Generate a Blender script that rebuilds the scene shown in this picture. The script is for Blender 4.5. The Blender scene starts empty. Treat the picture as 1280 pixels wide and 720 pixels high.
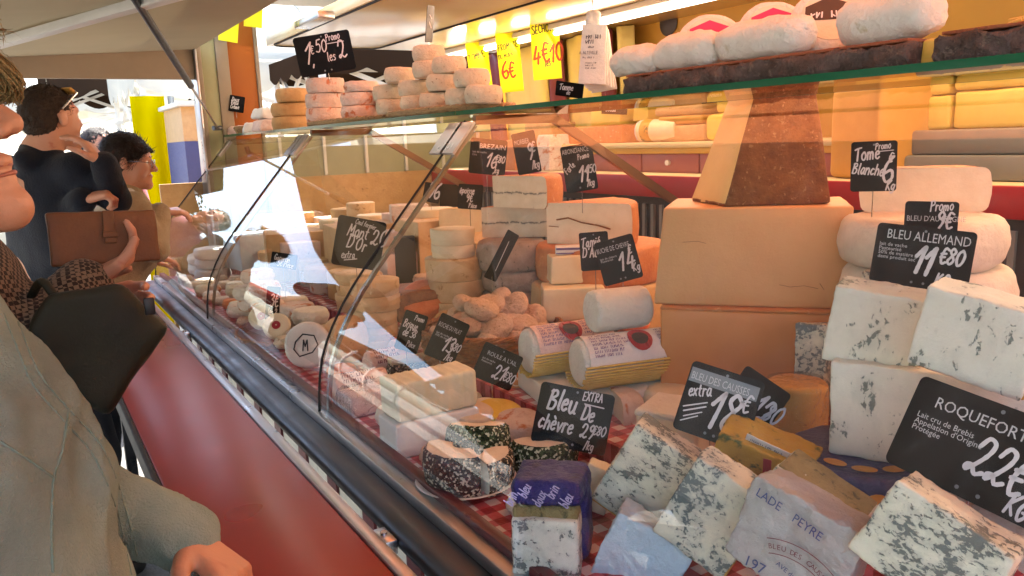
import bpy, bmesh, math, random
import numpy as np
from mathutils import Vector, Matrix, Euler, noise

random.seed(7)
SC = bpy.context.scene
COL = SC.collection
rad = math.radians

# ---------------------------------------------------------------- camera
F_PX = 1000.0                      # focal length in pixels of the 1280 px wide photograph
EYE = Vector((0.0, 0.0, 1.60))


def camera_axes(vanish, roll):
    v = Vector(((vanish[0] - 640) / F_PX, -(vanish[1] - 360) / F_PX, 1.0)).normalized()
    h = Vector((math.cos(rad(roll)), math.sin(rad(roll)), 0))
    up = h.cross(v).normalized()
    if up.y < 0:
        up = -up
    return Matrix((-(v.cross(up)), v, up))      # rows: world axes seen from the lens


AX = camera_axes((16, 196), 2.0)
CAM_R = Vector((AX[0][0], AX[1][0], AX[2][0]))
CAM_U = Vector((AX[0][1], AX[1][1], AX[2][1]))
CAM_F = Vector((AX[0][2], AX[1][2], AX[2][2]))
cam_data = bpy.data.cameras.new('camera')
cam = bpy.data.objects.new('camera', cam_data)
COL.objects.link(cam)
cam_data.sensor_width = 36.0
cam_data.lens = 36.0 * F_PX / 1280.0
cam_data.clip_start = 0.02
cam_data.clip_end = 800
m3 = Matrix((CAM_R, CAM_U, -CAM_F)).transposed()
cam.matrix_world = Matrix.Translation(EYE) @ m3.to_4x4()
SC.camera = cam

# ---------------------------------------------------------------- daylight
SUN_AZ, SUN_EL = 48.0, 52.0        # azimuth from +Y towards +X, behind the stall
world = bpy.data.worlds.new('World')
SC.world = world
world.use_nodes = True
wn = world.node_tree
for n in list(wn.nodes):
    wn.nodes.remove(n)
sky = wn.nodes.new('ShaderNodeTexSky')
sky.sky_type = 'NISHITA'
sky.sun_disc = False
sky.sun_elevation = rad(SUN_EL)
sky.sun_rotation = rad(SUN_AZ)
sky.dust_density = 2.5
bg = wn.nodes.new('ShaderNodeBackground')
bg.inputs['Strength'].default_value = 0.15
wo = wn.nodes.new('ShaderNodeOutputWorld')
wn.links.new(sky.outputs[0], bg.inputs[0])
wn.links.new(bg.outputs[0], wo.inputs[0])
sun_data = bpy.data.lights.new('sun', 'SUN')
sun_data.energy = 5.0
sun_data.angle = rad(0.5)
sun_data.color = (1.0, 0.95, 0.86)
sun = bpy.data.objects.new('sun', sun_data)
COL.objects.link(sun)
sd = Vector((math.sin(rad(SUN_AZ)) * math.cos(rad(SUN_EL)), math.cos(rad(SUN_AZ)) * math.cos(rad(SUN_EL)), math.sin(rad(SUN_EL))))
sun.rotation_euler = sd.to_track_quat('Z', 'Y').to_euler()
sun.location = (3, 3, 9)

SC.view_settings.view_transform = 'Standard'
SC.view_settings.look = 'None'
SC.view_settings.gamma = 1.0
SC.view_settings.use_curve_mapping = False
SC.view_settings.exposure = 2.55
SC.render.engine = 'CYCLES'
SC.cycles.use_denoising = True
SC.cycles.max_bounces = 10
SC.cycles.transparent_max_bounces = 24
SC.cycles.caustics_reflective = False
SC.cycles.caustics_refractive = False
SC.cycles.sample_clamp_indirect = 6.0


# ---------------------------------------------------------------- pixels to places
def ray(px, py):
    c = Vector(((px - 640) / F_PX, -(py - 360) / F_PX, 1.0))
    return AX @ c


def gz(px, py, z):
    d = ray(px, py)
    return EYE + d * ((z - EYE.z) / d.z)


def gx(px, py, x):
    d = ray(px, py)
    return EYE + d * ((x - EYE.x) / d.x)


def gy(px, py, y):
    d = ray(px, py)
    return EYE + d * ((y - EYE.y) / d.y)


def ppm(p):
    return F_PX / (Vector(p) - EYE).dot(CAM_F)


def facing(p, yaw=0, pitch=0, roll=0):
    """Rotation whose local x runs right and z up as seen from the aisle at p, y away; then turned."""
    f = (Vector(p) - EYE).normalized()
    r = f.cross(CAM_U).normalized()
    u = r.cross(f)
    base = Matrix((r, f, u)).transposed()
    return (base @ Matrix.Rotation(rad(roll), 3, 'Y') @ Matrix.Rotation(rad(pitch), 3, 'X') @ Matrix.Rotation(rad(yaw), 3, 'Z')).to_4x4()


# ---------------------------------------------------------------- objects
def obj(name, mesh, mat=None, parent=None, loc=(0, 0, 0), rot=(0, 0, 0), mw=None):
    o = bpy.data.objects.new(name, mesh)
    COL.objects.link(o)
    if mat is not None and mesh is not None:
        mesh.materials.clear()
        for m in (mat if isinstance(mat, (list, tuple)) else [mat]):
            mesh.materials.append(m)
    if parent is not None:
        o.parent = parent
    if mw is not None:
        o.matrix_basis = mw
    else:
        o.location = loc
        o.rotation_euler = rot
    return o


def tag(o, label, cat, group=None, kind=None):
    o['label'] = label
    o['category'] = cat
    if group:
        o['group'] = group
    if kind:
        o['kind'] = kind
    return o


def thing(name, label, cat, loc=(0, 0, 0), rot=(0, 0, 0), group=None, mw=None):
    o = bpy.data.objects.new(name, None)
    o.empty_display_size = 0.05
    COL.objects.link(o)
    if mw is not None:
        o.matrix_basis = mw
    else:
        o.location = loc
        o.rotation_euler = rot if not isinstance(rot, (int, float)) else (0, 0, rot)
    return tag(o, label, cat, group)


def copy_tree(o, parent=None):
    c = o.copy()
    COL.objects.link(c)
    c.parent = parent
    for ch in list(o.children):
        copy_tree(ch, c)
    return c


def struct(name, mesh, mat, parent=None, **k):
    o = obj(name, mesh, mat, parent, **k)
    if parent is None:
        o['kind'] = 'structure'
    return o


# ---------------------------------------------------------------- meshes
def to_mesh(bm, smooth=True, angle=40, name='m'):
    me = bpy.data.meshes.new(name)
    bmesh.ops.recalc_face_normals(bm, faces=bm.faces)
    bm.to_mesh(me)
    bm.free()
    shade(me, smooth, angle)
    return me


def shade(me, smooth=True, angle=40):
    n = len(me.polygons)
    me.polygons.foreach_set('use_smooth', [bool(smooth)] * n)
    if smooth and angle < 179:
        me.set_sharp_from_angle(angle=rad(angle))
    me.update()


def pydata(verts, faces, smooth=True, angle=40, recalc=True):
    me = bpy.data.meshes.new('m')
    me.from_pydata([tuple(v) for v in verts], [], faces)
    if recalc:
        bm = bmesh.new()
        bm.from_mesh(me)
        bmesh.ops.recalc_face_normals(bm, faces=bm.faces)
        bm.to_mesh(me)
        bm.free()
    shade(me, smooth, angle)
    return me


def wob(p, s, seed):
    """Smooth 3-D noise vector."""
    return noise.noise_vector(Vector(p) * s + Vector((seed * 3.7, seed * 1.3, -seed * 2.1)))


def jitter(me, amp, scale, seed=0, amp2=0, scale2=0, keep_base=True):
    """Push vertices about with smooth noise so that no face stays perfectly flat."""
    for v in me.vertices:
        d = wob(v.co, scale, seed) * amp
        if amp2:
            d += wob(v.co, scale2, seed + 9) * amp2
        z = v.co.z
        v.co += d
        if keep_base and z < 0.0005:
            v.co.z = z
    me.update()
    return me


def block(sx, sy, sz, r=0.006, n=8, amp=0.0, scale=30, seed=0, taper=(1, 1), amp2=0, scale2=0, rs=2):
    """Rounded box standing on z=0, its top scaled by taper."""
    def axis(s):
        h = s / 2
        rr = min(r, h * 0.95)
        pts = [-h + rr * (1 - math.cos(i / rs * math.pi / 2)) for i in range(rs)]
        m = max(2, int(n * s / max(sx, sy, sz)))
        mid = [-h + rr + (2 * h - 2 * rr) * i / m for i in range(m + 1)]
        return pts + mid + [-p for p in reversed(pts)]
    X, Y, Z = axis(sx), axis(sy), axis(sz)
    rr = min(r, sx * 0.47, sy * 0.47, sz * 0.47)
    bm = bmesh.new()
    cache = {}

    def vert(i, j, k):
        key = (i, j, k)
        if key in cache:
            return cache[key]
        p = Vector((X[i], Y[j], Z[k]))
        q = Vector((max(-sx / 2 + rr, min(sx / 2 - rr, p.x)), max(-sy / 2 + rr, min(sy / 2 - rr, p.y)), max(-sz / 2 + rr, min(sz / 2 - rr, p.z))))
        d = p - q
        if d.length > 1e-9:
            p = q + d.normalized() * rr
        t = (p.z + sz / 2) / sz
        p.x *= 1 + (taper[0] - 1) * t
        p.y *= 1 + (taper[1] - 1) * t
        p.z += sz / 2
        cache[key] = bm.verts.new(p)
        return cache[key]
    nx, ny, nz = len(X) - 1, len(Y) - 1, len(Z) - 1
    for i in range(nx):
        for j in range(ny):
            bm.faces.new([vert(i, j, 0), vert(i, j + 1, 0), vert(i + 1, j + 1, 0), vert(i + 1, j, 0)])
            bm.faces.new([vert(i, j, nz), vert(i + 1, j, nz), vert(i + 1, j + 1, nz), vert(i, j + 1, nz)])
    for i in range(nx):
        for k in range(nz):
            bm.faces.new([vert(i, 0, k), vert(i + 1, 0, k), vert(i + 1, 0, k + 1), vert(i, 0, k + 1)])
            bm.faces.new([vert(i, ny, k), vert(i, ny, k + 1), vert(i + 1, ny, k + 1), vert(i + 1, ny, k)])
    for j in range(ny):
        for k in range(nz):
            bm.faces.new([vert(0, j, k), vert(0, j, k + 1), vert(0, j + 1, k + 1), vert(0, j + 1, k)])
            bm.faces.new([vert(nx, j, k), vert(nx, j + 1, k), vert(nx, j + 1, k + 1), vert(nx, j, k + 1)])
    me = to_mesh(bm, True, 50)
    if amp:
        jitter(me, amp, scale, seed, amp2, scale2)
    return me


def box(x0, x1, y0, y1, z0, z1, bev=0.0, seg=2):
    bm = bmesh.new()
    bmesh.ops.create_cube(bm, size=1)
    for v in bm.verts:
        v.co = Vector(((x0 + x1) / 2 + v.co.x * (x1 - x0), (y0 + y1) / 2 + v.co.y * (y1 - y0), (z0 + z1) / 2 + v.co.z * (z1 - z0)))
    if bev:
        bmesh.ops.bevel(bm, geom=list(bm.edges), offset=bev, segments=seg, affect='EDGES', profile=0.5)
    return to_mesh(bm, bev > 0, 35)


def hull(pts, bev=0.006, cuts=5, amp=0.0015, scale=25, seed=0, amp2=0, scale2=0, smooth=0):
    """Convex solid through points, edges rounded, faces cut up and made uneven."""
    bm = bmesh.new()
    for p in pts:
        bm.verts.new(p)
    bmesh.ops.convex_hull(bm, input=list(bm.verts))
    bmesh.ops.dissolve_limit(bm, angle_limit=rad(4), verts=list(bm.verts), edges=list(bm.edges))
    if bev:
        bmesh.ops.bevel(bm, geom=list(bm.edges), offset=bev, segments=2, affect='EDGES', profile=0.5)
    bmesh.ops.triangulate(bm, faces=[f for f in bm.faces if len(f.verts) > 4])
    if cuts:
        bmesh.ops.subdivide_edges(bm, edges=[e for e in bm.edges if e.calc_length() > 0.02], cuts=cuts, use_grid_fill=True)
        bmesh.ops.triangulate(bm, faces=[f for f in bm.faces if len(f.verts) > 4])
    for _ in range(smooth):
        bmesh.ops.smooth_vert(bm, verts=list(bm.verts), factor=0.5, use_axis_x=True, use_axis_y=True, use_axis_z=True)
    me = to_mesh(bm, True, 50 if not smooth else 180)
    if amp:
        jitter(me, amp, scale, seed, amp2, scale2, keep_base=False)
    return me


def profile_wheel(r, h, e=0.01, ns=4, belly=0.0):
    """Radius/height outline of a round cheese from the bottom centre to the top centre."""
    pr = [(0.0, 0.0), (r * 0.5, 0.0), (r - e, 0.0)]
    for i in range(1, ns + 1):
        a = i / ns * math.pi / 2
        pr.append((r - e + e * math.sin(a), e - e * math.cos(a)))
    m = 3
    for i in range(1, m):
        t = i / m
        pr.append((r + belly * math.sin(t * math.pi), e + (h - 2 * e) * t))
    for i in range(0, ns + 1):
        a = i / ns * math.pi / 2
        pr.append((r - e + e * math.cos(a), h - e + e * math.sin(a)))
    pr += [(r * 0.5, h), (0.0, h)]
    return pr


def lathe(pr, n=32, a0=0.0, a1=360.0, amp=0.0, scale=30, seed=0, amp2=0, scale2=0, keep=True, angle=50):
    """Turned surface; an arc under 360 stays open where it was cut (see cut_faces)."""
    full = abs(a1 - a0) > 359.9
    verts, faces = [], []
    ks = n if full else n + 1
    idx = []
    for j in range(ks):
        a = rad(a0 + (a1 - a0) * j / n)
        row = []
        for i, (r, z) in enumerate(pr):
            if r < 1e-6 and j > 0:
                row.append(idx[0][i])
            else:
                row.append(len(verts))
                verts.append((r * math.cos(a), r * math.sin(a), z))
        idx.append(row)
    for j in range(n):
        A, B = idx[j], idx[(j + 1) % ks]
        for i in range(len(pr) - 1):
            f = [A[i], B[i], B[i + 1], A[i + 1]]
            g = []
            for q in f:
                if q not in g:
                    g.append(q)
            if len(g) >= 3:
                faces.append(g)
    me = pydata(verts, faces, True, angle)
    if amp:
        jitter(me, amp, scale, seed, amp2, scale2, keep)
    return me


def cut_faces(pr, a0, a1, n=6, amp=0.0, scale=40, seed=0, shift=0.0):
    """The two flat faces of a wheel sector, as a grid, each a little uneven."""
    verts, faces = [], []
    for a in (rad(a0), rad(a1)):
        base = len(verts)
        cols = n
        for (r, z) in pr:
            for c in range(cols + 1):
                rr = r * c / cols
                p = Vector((rr * math.cos(a), rr * math.sin(a), z))
                if amp and 0 < c < cols:
                    p += Vector((-math.sin(a), math.cos(a), 0)) * wob(p, scale, seed).x * amp
                verts.append(p)
        for i in range(len(pr) - 1):
            for c in range(cols):
                q = base + i * (cols + 1) + c
                faces.append([q, q + 1, q + cols + 2, q + cols + 1])
    me = pydata(verts, faces, True, 60, recalc=False)
    bm = bmesh.new()
    bm.from_mesh(me)
    bmesh.ops.remove_doubles(bm, verts=list(bm.verts), dist=1e-6)
    bmesh.ops.dissolve_degenerate(bm, edges=list(bm.edges), dist=1e-6)
    return to_mesh(bm, True, 60)


def tube(pts, r, n=8, closed=False, cap=True, bm=None, rr=None):
    """Round rod along points; r may be one radius or one for each point."""
    own = bm is None
    bm = bm or bmesh.new()
    pts = [Vector(p) for p in pts]
    m = len(pts)
    rings = []
    prev = None
    for i, p in enumerate(pts):
        if closed:
            t = (pts[(i + 1) % m] - pts[i - 1]).normalized()
        else:
            t = (pts[min(i + 1, m - 1)] - pts[max(i - 1, 0)]).normalized()
        if prev is None:
            u = t.orthogonal().normalized()
        else:
            u = (prev - t * prev.dot(t))
            u = u.normalized() if u.length > 1e-6 else t.orthogonal().normalized()
        prev = u
        w = t.cross(u)
        ri = r[i] if isinstance(r, (list, tuple)) else r
        rings.append([bm.verts.new(p + (u * math.cos(2 * math.pi * k / n) + w * math.sin(2 * math.pi * k / n)) * ri) for k in range(n)])
    for i in range(m if closed else m - 1):
        A, B = rings[i], rings[(i + 1) % m]
        for k in range(n):
            bm.faces.new([A[k], A[(k + 1) % n], B[(k + 1) % n], B[k]])
    if cap and not closed:
        bm.faces.new(list(reversed(rings[0])))
        bm.faces.new(rings[-1])
    return to_mesh(bm, True, 50) if own else bm


def bar(p0, p1, w, h, up=(0, 0, 1), bev=0.0, bm=None):
    """Square bar from p0 to p1."""
    own = bm is None
    bm = bm or bmesh.new()
    p0, p1 = Vector(p0), Vector(p1)
    t = (p1 - p0).normalized()
    s = t.cross(Vector(up)).normalized()
    u = s.cross(t)
    vs = []
    for p in (p0, p1):
        for a, b in ((-1, -1), (1, -1), (1, 1), (-1, 1)):
            vs.append(bm.verts.new(p + s * a * w / 2 + u * b * h / 2))
    fs = [(0, 1, 2, 3), (7, 6, 5, 4), (0, 4, 5, 1), (1, 5, 6, 2), (2, 6, 7, 3), (3, 7, 4, 0)]
    nf = [bm.faces.new([vs[i] for i in f]) for f in fs]
    if bev:
        bmesh.ops.bevel(bm, geom=list({e for f in nf for e in f.edges}), offset=bev, segments=2, affect='EDGES', profile=0.5)
    return to_mesh(bm, bev > 0, 35) if own else bm


def extrude_path(sect, y0, y1, closed=True, th=0.0):
    """Section in x,z pulled along y. An open section with th gets that thickness."""
    if not closed:
        out = []
        for i, (x, z) in enumerate(sect):
            a = Vector(sect[max(i - 1, 0)])
            b = Vector(sect[min(i + 1, len(sect) - 1)])
            t = (b - a).normalized()
            out.append((x + t.y * th, z - t.x * th))
        sect = list(sect) + list(reversed(out))
    n = len(sect)
    verts = [(x, y0, z) for x, z in sect] + [(x, y1, z) for x, z in sect]
    faces = [[i, (i + 1) % n, n + (i + 1) % n, n + i] for i in range(n)]
    if closed:
        faces += [list(range(n))[::-1], list(range(n, 2 * n))]
    else:
        m = n // 2
        for o in (0, n):
            for i in range(m - 1):
                faces.append([o + i, o + i + 1, o + n - 2 - i, o + n - 1 - i])
    return pydata(verts, faces, True, 35)


# ---- smooth bodies: blended rounded shapes turned into one skin (surface nets)
def sdf_mesh(prims, h=0.006, k=0.02, noise_amp=0.0, noise_scale=20, seed=0, angle=180):
    """prims: ('c', a, b, ra, rb[, k]) tapered capsule, ('e', centre, radii, rot3x3|None[, k]) ellipsoid; sub=True to carve."""
    lo = np.array([1e9] * 3)
    hi = -lo
    bbs = []
    for p in prims:
        if p[0] == 'c':
            a, b = np.array(p[1], float), np.array(p[2], float)
            r = max(p[3], p[4])
            l, u = np.minimum(a, b) - r, np.maximum(a, b) + r
        else:
            c = np.array(p[1], float)
            r = max(p[2])
            l, u = c - r, c + r
        bbs.append((l, u))
        lo, hi = np.minimum(lo, l), np.maximum(hi, u)
    pad = max(0.03, k * 2 + 3 * h)
    lo -= pad
    hi += pad
    dims = np.ceil((hi - lo) / h).astype(int) + 1
    V = np.full(dims, 0.05, dtype=np.float32)
    ax = [lo[i] + h * np.arange(dims[i]) for i in range(3)]
    for p, (l, u) in zip(prims, bbs):
        kk = p[5] if len(p) > 5 and p[5] is not None else k
        neg = len(p) > 6 and p[6]
        s = [slice(max(0, int((l[i] - pad - lo[i]) / h)), min(dims[i], int((u[i] + pad - lo[i]) / h) + 2)) for i in range(3)]
        X = ax[0][s[0]][:, None, None]
        Y = ax[1][s[1]][None, :, None]
        Z = ax[2][s[2]][None, None, :]
        if p[0] == 'c':
            a, b = np.array(p[1], float), np.array(p[2], float)
            ab = b - a
            L = max(float(ab @ ab), 1e-12)
            t = np.clip(((X - a[0]) * ab[0] + (Y - a[1]) * ab[1] + (Z - a[2]) * ab[2]) / L, 0, 1)
            d = np.sqrt((X - a[0] - t * ab[0]) ** 2 + (Y - a[1] - t * ab[1]) ** 2 + (Z - a[2] - t * ab[2]) ** 2) - (p[3] + (p[4] - p[3]) * t)
        else:
            c = np.array(p[1], float)
            P = [X - c[0], Y - c[1], Z - c[2]]
            if p[3] is not None:
                R = np.array(p[3])
                P = [P[0] * R[0, i] + P[1] * R[1, i] + P[2] * R[2, i] for i in range(3)]
            ra = np.array(p[2], float)
            k0 = np.sqrt(sum((P[i] / ra[i]) ** 2 for i in range(3)))
            k1 = np.sqrt(sum((P[i] / ra[i] ** 2) ** 2 for i in range(3))) + 1e-9
            d = k0 * (k0 - 1) / k1
        cur = V[s[0], s[1], s[2]]
        if neg:
            d = -d
            hh = np.clip(0.5 - 0.5 * (cur - d) / kk, 0, 1)
            V[s[0], s[1], s[2]] = cur * (1 - hh) + d * hh + kk * hh * (1 - hh)
        else:
            hh = np.clip(0.5 + 0.5 * (cur - d) / kk, 0, 1)
            V[s[0], s[1], s[2]] = cur * (1 - hh) + d * hh - kk * hh * (1 - hh)
    S = V < 0
    c = [slice(None, -1), slice(1, None)]
    cnt = np.zeros([n - 1 for n in dims], dtype=np.int8)
    for i in (0, 1):
        for j in (0, 1):
            for q in (0, 1):
                cnt += S[c[i], c[j], c[q]]
    act = np.argwhere((cnt > 0) & (cnt < 8))
    ids = np.full(cnt.shape, -1, dtype=np.int32)
    ids[act[:, 0], act[:, 1], act[:, 2]] = np.arange(len(act))
    pos = np.zeros((len(act), 3))
    num = np.zeros(len(act))
    cor = [(i, j, q) for i in (0, 1) for j in (0, 1) for q in (0, 1)]
    vals = {cc: V[act[:, 0] + cc[0], act[:, 1] + cc[1], act[:, 2] + cc[2]] for cc in cor}
    for a in cor:
        for d in range(3):
            if a[d] == 0:
                b = list(a)
                b[d] = 1
                b = tuple(b)
                va, vb = vals[a], vals[b]
                m = (va < 0) != (vb < 0)
                t = np.where(m, va / np.where(m, va - vb, 1), 0)
                e = np.array(a, float)[None, :].repeat(len(act), 0)
                e[:, d] += t
                pos += e * m[:, None]
                num += m
    pos = (act + pos / num[:, None]) * h + lo
    faces = []
    for d in range(3):
        o1, o2 = (d + 1) % 3, (d + 2) % 3
        sa = [slice(None)] * 3
        sb = [slice(None)] * 3
        sa[d] = slice(None, -1)
        sb[d] = slice(1, None)
        E = np.argwhere(S[tuple(sa)] != S[tuple(sb)])
        E = E[(E[:, o1] > 0) & (E[:, o2] > 0) & (E[:, o1] < dims[o1] - 1) & (E[:, o2] < dims[o2] - 1)]
        inside = S[E[:, 0], E[:, 1], E[:, 2]]
        q = []
        for (u, w) in ((0, 0), (1, 0), (1, 1), (0, 1)):
            g = E.copy()
            g[:, o1] -= u
            g[:, o2] -= w
            q.append(ids[g[:, 0], g[:, 1], g[:, 2]])
        q = np.stack(q, 1)
        q[~inside] = q[~inside][:, ::-1]
        faces.append(q)
    faces = np.concatenate(faces)
    me = bpy.data.meshes.new('m')
    me.from_pydata(pos.tolist(), [], faces[:, ::-1].tolist())
    if noise_amp:
        for v in me.vertices:
            v.co += wob(v.co, noise_scale, seed) * noise_amp
    bm = bmesh.new()
    bm.from_mesh(me)
    bmesh.ops.recalc_face_normals(bm, faces=bm.faces)
    bm.to_mesh(me)
    bm.free()
    shade(me, True, angle)
    return me


# ---------------------------------------------------------------- materials
MATS = {}


def rgb(h):
    """sRGB hex to linear."""
    h = h.lstrip('#')
    c = [int(h[i:i + 2], 16) / 255 for i in (0, 2, 4)]
    return tuple(x / 12.92 if x <= 0.04045 else ((x + 0.055) / 1.055) ** 2.4 for x in c)


class NT:
    def __init__(self, name):
        self.m = bpy.data.materials.new(name)
        self.m.use_nodes = True
        self.t = self.m.node_tree
        for n in list(self.t.nodes):
            self.t.nodes.remove(n)
        self.out = self.t.nodes.new('ShaderNodeOutputMaterial')

    def n(self, kind, **kw):
        nd = self.t.nodes.new('ShaderNode' + kind)
        for k, v in kw.items():
            if k in nd.inputs:
                nd.inputs[k].default_value = v
            else:
                setattr(nd, k, v)
        return nd

    def l(self, a, b):
        self.t.links.new(a, b)

    def coords(self, rnd=True):
        """Object coordinates, shifted per object so that alike pieces do not repeat."""
        tc = self.n('TexCoord')
        if not rnd:
            return tc.outputs['Object']
        oi = self.n('ObjectInfo')
        mul = self.n('Math', operation='MULTIPLY')
        mul.inputs[1].default_value = 37.0
        self.l(oi.outputs['Random'], mul.inputs[0])
        add = self.n('VectorMath', operation='ADD')
        self.l(tc.outputs['Object'], add.inputs[0])
        self.l(mul.outputs[0], add.inputs[1])
        return add.outputs[0]

    def noise(self, co, scale, detail=4, rough=0.6, dist=0.0):
        nz = self.n('TexNoise')
        nz.inputs['Scale'].default_value = scale
        nz.inputs['Detail'].default_value = detail
        nz.inputs['Roughness'].default_value = rough
        nz.inputs['Distortion'].default_value = dist
        self.l(co, nz.inputs['Vector'])
        return nz.outputs['Fac']

    def ramp(self, fac, stops, interp='LINEAR'):
        r = self.n('ValToRGB')
        cr = r.color_ramp
        cr.interpolation = interp
        while len(cr.elements) < len(stops):
            cr.elements.new(0.5)
        for e, (p, c) in zip(cr.elements, stops):
            e.position = p
            e.color = (c[0], c[1], c[2], 1) if not isinstance(c, (int, float)) else (c, c, c, 1)
        self.l(fac, r.inputs[0])
        return r.outputs[0]

    def mix(self, fac, a, b, mode='MIX'):
        m = self.n('Mix', data_type='RGBA', blend_type=mode)
        for s, i in ((fac, 0), (a, 6), (b, 7)):
            if hasattr(s, 'links') or hasattr(s, 'is_linked'):
                self.l(s, m.inputs[i])
            elif isinstance(s, (int, float)):
                m.inputs[i].default_value = s
            else:
                m.inputs[i].default_value = (*s, 1)
        return m.outputs[2]

    def bump(self, h, strength=0.3, dist=0.004, prev=None):
        b = self.n('Bump')
        b.inputs['Strength'].default_value = strength
        b.inputs['Distance'].default_value = dist
        self.l(h, b.inputs['Height'])
        if prev is not None:
            self.l(prev, b.inputs['Normal'])
        return b.outputs[0]

    def pbr(self, col, rough=0.5, normal=None, metallic=0.0, spec=0.5, sss=0.0, sss_r=(0.01, 0.006, 0.003), coat=0.0, sheen=0.0, emit=None, estr=0.0, trans=0.0):
        p = self.n('BsdfPrincipled')
        if hasattr(col, 'is_linked'):
            self.l(col, p.inputs['Base Color'])
        else:
            p.inputs['Base Color'].default_value = (*col, 1)
        if hasattr(rough, 'is_linked'):
            self.l(rough, p.inputs['Roughness'])
        else:
            p.inputs['Roughness'].default_value = rough
        p.inputs['Metallic'].default_value = metallic
        p.inputs['Specular IOR Level'].default_value = spec
        if sss:
            p.inputs['Subsurface Weight'].default_value = sss
            p.inputs['Subsurface Radius'].default_value = sss_r
            p.inputs['Subsurface Scale'].default_value = 1.0
        p.inputs['Coat Weight'].default_value = coat
        p.inputs['Coat Roughness'].default_value = 0.15
        if sheen:
            p.inputs['Sheen Weight'].default_value = sheen
            p.inputs['Sheen Roughness'].default_value = 0.5
        if emit is not None:
            p.inputs['Emission Color'].default_value = (*emit, 1)
            p.inputs['Emission Strength'].default_value = estr
        if normal is not None:
            self.l(normal, p.inputs['Normal'])
        self.l(p.outputs[0], self.out.inputs[0])
        return p


def keep(name, nt):
    MATS[name] = nt.m
    return nt.m


def surf(name, a, b, scale=20, rough=0.55, bump=0.25, bscale=80, dist=0.003, spec=0.4, sss=0.0, c=None, cpos=0.62, cscale=45, metallic=0.0, coat=0.0, sheen=0.0, detail=5, rvar=0.1):
    """Two tones by soft noise, an optional third in spots, relief and uneven gloss."""
    t = NT(name)
    co = t.coords()
    f = t.noise(co, scale, detail, 0.62)
    col = t.ramp(f, [(0.3, a), (0.7, b)])
    if c is not None:
        f2 = t.noise(co, cscale, 4, 0.6, 0.4)
        col = t.mix(t.ramp(f2, [(cpos, 0.0), (cpos + 0.08, 1.0)]), col, c)
    nb = t.noise(co, bscale, 6, 0.68)
    nrm = t.bump(nb, min(1.0, bump * 1.3), dist * 2)
    rr = t.ramp(f, [(0.2, max(0.02, rough - rvar)), (0.8, min(1, rough + rvar))])
    t.pbr(col, rr, nrm, metallic, spec, sss, coat=coat, sheen=sheen)
    return keep(name, t)


def blue(name, paste, vein, scale=55, thr=0.56, amount=0.5, rough=0.5, stretch=(1, 1, 1), soft_amt=0.45):
    """Blue cheese: pale paste, soft grey blue clouds and, mostly inside them, small torn dark veins and pits."""
    t = NT(name)
    co = t.coords()
    mp = t.n('Mapping')
    mp.inputs['Scale'].default_value = stretch
    t.l(co, mp.inputs[0])
    v = mp.outputs[0]
    base = t.ramp(t.noise(co, 11, 5), [(0.3, [x * 0.84 for x in paste]), (0.7, paste)])
    base = t.mix(t.ramp(t.noise(co, 140, 3), [(0.6, 0.0), (0.75, 0.25)]), base, [x * 0.6 for x in paste])
    cloud = t.noise(v, scale * 0.42, 4, 0.6, 0.3)
    zone = t.noise(co, 13, 2, 0.5)
    cs = t.n('Math', operation='MULTIPLY_ADD')
    t.l(zone, cs.inputs[0])
    cs.inputs[1].default_value = amount
    t.l(cloud, cs.inputs[2])
    lo = thr + amount * 0.5
    soft = t.ramp(cs.outputs[0], [(lo - 0.10, 0.0), (lo + 0.12, soft_amt)])
    col = t.mix(soft, base, [0.8 * vein[i] + 0.4 * paste[i] for i in range(3)])
    f = t.noise(v, scale * 1.5, 4, 0.65, 0.5)
    fs = t.n('Math', operation='MULTIPLY_ADD')
    t.l(cs.outputs[0], fs.inputs[0])
    fs.inputs[1].default_value = 0.8
    t.l(f, fs.inputs[2])
    lf = (lo * 0.8 + 0.565) / 2
    hf = t.n('Math', operation='MULTIPLY')
    t.l(fs.outputs[0], hf.inputs[0])
    hf.inputs[1].default_value = 0.5
    mask = t.ramp(hf.outputs[0], [(lf, 0.0), (lf + 0.03, 0.78)])
    vein2 = t.mix(t.noise(co, 260, 2), vein, [x * 0.3 for x in vein])
    col = t.mix(mask, col, vein2)
    fine = t.noise(co, 190, 5, 0.7)
    nb = t.bump(fine, 0.5, 0.003)
    inv = t.n('Math', operation='SUBTRACT')
    inv.inputs[0].default_value = 1.0
    t.l(mask, inv.inputs[1])
    nb = t.bump(inv.outputs[0], 0.5, 0.003, nb)
    t.pbr(col, rough, nb, 0, 0.4, 0.12)
    return keep(name, t)


def plain(name, col, rough=0.5, metallic=0.0, spec=0.5, coat=0.0):
    t = NT(name)
    co = t.coords()
    f = t.noise(co, 35, 4)
    c = t.ramp(f, [(0.3, [x * 0.88 for x in col]), (0.7, col)])
    rr = t.ramp(t.noise(co, 60, 3), [(0.2, max(0.03, rough - 0.07)), (0.8, min(1, rough + 0.07))])
    t.pbr(c, rr, None, metallic, spec, coat=coat)
    return keep(name, t)


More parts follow.
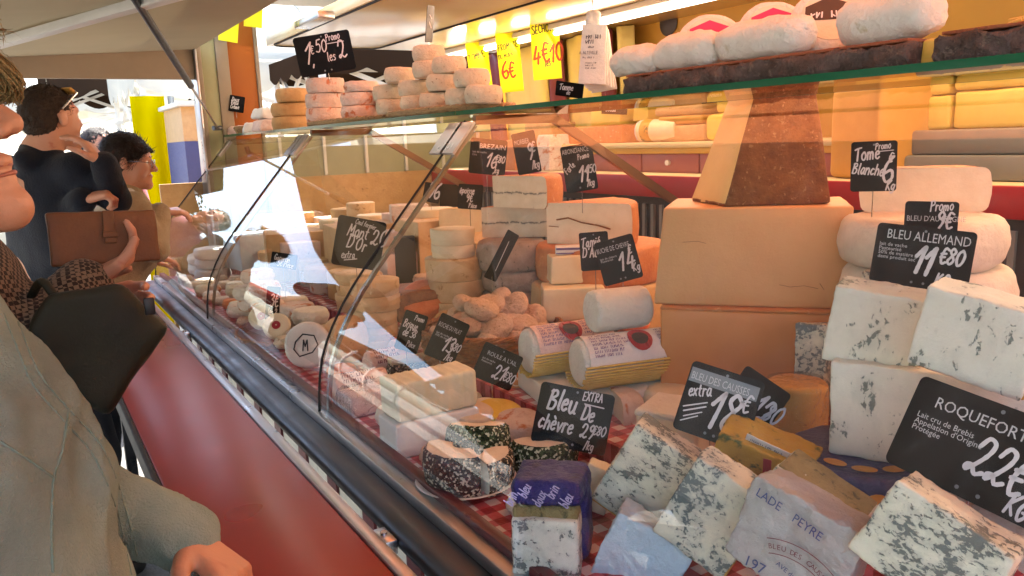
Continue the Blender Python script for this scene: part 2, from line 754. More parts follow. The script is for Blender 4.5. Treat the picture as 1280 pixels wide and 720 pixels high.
# cheese
surf('paste_pale', rgb('dcc8a0'), rgb('e8d8b6'), 18, 0.55, 0.2, 90, 0.002, sss=0.12)
surf('paste_ivory', rgb('decdae'), rgb('ecdfc6'), 18, 0.55, 0.25, 90, 0.002, sss=0.12, c=rgb('b9a878'), cpos=0.7, cscale=110)
surf('paste_gold', rgb('d69c66'), rgb('e2ae7a'), 5, 0.5, 0.3, 70, 0.002, sss=0.12, c=rgb('d9a46e'), cpos=0.5, cscale=3)
surf('paste_amber', rgb('cc8446'), rgb('da9658'), 7, 0.5, 0.12, 120, 0.0015, sss=0.1)
surf('paste_cantal', rgb('e2bd78'), rgb('ecca8a'), 12, 0.55, 0.3, 60, 0.002, sss=0.12, c=rgb('c89a54'), cpos=0.68, cscale=50)
surf('paste_yellow', rgb('dcbd4e'), rgb('e6cb62'), 7, 0.5, 0.1, 100, 0.0015, sss=0.1)
surf('rind_brown', rgb('74462a'), rgb('a06c42'), 34, 0.8, 0.9, 60, 0.008, 0.25, c=rgb('b58c64'), cpos=0.6, cscale=110)
surf('rind_orange', rgb('b56a36'), rgb('cc8850'), 20, 0.65, 0.5, 70, 0.003, c=rgb('dcae80'), cpos=0.62, cscale=60)
surf('rind_orange_block', rgb('c08c36'), rgb('cc9a48'), 8, 0.55, 0.15, 60, 0.002)
surf('rind_white', rgb('d6cbbd'), rgb('e8dfd2'), 22, 0.75, 0.6, 60, 0.004, 0.25, sss=0.08, c=rgb('c4a58c'), cpos=0.66, cscale=30)
surf('rind_snow', rgb('e4ddcf'), rgb('f0ebe0'), 26, 0.8, 0.7, 90, 0.005, 0.2, sss=0.08, c=rgb('cdbf9c'), cpos=0.66, cscale=22)
surf('rind_goat', rgb('d8c8ac'), rgb('ebdfc8'), 45, 0.8, 0.9, 130, 0.005, 0.2, sss=0.06, c=rgb('a98961'), cpos=0.64, cscale=120)
surf('rind_pink', rgb('d8c2b6'), rgb('e8d8ce'), 30, 0.75, 0.8, 90, 0.005, 0.2, sss=0.06, c=rgb('c67f58'), cpos=0.56, cscale=22)
surf('rind_grey', rgb('947e70'), rgb('b8a294'), 26, 0.8, 0.6, 80, 0.004, 0.25, c=rgb('6a5c50'), cpos=0.62, cscale=60)
surf('rind_tan', rgb('b88f5c'), rgb('caa470'), 22, 0.7, 0.4, 80, 0.003, c=rgb('8b6a3e'), cpos=0.64, cscale=55)
surf('wrinkle', rgb('dcae8e'), rgb('ecc6a8'), 60, 0.7, 1.0, 150, 0.006, 0.25, sss=0.08, c=rgb('b98b66'), cpos=0.6, cscale=150)
surf('rind_washed', rgb('dc7236'), rgb('e88c50'), 30, 0.45, 0.7, 110, 0.004, 0.5, sss=0.1)
surf('brick_paste', rgb('cfc0a0'), rgb('ddd0b4'), 20, 0.6, 0.35, 70, 0.003, sss=0.1)
surf('blue_crust', rgb('8a7a4c'), rgb('a5966a'), 40, 0.7, 0.8, 120, 0.004, c=rgb('5d5a3e'), cpos=0.58, cscale=60)
surf('ochre_crust', rgb('c58e3c'), rgb('d9a855'), 30, 0.6, 0.4, 100, 0.003)
blue('blue_roquefort', rgb('ece6d8'), rgb('5d706a'), 70, 0.565, 0.6, stretch=(1, 1, .6), soft_amt=.3)
blue('blue_causses', rgb('e9e4ce'), rgb('3c5056'), 100, 0.51, 0.8, stretch=(.8, 1, 1.4))
blue('blue_dense', rgb('e2dfcc'), rgb('4a636e'), 90, 0.49, 0.8, stretch=(1, 1, 1.2), soft_amt=.6)
blue('blue_fourme', rgb('e6e4d8'), rgb('43565f'), 85, 0.50, 0.7)
blue('blue_german', rgb('dadcd0'), rgb('4c6a80'), 85, 0.45, 0.4, soft_amt=.6)


def morbier():
    t = NT('paste_morbier')
    co = t.coords(False)
    base = t.ramp(t.noise(co, 25, 4), [(0.3, rgb('dcc9aa')), (0.7, rgb('e9dac2'))])
    holes = t.ramp(t.noise(co, 120, 2), [(0.68, 0.0), (0.74, 0.6)])
    base = t.mix(holes, base, rgb('a58d5c'))
    sep = t.n('SeparateXYZ')
    t.l(co, sep.inputs[0])
    wv = t.n('Math', operation='MULTIPLY_ADD')
    t.l(t.noise(co, 28, 3), wv.inputs[0])
    wv.inputs[1].default_value = 0.022
    t.l(sep.outputs[2], wv.inputs[2])
    d = t.n('Math', operation='SUBTRACT')
    t.l(wv.outputs[0], d.inputs[0])
    d.inputs[1].default_value = 0.054
    ab = t.n('Math', operation='ABSOLUTE')
    t.l(d.outputs[0], ab.inputs[0])
    line = t.ramp(ab.outputs[0], [(0.0012, 1.0), (0.0042, 0.0)])
    br = t.ramp(t.noise(co, 90, 3), [(0.38, 0.0), (0.5, 1.0)])
    mm = t.n('Math', operation='MULTIPLY')
    t.l(line, mm.inputs[0])
    t.l(br, mm.inputs[1])
    col = t.mix(mm.outputs[0], base, rgb('3c3a35'))
    t.pbr(col, 0.55, t.bump(t.noise(co, 90, 4), 0.25, 0.002), 0, 0.4, 0.12)
    return keep('paste_morbier', t)


morbier()


def speckle(name, a, dark, mid, scale=260, thr=0.42, pale=0.93):
    """Coat of coarse pepper or chopped herbs."""
    t = NT(name)
    co = t.coords()
    vo = t.n('TexVoronoi')
    vo.inputs['Scale'].default_value = scale
    t.l(co, vo.inputs['Vector'])
    rnd = t.n('SeparateColor')
    t.l(vo.outputs['Color'], rnd.inputs[0])
    col = t.ramp(rnd.outputs[0], [(0.0, dark), (thr, mid), (thr + 0.25, dark), (pale, a)], 'CONSTANT')
    t.pbr(col, 0.75, t.bump(vo.outputs['Distance'], 0.9, 0.004), 0, 0.3)
    return keep(name, t)


speckle('pepper', rgb('d0c6b4'), rgb('2a2522'), rgb('4e453c'), pale=.80)
speckle('herbs', rgb('cdd2ba'), rgb('22301c'), rgb('46583a'), pale=.76)
surf('crown_paste', rgb('d6c4ac'), rgb('e4d5c0'), 30, 0.65, 0.5, 90, 0.003, c=rgb('6a5f50'), cpos=0.68, cscale=140, sss=0.08)
surf('crown_cut', rgb('c9ccc2'), rgb('dbdcd2'), 30, 0.7, 0.5, 120, 0.003, c=rgb('4d5750'), cpos=0.7, cscale=110, sss=0.08)

# wrappers, papers, foils
surf('paper_white', rgb('d8d4d2'), rgb('e6e2df'), 12, 0.6, 0.35, 24, 0.006)
surf('paper_pinkwhite', rgb('e0b8ac'), rgb('ecd0c6'), 14, 0.55, 0.5, 26, 0.008, c=rgb('b99a98'), cpos=0.62, cscale=40)
surf('paper_cream', rgb('d6cbb0'), rgb('e2d8c0'), 14, 0.55, 0.3, 24, 0.006)
surf('paper_kraft', rgb('c09868'), rgb('d0aa7a'), 20, 0.65, 0.35, 50, 0.003)
surf('paper_lightblue', rgb('a8bccd'), rgb('bccddb'), 10, 0.5, 0.5, 18, 0.008)
surf('paper_mauve', rgb('a09a98'), rgb('b6b0ac'), 10, 0.5, 0.5, 18, 0.008)
surf('foil_purple', rgb('1c1a62'), rgb('2a2878'), 14, 0.33, 0.7, 45, 0.006, 0.6, metallic=0.35, c=rgb('17114d'), cpos=0.6, cscale=30)
surf('foil_navy', rgb('272c63'), rgb('383d7a'), 14, 0.35, 0.5, 40, 0.005, 0.6, metallic=0.3)
surf('foil_gold', rgb('b87f2c'), rgb('d49a44'), 40, 0.35, 0.4, 70, 0.002, metallic=0.5)
surf('herb_label', rgb('b98a2c'), rgb('c9a03c'), 30, 0.45, 0.4, 40, 0.004, c=rgb('4f5a28'), cpos=0.55, cscale=35)
plain('print_red', rgb('a3182b'), 0.45)
plain('print_pink', rgb('d1276a'), 0.45)
plain('print_dark', rgb('2b2a33'), 0.5)
plain('print_brown', rgb('3b2a26'), 0.5)
plain('print_violet', rgb('5e4a8a'), 0.5)
plain('print_lilac', rgb('b9aedb'), 0.5)
plain('print_maroon', rgb('7d3040'), 0.5)
plain('print_blue', rgb('39457d'), 0.5)
plain('label_white', rgb('e2e0e0'), 0.5)
plain('label_green', rgb('56703a'), 0.5)
surf('wood_box', rgb('d0a878'), rgb('e2c298'), 16, 0.6, 0.25, 60, 0.002, c=rgb('a87e48'), cpos=0.62, cscale=30)
surf('wood_box_pale', rgb('e0c8a4'), rgb('ecdabc'), 16, 0.6, 0.2, 60, 0.002)
surf('wicker', rgb('7d4a24'), rgb('a96c3a'), 60, 0.6, 0.3, 150, 0.002, c=rgb('5a3216'), cpos=0.6, cscale=90)
surf('wicker_pale', rgb('8a6a44'), rgb('b08f62'), 60, 0.65, 0.3, 150, 0.002, c=rgb('5f4628'), cpos=0.6, cscale=90)
surf('straw', rgb('cda644'), rgb('e0be62'), 40, 0.5, 0.2, 120, 0.001)
surf('bark', rgb('584840'), rgb('84706a'), 30, 0.9, 1.0, 70, 0.012, 0.2, c=rgb('8a7568'), cpos=0.58, cscale=90)
surf('bark_inner', rgb('8a4a30'), rgb('a8623f'), 30, 0.8, 0.8, 60, 0.006)
surf('china', rgb('dcd8d6'), rgb('e4e0de'), 8, 0.2, 0.02, 50, 0.001)


def film():
    """Cling film: mostly clear with wrinkled shine."""
    t = NT('film')
    co = t.coords()
    nrm = t.bump(t.noise(co, 38, 3, 0.55, 1.5), 1.0, 0.02)
    tr = t.n('BsdfTransparent')
    tr.inputs[0].default_value = (0.9, 0.88, 0.88, 1)
    gl = t.n('BsdfGlossy')
    gl.inputs['Roughness'].default_value = 0.12
    t.l(nrm, gl.inputs['Normal'])
    fr = t.n('Fresnel')
    fr.inputs['IOR'].default_value = 1.7
    t.l(nrm, fr.inputs['Normal'])
    ge = t.n('NewGeometry')
    fm = t.n('Math', operation='MULTIPLY')
    inv = t.n('Math', operation='SUBTRACT')
    inv.inputs[0].default_value = 1.0
    t.l(ge.outputs['Backfacing'], inv.inputs[1])
    t.l(fr.outputs[0], fm.inputs[0])
    t.l(inv.outputs[0], fm.inputs[1])
    mx = t.n('MixShader')
    t.l(fm.outputs[0], mx.inputs[0])
    t.l(tr.outputs[0], mx.inputs[1])
    t.l(gl.outputs[0], mx.inputs[2])
    t.l(mx.outputs[0], t.out.inputs[0])
    return keep('film', t)


def glass(name, tint=(0.97, 0.985, 0.975), ior=1.55):
    """Flat pane: see-through with Fresnel reflections (the pane has real thickness)."""
    t = NT(name)
    co = t.coords(False)
    tr = t.n('BsdfTransparent')
    tr.inputs[0].default_value = (*tint, 1)
    gl = t.n('BsdfGlossy')
    gl.inputs['Roughness'].default_value = 0.0
    fr = t.n('Fresnel')
    fr.inputs['IOR'].default_value = ior
    ge = t.n('NewGeometry')
    fm = t.n('Math', operation='MULTIPLY')
    inv = t.n('Math', operation='SUBTRACT')
    inv.inputs[0].default_value = 1.0
    t.l(ge.outputs['Backfacing'], inv.inputs[1])
    t.l(fr.outputs[0], fm.inputs[0])
    t.l(inv.outputs[0], fm.inputs[1])
    mx = t.n('MixShader')
    t.l(fm.outputs[0], mx.inputs[0])
    t.l(tr.outputs[0], mx.inputs[1])
    t.l(gl.outputs[0], mx.inputs[2])
    mp = t.n('Mapping')
    mp.inputs['Scale'].default_value = (3, 9, 3)
    mp.inputs['Rotation'].default_value = (0.5, 0.3, 0.2)
    t.l(co, mp.inputs[0])
    smear = t.noise(mp.outputs[0], 1.6, 6, 0.7, 0.6)
    dust = t.noise(co, 90, 3, 0.6)
    sm = t.n('Math', operation='MULTIPLY')
    t.l(t.ramp(smear, [(0.5, 0.0), (0.78, 0.04)]), sm.inputs[0])
    t.l(t.ramp(dust, [(0.3, 0.4), (0.7, 1.0)]), sm.inputs[1])
    df = t.n('BsdfDiffuse')
    df.inputs[0].default_value = (0.7, 0.7, 0.7, 1)
    m2 = t.n('MixShader')
    t.l(sm.outputs[0], m2.inputs[0])
    t.l(mx.outputs[0], m2.inputs[1])
    t.l(df.outputs[0], m2.inputs[2])
    t.l(m2.outputs[0], t.out.inputs[0])
    return keep(name, t)


film()
glass('pane', ior=1.75)
glass('shelf_glass', (0.93, 0.97, 0.95), 1.5)
t = NT('glass_edge')
t.pbr(rgb('1c5a3c'), 0.12, None, 0, 0.6)
keep('glass_edge', t)


def metal(name, col, rough=0.3, brushed=0.0):
    t = NT(name)
    co = t.coords()
    mp = t.n('Mapping')
    mp.inputs['Scale'].default_value = (300, 6, 300)
    t.l(co, mp.inputs[0])
    f = t.noise(mp.outputs[0], 1.0, 3)
    smu = t.noise(co, 9, 5)
    rr = t.ramp(smu, [(0.3, rough * 0.75), (0.7, rough * 1.35)])
    c = t.ramp(smu, [(0.25, [x * 0.8 for x in col]), (0.75, col)])
    t.pbr(c, rr, t.bump(f, brushed, 0.001) if brushed else None, 1.0)
    return keep(name, t)


metal('aluminium', rgb('b9b9bd'), 0.32, 0.15)
metal('steel_dark', rgb('5a5a5e'), 0.36, 0.15)
metal('steel_clamp', rgb('c2c4c8'), 0.3)
metal('chrome', rgb('c8c8c8'), 0.18)
metal('arm_bronze', rgb('8a6a52'), 0.4)
plain('black_plastic', rgb('17171a'), 0.45)
plain('black_rubber', rgb('121213'), 0.7)
plain('maroon_frame', rgb('5c2028'), 0.4)
surf('red_laminate', rgb('7c2416'), rgb('84281a'), 1.5, 0.3, 0.0, 90, 0.0006, 0.4, rvar=0.08, detail=2)
surf('red_fascia', rgb('a3151d'), rgb('ad1a20'), 5, 0.35, 0.03, 60, 0.001)
surf('white_panel', rgb('cfcdc6'), rgb('d9d7d0'), 4, 0.45, 0.05, 30, 0.002, c=rgb('aba79c'), cpos=0.66, cscale=6)
surf('cream_ceiling', rgb('cdb98e'), rgb('d6c59e'), 2, 0.2, 0.03, 8, 0.004, 0.5, rvar=0.04)
surf('flap_bar', rgb('cfccc4'), rgb('dad7d0'), 8, 0.45, 0.05, 60, 0.001)
surf('post_taupe', rgb('8a7a66'), rgb('978772'), 5, 0.55, 0.08, 40, 0.002)
surf('post_green', rgb('94906a'), rgb('a29e78'), 5, 0.55, 0.08, 40, 0.002)
surf('post_orange', rgb('9a5212'), rgb('a65c16'), 4, 0.55, 0.08, 40, 0.002)
surf('wall_orange', rgb('bf8a32'), rgb('cc983c'), 3, 0.5, 0.06, 30, 0.002)
surf('curtain_yellow', rgb('dcc070'), rgb('e6cd82'), 6, 0.7, 0.3, 40, 0.003)
surf('curtain_burgundy', rgb('6d2a2c'), rgb('7d3236'), 6, 0.65, 0.3, 40, 0.003)
surf('end_cream', rgb('8f9074'), rgb('a0a184'), 4, 0.5, 0.1, 30, 0.002)
surf('board_cream', rgb('d3c08c'), rgb('decd9c'), 5, 0.45, 0.1, 40, 0.002)
surf('board_yellow', rgb('c79a3c'), rgb('d2a648'), 5, 0.5, 0.1, 40, 0.002)
surf('drawer_pink', rgb('9c5a52'), rgb('a8655c'), 6, 0.5, 0.1, 40, 0.002)
surf('shelf_grey', rgb('77776c'), rgb('86867a'), 6, 0.5, 0.1, 40, 0.002)
surf('fridge_dark', rgb('2a2523'), rgb('37302c'), 6, 0.5, 0.1, 40, 0.002)
surf('chalkboard', rgb('08090b'), rgb('101114'), 40, 0.5, 0.08, 200, 0.0006, 0.16, c=rgb('1c1d20'), cpos=0.66, cscale=50)
plain('chalk', rgb('d9dae0'), 0.7)
plain('print_white', rgb('c9ccd0'), 0.6)
plain('tape_grey', rgb('7f868c'), 0.4)
surf('card_yellow', rgb('e0e010'), rgb('e8e818'), 6, 0.6, 0.1, 40, 0.002)
plain('ink_green', rgb('35401c'), 0.6)
plain('ink_red', rgb('b4401c'), 0.6)
surf('bag_paper', rgb('d8d0c4'), rgb('e6e0d6'), 16, 0.75, 0.4, 50, 0.004)
surf('asphalt', rgb('7a7874'), rgb('918e88'), 60, 0.9, 0.8, 220, 0.006, 0.2, c=rgb('8a8a88'), cpos=0.6, cscale=180)

# cloth and skin
surf('skin_near', rgb('b07a5c'), rgb('bd8666'), 12, 0.45, 0.25, 260, 0.0012, 0.4, sss=0.15, c=rgb('a8674c'), cpos=0.6, cscale=10)
surf('skin_fair', rgb('c08a70'), rgb('cc987e'), 12, 0.48, 0.2, 260, 0.0012, 0.4, sss=0.15, c=rgb('b5705a'), cpos=0.6, cscale=10)
plain('eye_white', rgb('d8d0c8'), 0.2)
plain('iris', rgb('2a1f18'), 0.15)
surf('lips', rgb('94503f'), rgb('a05c48'), 30, 0.35, 0.3, 200, 0.001, sss=0.1)
surf('hair_blond', rgb('8a6a38'), rgb('b0925a'), 30, 0.5, 0.9, 120, 0.006)
surf('hair_brown', rgb('2e2018'), rgb('4a3626'), 60, 0.5, 0.9, 220, 0.006)
surf('hair_dark', rgb('1b1310'), rgb('35241c'), 60, 0.45, 0.9, 220, 0.006)
surf('fleece', rgb('96b09e'), rgb('aec4b4'), 22, 0.95, 1.0, 300, 0.006, 0.15, sheen=0.3)
surf('fleece_seam', rgb('84998a'), rgb('92a698'), 30, 0.95, 0.6, 300, 0.003, 0.15)
surf('navy_cloth', rgb('0e131f'), rgb('161c2a'), 14, 0.8, 0.5, 160, 0.003, 0.25, sheen=0.1)
surf('beige_knit', rgb('9a8466'), rgb('b09a7c'), 20, 0.9, 0.8, 160, 0.004, 0.2, sheen=0.15)
surf('white_cloth', rgb('c6c2bc'), rgb('d6d2cc'), 20, 0.8, 0.3, 120, 0.003)
surf('pink_cloth', rgb('8a5258'), rgb('985e62'), 20, 0.85, 0.3, 120, 0.003)
surf('dark_trousers', rgb('1c1d22'), rgb('282a30'), 20, 0.9, 0.3, 160, 0.003)
surf('leather_brown', rgb('5f3a1e'), rgb('7a4d2a'), 12, 0.45, 0.35, 120, 0.002, 0.45, c=rgb('8f6238'), cpos=0.64, cscale=8)
surf('leather_dark', rgb('17180f'), rgb('242514'), 10, 0.6, 0.3, 160, 0.002, 0.45)


def tweed():
    t = NT('tweed')
    co = t.coords(False)
    mp = t.n('Mapping')
    mp.inputs['Rotation'].default_value = (0.3, 0.2, 0.25)
    t.l(co, mp.inputs[0])
    wv = t.n('TexChecker')
    wv.inputs['Scale'].default_value = 135
    wv.inputs['Color1'].default_value = (*rgb('84725f'), 1)
    wv.inputs['Color2'].default_value = (*rgb('1f1916'), 1)
    ds = t.n('Mix', data_type='VECTOR')
    ds.inputs[0].default_value = 0.0025
    nz = t.n('TexNoise')
    nz.inputs['Scale'].default_value = 160
    t.l(co, nz.inputs['Vector'])
    t.l(mp.outputs[0], ds.inputs[4])
    t.l(nz.outputs['Color'], ds.inputs[5])
    t.l(ds.outputs[1], wv.inputs['Vector'])
    col = t.mix(t.noise(co, 25, 3), wv.outputs[0], [0.10, 0.08, 0.07], 'MIX')
    m2 = t.mix(0.35, wv.outputs[0], col)
    t.pbr(m2, 0.9, t.bump(t.noise(co, 300, 3), 0.7, 0.003), 0, 0.2, sheen=0.1)
    return keep('tweed', t)


tweed()


def cloth_light(name, col, trans=0.6, emis=0.0):
    """Thin tent cloth that lets the sun through."""
    t = NT(name)
    co = t.coords()
    c = t.ramp(t.noise(co, 3, 4), [(0.3, [x * 0.92 for x in col]), (0.7, col)])
    d = t.n('BsdfDiffuse')
    tl = t.n('BsdfTranslucent')
    t.l(c, d.inputs[0])
    t.l(c, tl.inputs[0])
    mx = t.n('MixShader')
    mx.inputs[0].default_value = trans
    t.l(d.outputs[0], mx.inputs[1])
    t.l(tl.outputs[0], mx.inputs[2])
    t.l(mx.outputs[0], t.out.inputs[0])
    return keep(name, t)


cloth_light('tent_white', rgb('e6e4dc'), 0.6)
cloth_light('flap_fabric', rgb('bab09a'), 0.17)
cloth_light('added_warm_sheet', rgb('f0b890'), 0.66)  # for the added roof sheets that cast warm light into the case
cloth_light('added_awning_cloth', rgb('d2d4d2'), 0.13)  # neutral cloth for the added near awning, toned to keep its light from going warm
cloth_light('tent_salmon', rgb('d89a80'), 0.3)
cloth_light('tent_brown', rgb('3a2c22'), 0.15)
cloth_light('tent_yellow', rgb('ecd800'), 0.55)
cloth_light('tent_red', rgb('8a2a24'), 0.3)


def gingham():
    t = NT('gingham')
    co = t.coords(False)
    sep = t.n('SeparateXYZ')
    t.l(co, sep.inputs[0])
    res = []
    for i in (0, 1):
        m = t.n('Math', operation='PINGPONG')
        t.l(sep.outputs[i], m.inputs[0])
        m.inputs[1].default_value = 0.022
        g = t.n('Math', operation='GREATER_THAN')
        t.l(m.outputs[0], g.inputs[0])
        g.inputs[1].default_value = 0.011
        res.append(g.outputs[0])
    a = t.n('Math', operation='ADD')
    t.l(res[0], a.inputs[0])
    t.l(res[1], a.inputs[1])
    h = t.n('Math', operation='MULTIPLY')
    t.l(a.outputs[0], h.inputs[0])
    h.inputs[1].default_value = 0.5
    col = t.ramp(h.outputs[0], [(0.0, rgb('d8c8c8')), (0.5, rgb('b8505a')), (1.0, rgb('8a1a26'))])
    t.pbr(col, 0.3, t.bump(t.noise(co, 25, 3), 0.5, 0.01), 0, 0.5)
    return keep('gingham', t)


gingham()
M = MATS

# ---------------------------------------------------------------- lettering
HAND = {
    '0': (.62, [[(.34, 1), (.1, .82), (.04, .4), (.24, 0), (.5, .2), (.56, .68), (.34, 1), (.26, .98)]]),
    '1': (.42, [[(.02, .62), (.2, .84), (.34, 1)], [(.34, 1), (.28, .5), (.2, 0)]]),
    '2': (.66, [[(.06, .72), (.2, 1), (.46, .92), (.46, .62), (.24, .22), (.06, .04), (.02, .16), (.2, .2), (.4, .02), (.62, .12)]]),
    '3': (.56, [[(.06, .88), (.3, 1), (.46, .8), (.22, .56)], [(.22, .56), (.5, .4), (.4, .04), (.04, .08)]]),
    '4': (.6, [[(.3, 1), (.16, .6), (.04, .3)], [(.04, .3), (.56, .36)], [(.44, .62), (.38, .3), (.34, 0)]]),
    '5': (.58, [[(.5, 1), (.16, .96)], [(.16, .96), (.1, .58)], [(.1, .58), (.36, .64), (.5, .36), (.34, .02), (.04, .08)]]),
    '6': (.58, [[(.44, 1), (.16, .7), (.06, .3), (.24, 0), (.5, .16), (.42, .46), (.1, .34)]]),
    '8': (.56, [[(.46, .86), (.26, 1), (.1, .8), (.3, .54), (.48, .26), (.28, 0), (.06, .2), (.28, .52), (.46, .74), (.46, .86)]]),
    '9': (.56, [[(.48, .8), (.28, 1), (.08, .78), (.26, .54), (.48, .78), (.44, .36), (.24, 0)]]),
    '€': (.5, [[(.5, .9), (.24, 1), (.1, .66), (.08, .36), (.24, .02), (.5, .12)], [(0, .62), (.36, .66)], [(0, .4), (.34, .44)]]),
    'E': (.5, [[(.48, 1), (.1, .98)], [(.1, .98), (.06, .04)], [(.06, .04), (.46, .04)], [(.08, .52), (.38, .52)]]),
    'f': (.36, [[(.34, .96), (.2, .98), (.14, .7), (.12, 0)], [(.02, .58), (.3, .6)]]),
    ',': (.2, [[(.12, .12), (.04, -.16)]]),
    '.': (.2, [[(.08, .06), (.12, .02)]]),
    '/': (.36, [[(.32, 1), (.02, -.1)]]),
    "'": (.16, [[(.1, 1), (.06, .8)]]),
    'K': (.54, [[(.1, 1), (.06, 0)], [(.48, .98), (.1, .46)], [(.1, .46), (.5, .02)]]),
    'G': (.56, [[(.5, .84), (.26, 1), (.06, .5), (.26, 0), (.5, .2), (.5, .42)], [(.5, .42), (.3, .42)]]),
    'B': (.58, [[(.1, 1), (.06, 0)], [(.02, .92), (.34, 1), (.44, .76), (.1, .54)], [(.1, .54), (.5, .42), (.42, .04), (.06, 0)]]),
    'D': (.62, [[(.1, 1), (.06, 0)], [(.02, .96), (.4, .92), (.56, .5), (.4, .08), (.04, .0)]]),
    'T': (.62, [[(.02, .88), (.3, .96), (.64, 1)], [(.34, .96), (.26, 0)]]),
    'M': (.74, [[(.04, 0), (.14, 1)], [(.14, 1), (.34, .4)], [(.34, .4), (.6, 1)], [(.6, 1), (.66, 0)]]),
    'O': (.66, [[(.34, 1), (.08, .7), (.1, .2), (.34, 0), (.58, .3), (.54, .8), (.34, 1)]]),
    'P': (.54, [[(.1, 1), (.06, 0)], [(.02, .94), (.38, 1), (.46, .7), (.1, .5)]]),
    'F': (.5, [[(.1, 1), (.06, 0)], [(.08, .98), (.48, 1)], [(.08, .54), (.38, .56)]]),
    'S': (.5, [[(.46, .9), (.24, 1), (.08, .78), (.3, .52), (.44, .24), (.24, 0), (.02, .1)]]),
    'C': (.54, [[(.5, .84), (.28, 1), (.06, .5), (.26, 0), (.5, .14)]]),
    'H': (.6, [[(.08, 1), (.06, 0)], [(.52, 1), (.5, 0)], [(.06, .5), (.52, .52)]]),
    'N': (.62, [[(.06, 0), (.08, 1)], [(.08, 1), (.5, 0)], [(.5, 0), (.54, 1)]]),
    'R': (.56, [[(.1, 1), (.06, 0)], [(.04, .94), (.38, 1), (.44, .72), (.1, .5)], [(.1, .5), (.5, 0)]]),
    'U': (.6, [[(.06, 1), (.08, .2), (.3, 0), (.5, .22), (.54, 1)]]),
    'L': (.48, [[(.1, 1), (.06, .04)], [(.06, .04), (.46, .06)]]),
    'V': (.56, [[(.04, 1), (.26, 0)], [(.26, 0), (.54, 1)]]),
    'A': (.6, [[(.04, 0), (.28, 1)], [(.28, 1), (.54, 0)], [(.14, .36), (.46, .38)]]),
    'X': (.54, [[(.06, 1), (.5, 0)], [(.5, 1), (.04, 0)]]),
    'I': (.22, [[(.12, 1), (.1, 0)]]),
    'a': (.5, [[(.42, .54), (.22, .6), (.06, .26), (.2, 0), (.4, .3)], [(.42, .58), (.4, .14), (.5, .02)]]),
    'b': (.48, [[(.1, 1), (.06, .04)], [(.06, .3), (.28, .6), (.44, .3), (.26, 0), (.06, .08)]]),
    'c': (.44, [[(.4, .52), (.22, .6), (.06, .28), (.2, 0), (.42, .12)]]),
    'd': (.5, [[(.42, .5), (.2, .56), (.06, .26), (.2, 0), (.4, .2)], [(.44, 1), (.42, .02)]]),
    'e': (.44, [[(.06, .3), (.38, .38), (.3, .6), (.1, .46), (.08, .14), (.24, 0), (.42, .12)]]),
    'g': (.48, [[(.4, .5), (.2, .6), (.06, .32), (.2, .06), (.4, .3)], [(.42, .58), (.38, -.1), (.2, -.3), (.04, -.2)]]),
    'h': (.5, [[(.1, 1), (.06, 0)], [(.08, .34), (.28, .6), (.42, .4), (.42, 0)]]),
    'i': (.2, [[(.1, .58), (.08, 0)], [(.12, .82), (.12, .78)]]),
    'k': (.46, [[(.1, 1), (.06, 0)], [(.4, .6), (.1, .28)], [(.1, .28), (.42, 0)]]),
    'l': (.2, [[(.12, 1), (.08, .2), (.16, .0)]]),
    'm': (.7, [[(.08, .58), (.06, 0)], [(.08, .4), (.24, .6), (.34, .4), (.32, 0)], [(.34, .4), (.5, .6), (.6, .4), (.6, 0)]]),
    'n': (.5, [[(.08, .58), (.06, 0)], [(.08, .36), (.28, .6), (.42, .4), (.42, 0)]]),
    'o': (.48, [[(.24, .6), (.06, .38), (.1, .08), (.3, 0), (.44, .3), (.32, .58), (.22, .58)]]),
    'p': (.48, [[(.1, .58), (.06, -.34)], [(.08, .4), (.28, .6), (.44, .34), (.28, .06), (.08, .12)]]),
    'q': (.48, [[(.4, .5), (.2, .6), (.06, .32), (.2, .06), (.4, .3)], [(.42, .58), (.40, -.34)]]),
    'r': (.38, [[(.1, .58), (.08, 0)], [(.08, .34), (.22, .56), (.36, .52)]]),
    's': (.38, [[(.34, .54), (.16, .6), (.08, .44), (.28, .28), (.3, .08), (.04, .02)]]),
    't': (.38, [[(.2, .92), (.16, .2), (.32, .02)], [(.04, .62), (.34, .64)]]),
    'u': (.5, [[(.06, .58), (.08, .14), (.24, 0), (.4, .2)], [(.42, .58), (.4, .1), (.5, .02)]]),
    'v': (.44, [[(.04, .58), (.2, 0)], [(.2, 0), (.42, .6)]]),
    'x': (.44, [[(.06, .58), (.4, 0)], [(.4, .6), (.04, 0)]]),
    'é': (.44, [[(.06, .3), (.38, .38), (.3, .6), (.1, .46), (.08, .14), (.24, 0), (.42, .12)], [(.18, .74), (.32, .9)]]),
    'è': (.44, [[(.06, .3), (.38, .38), (.3, .6), (.1, .46), (.08, .14), (.24, 0), (.42, .12)], [(.12, .9), (.26, .74)]]),
    'É': (.5, [[(.5, 1), (.12, .98)], [(.12, .98), (.08, .04)], [(.08, .04), (.48, .04)], [(.1, .52), (.4, .52)], [(.2, 1.1), (.36, 1.26)]]),
    ' ': (.34, []),
}


def catmull(pts, m=5):
    if len(pts) < 3:
        return [Vector(p) for p in pts]
    P = [Vector(p) for p in pts]
    P = [P[0] * 2 - P[1]] + P + [P[-1] * 2 - P[-2]]
    out = []
    for i in range(1, len(P) - 2):
        for j in range(m):
            t = j / m
            a, b, c, d = P[i - 1], P[i], P[i + 1], P[i + 2]
            out.append(0.5 * ((2 * b) + (c - a) * t + (2 * a - 5 * b + 4 * c - d) * t * t + (3 * b - a - 3 * c + d) * t ** 3))
    out.append(P[-2])
    return out


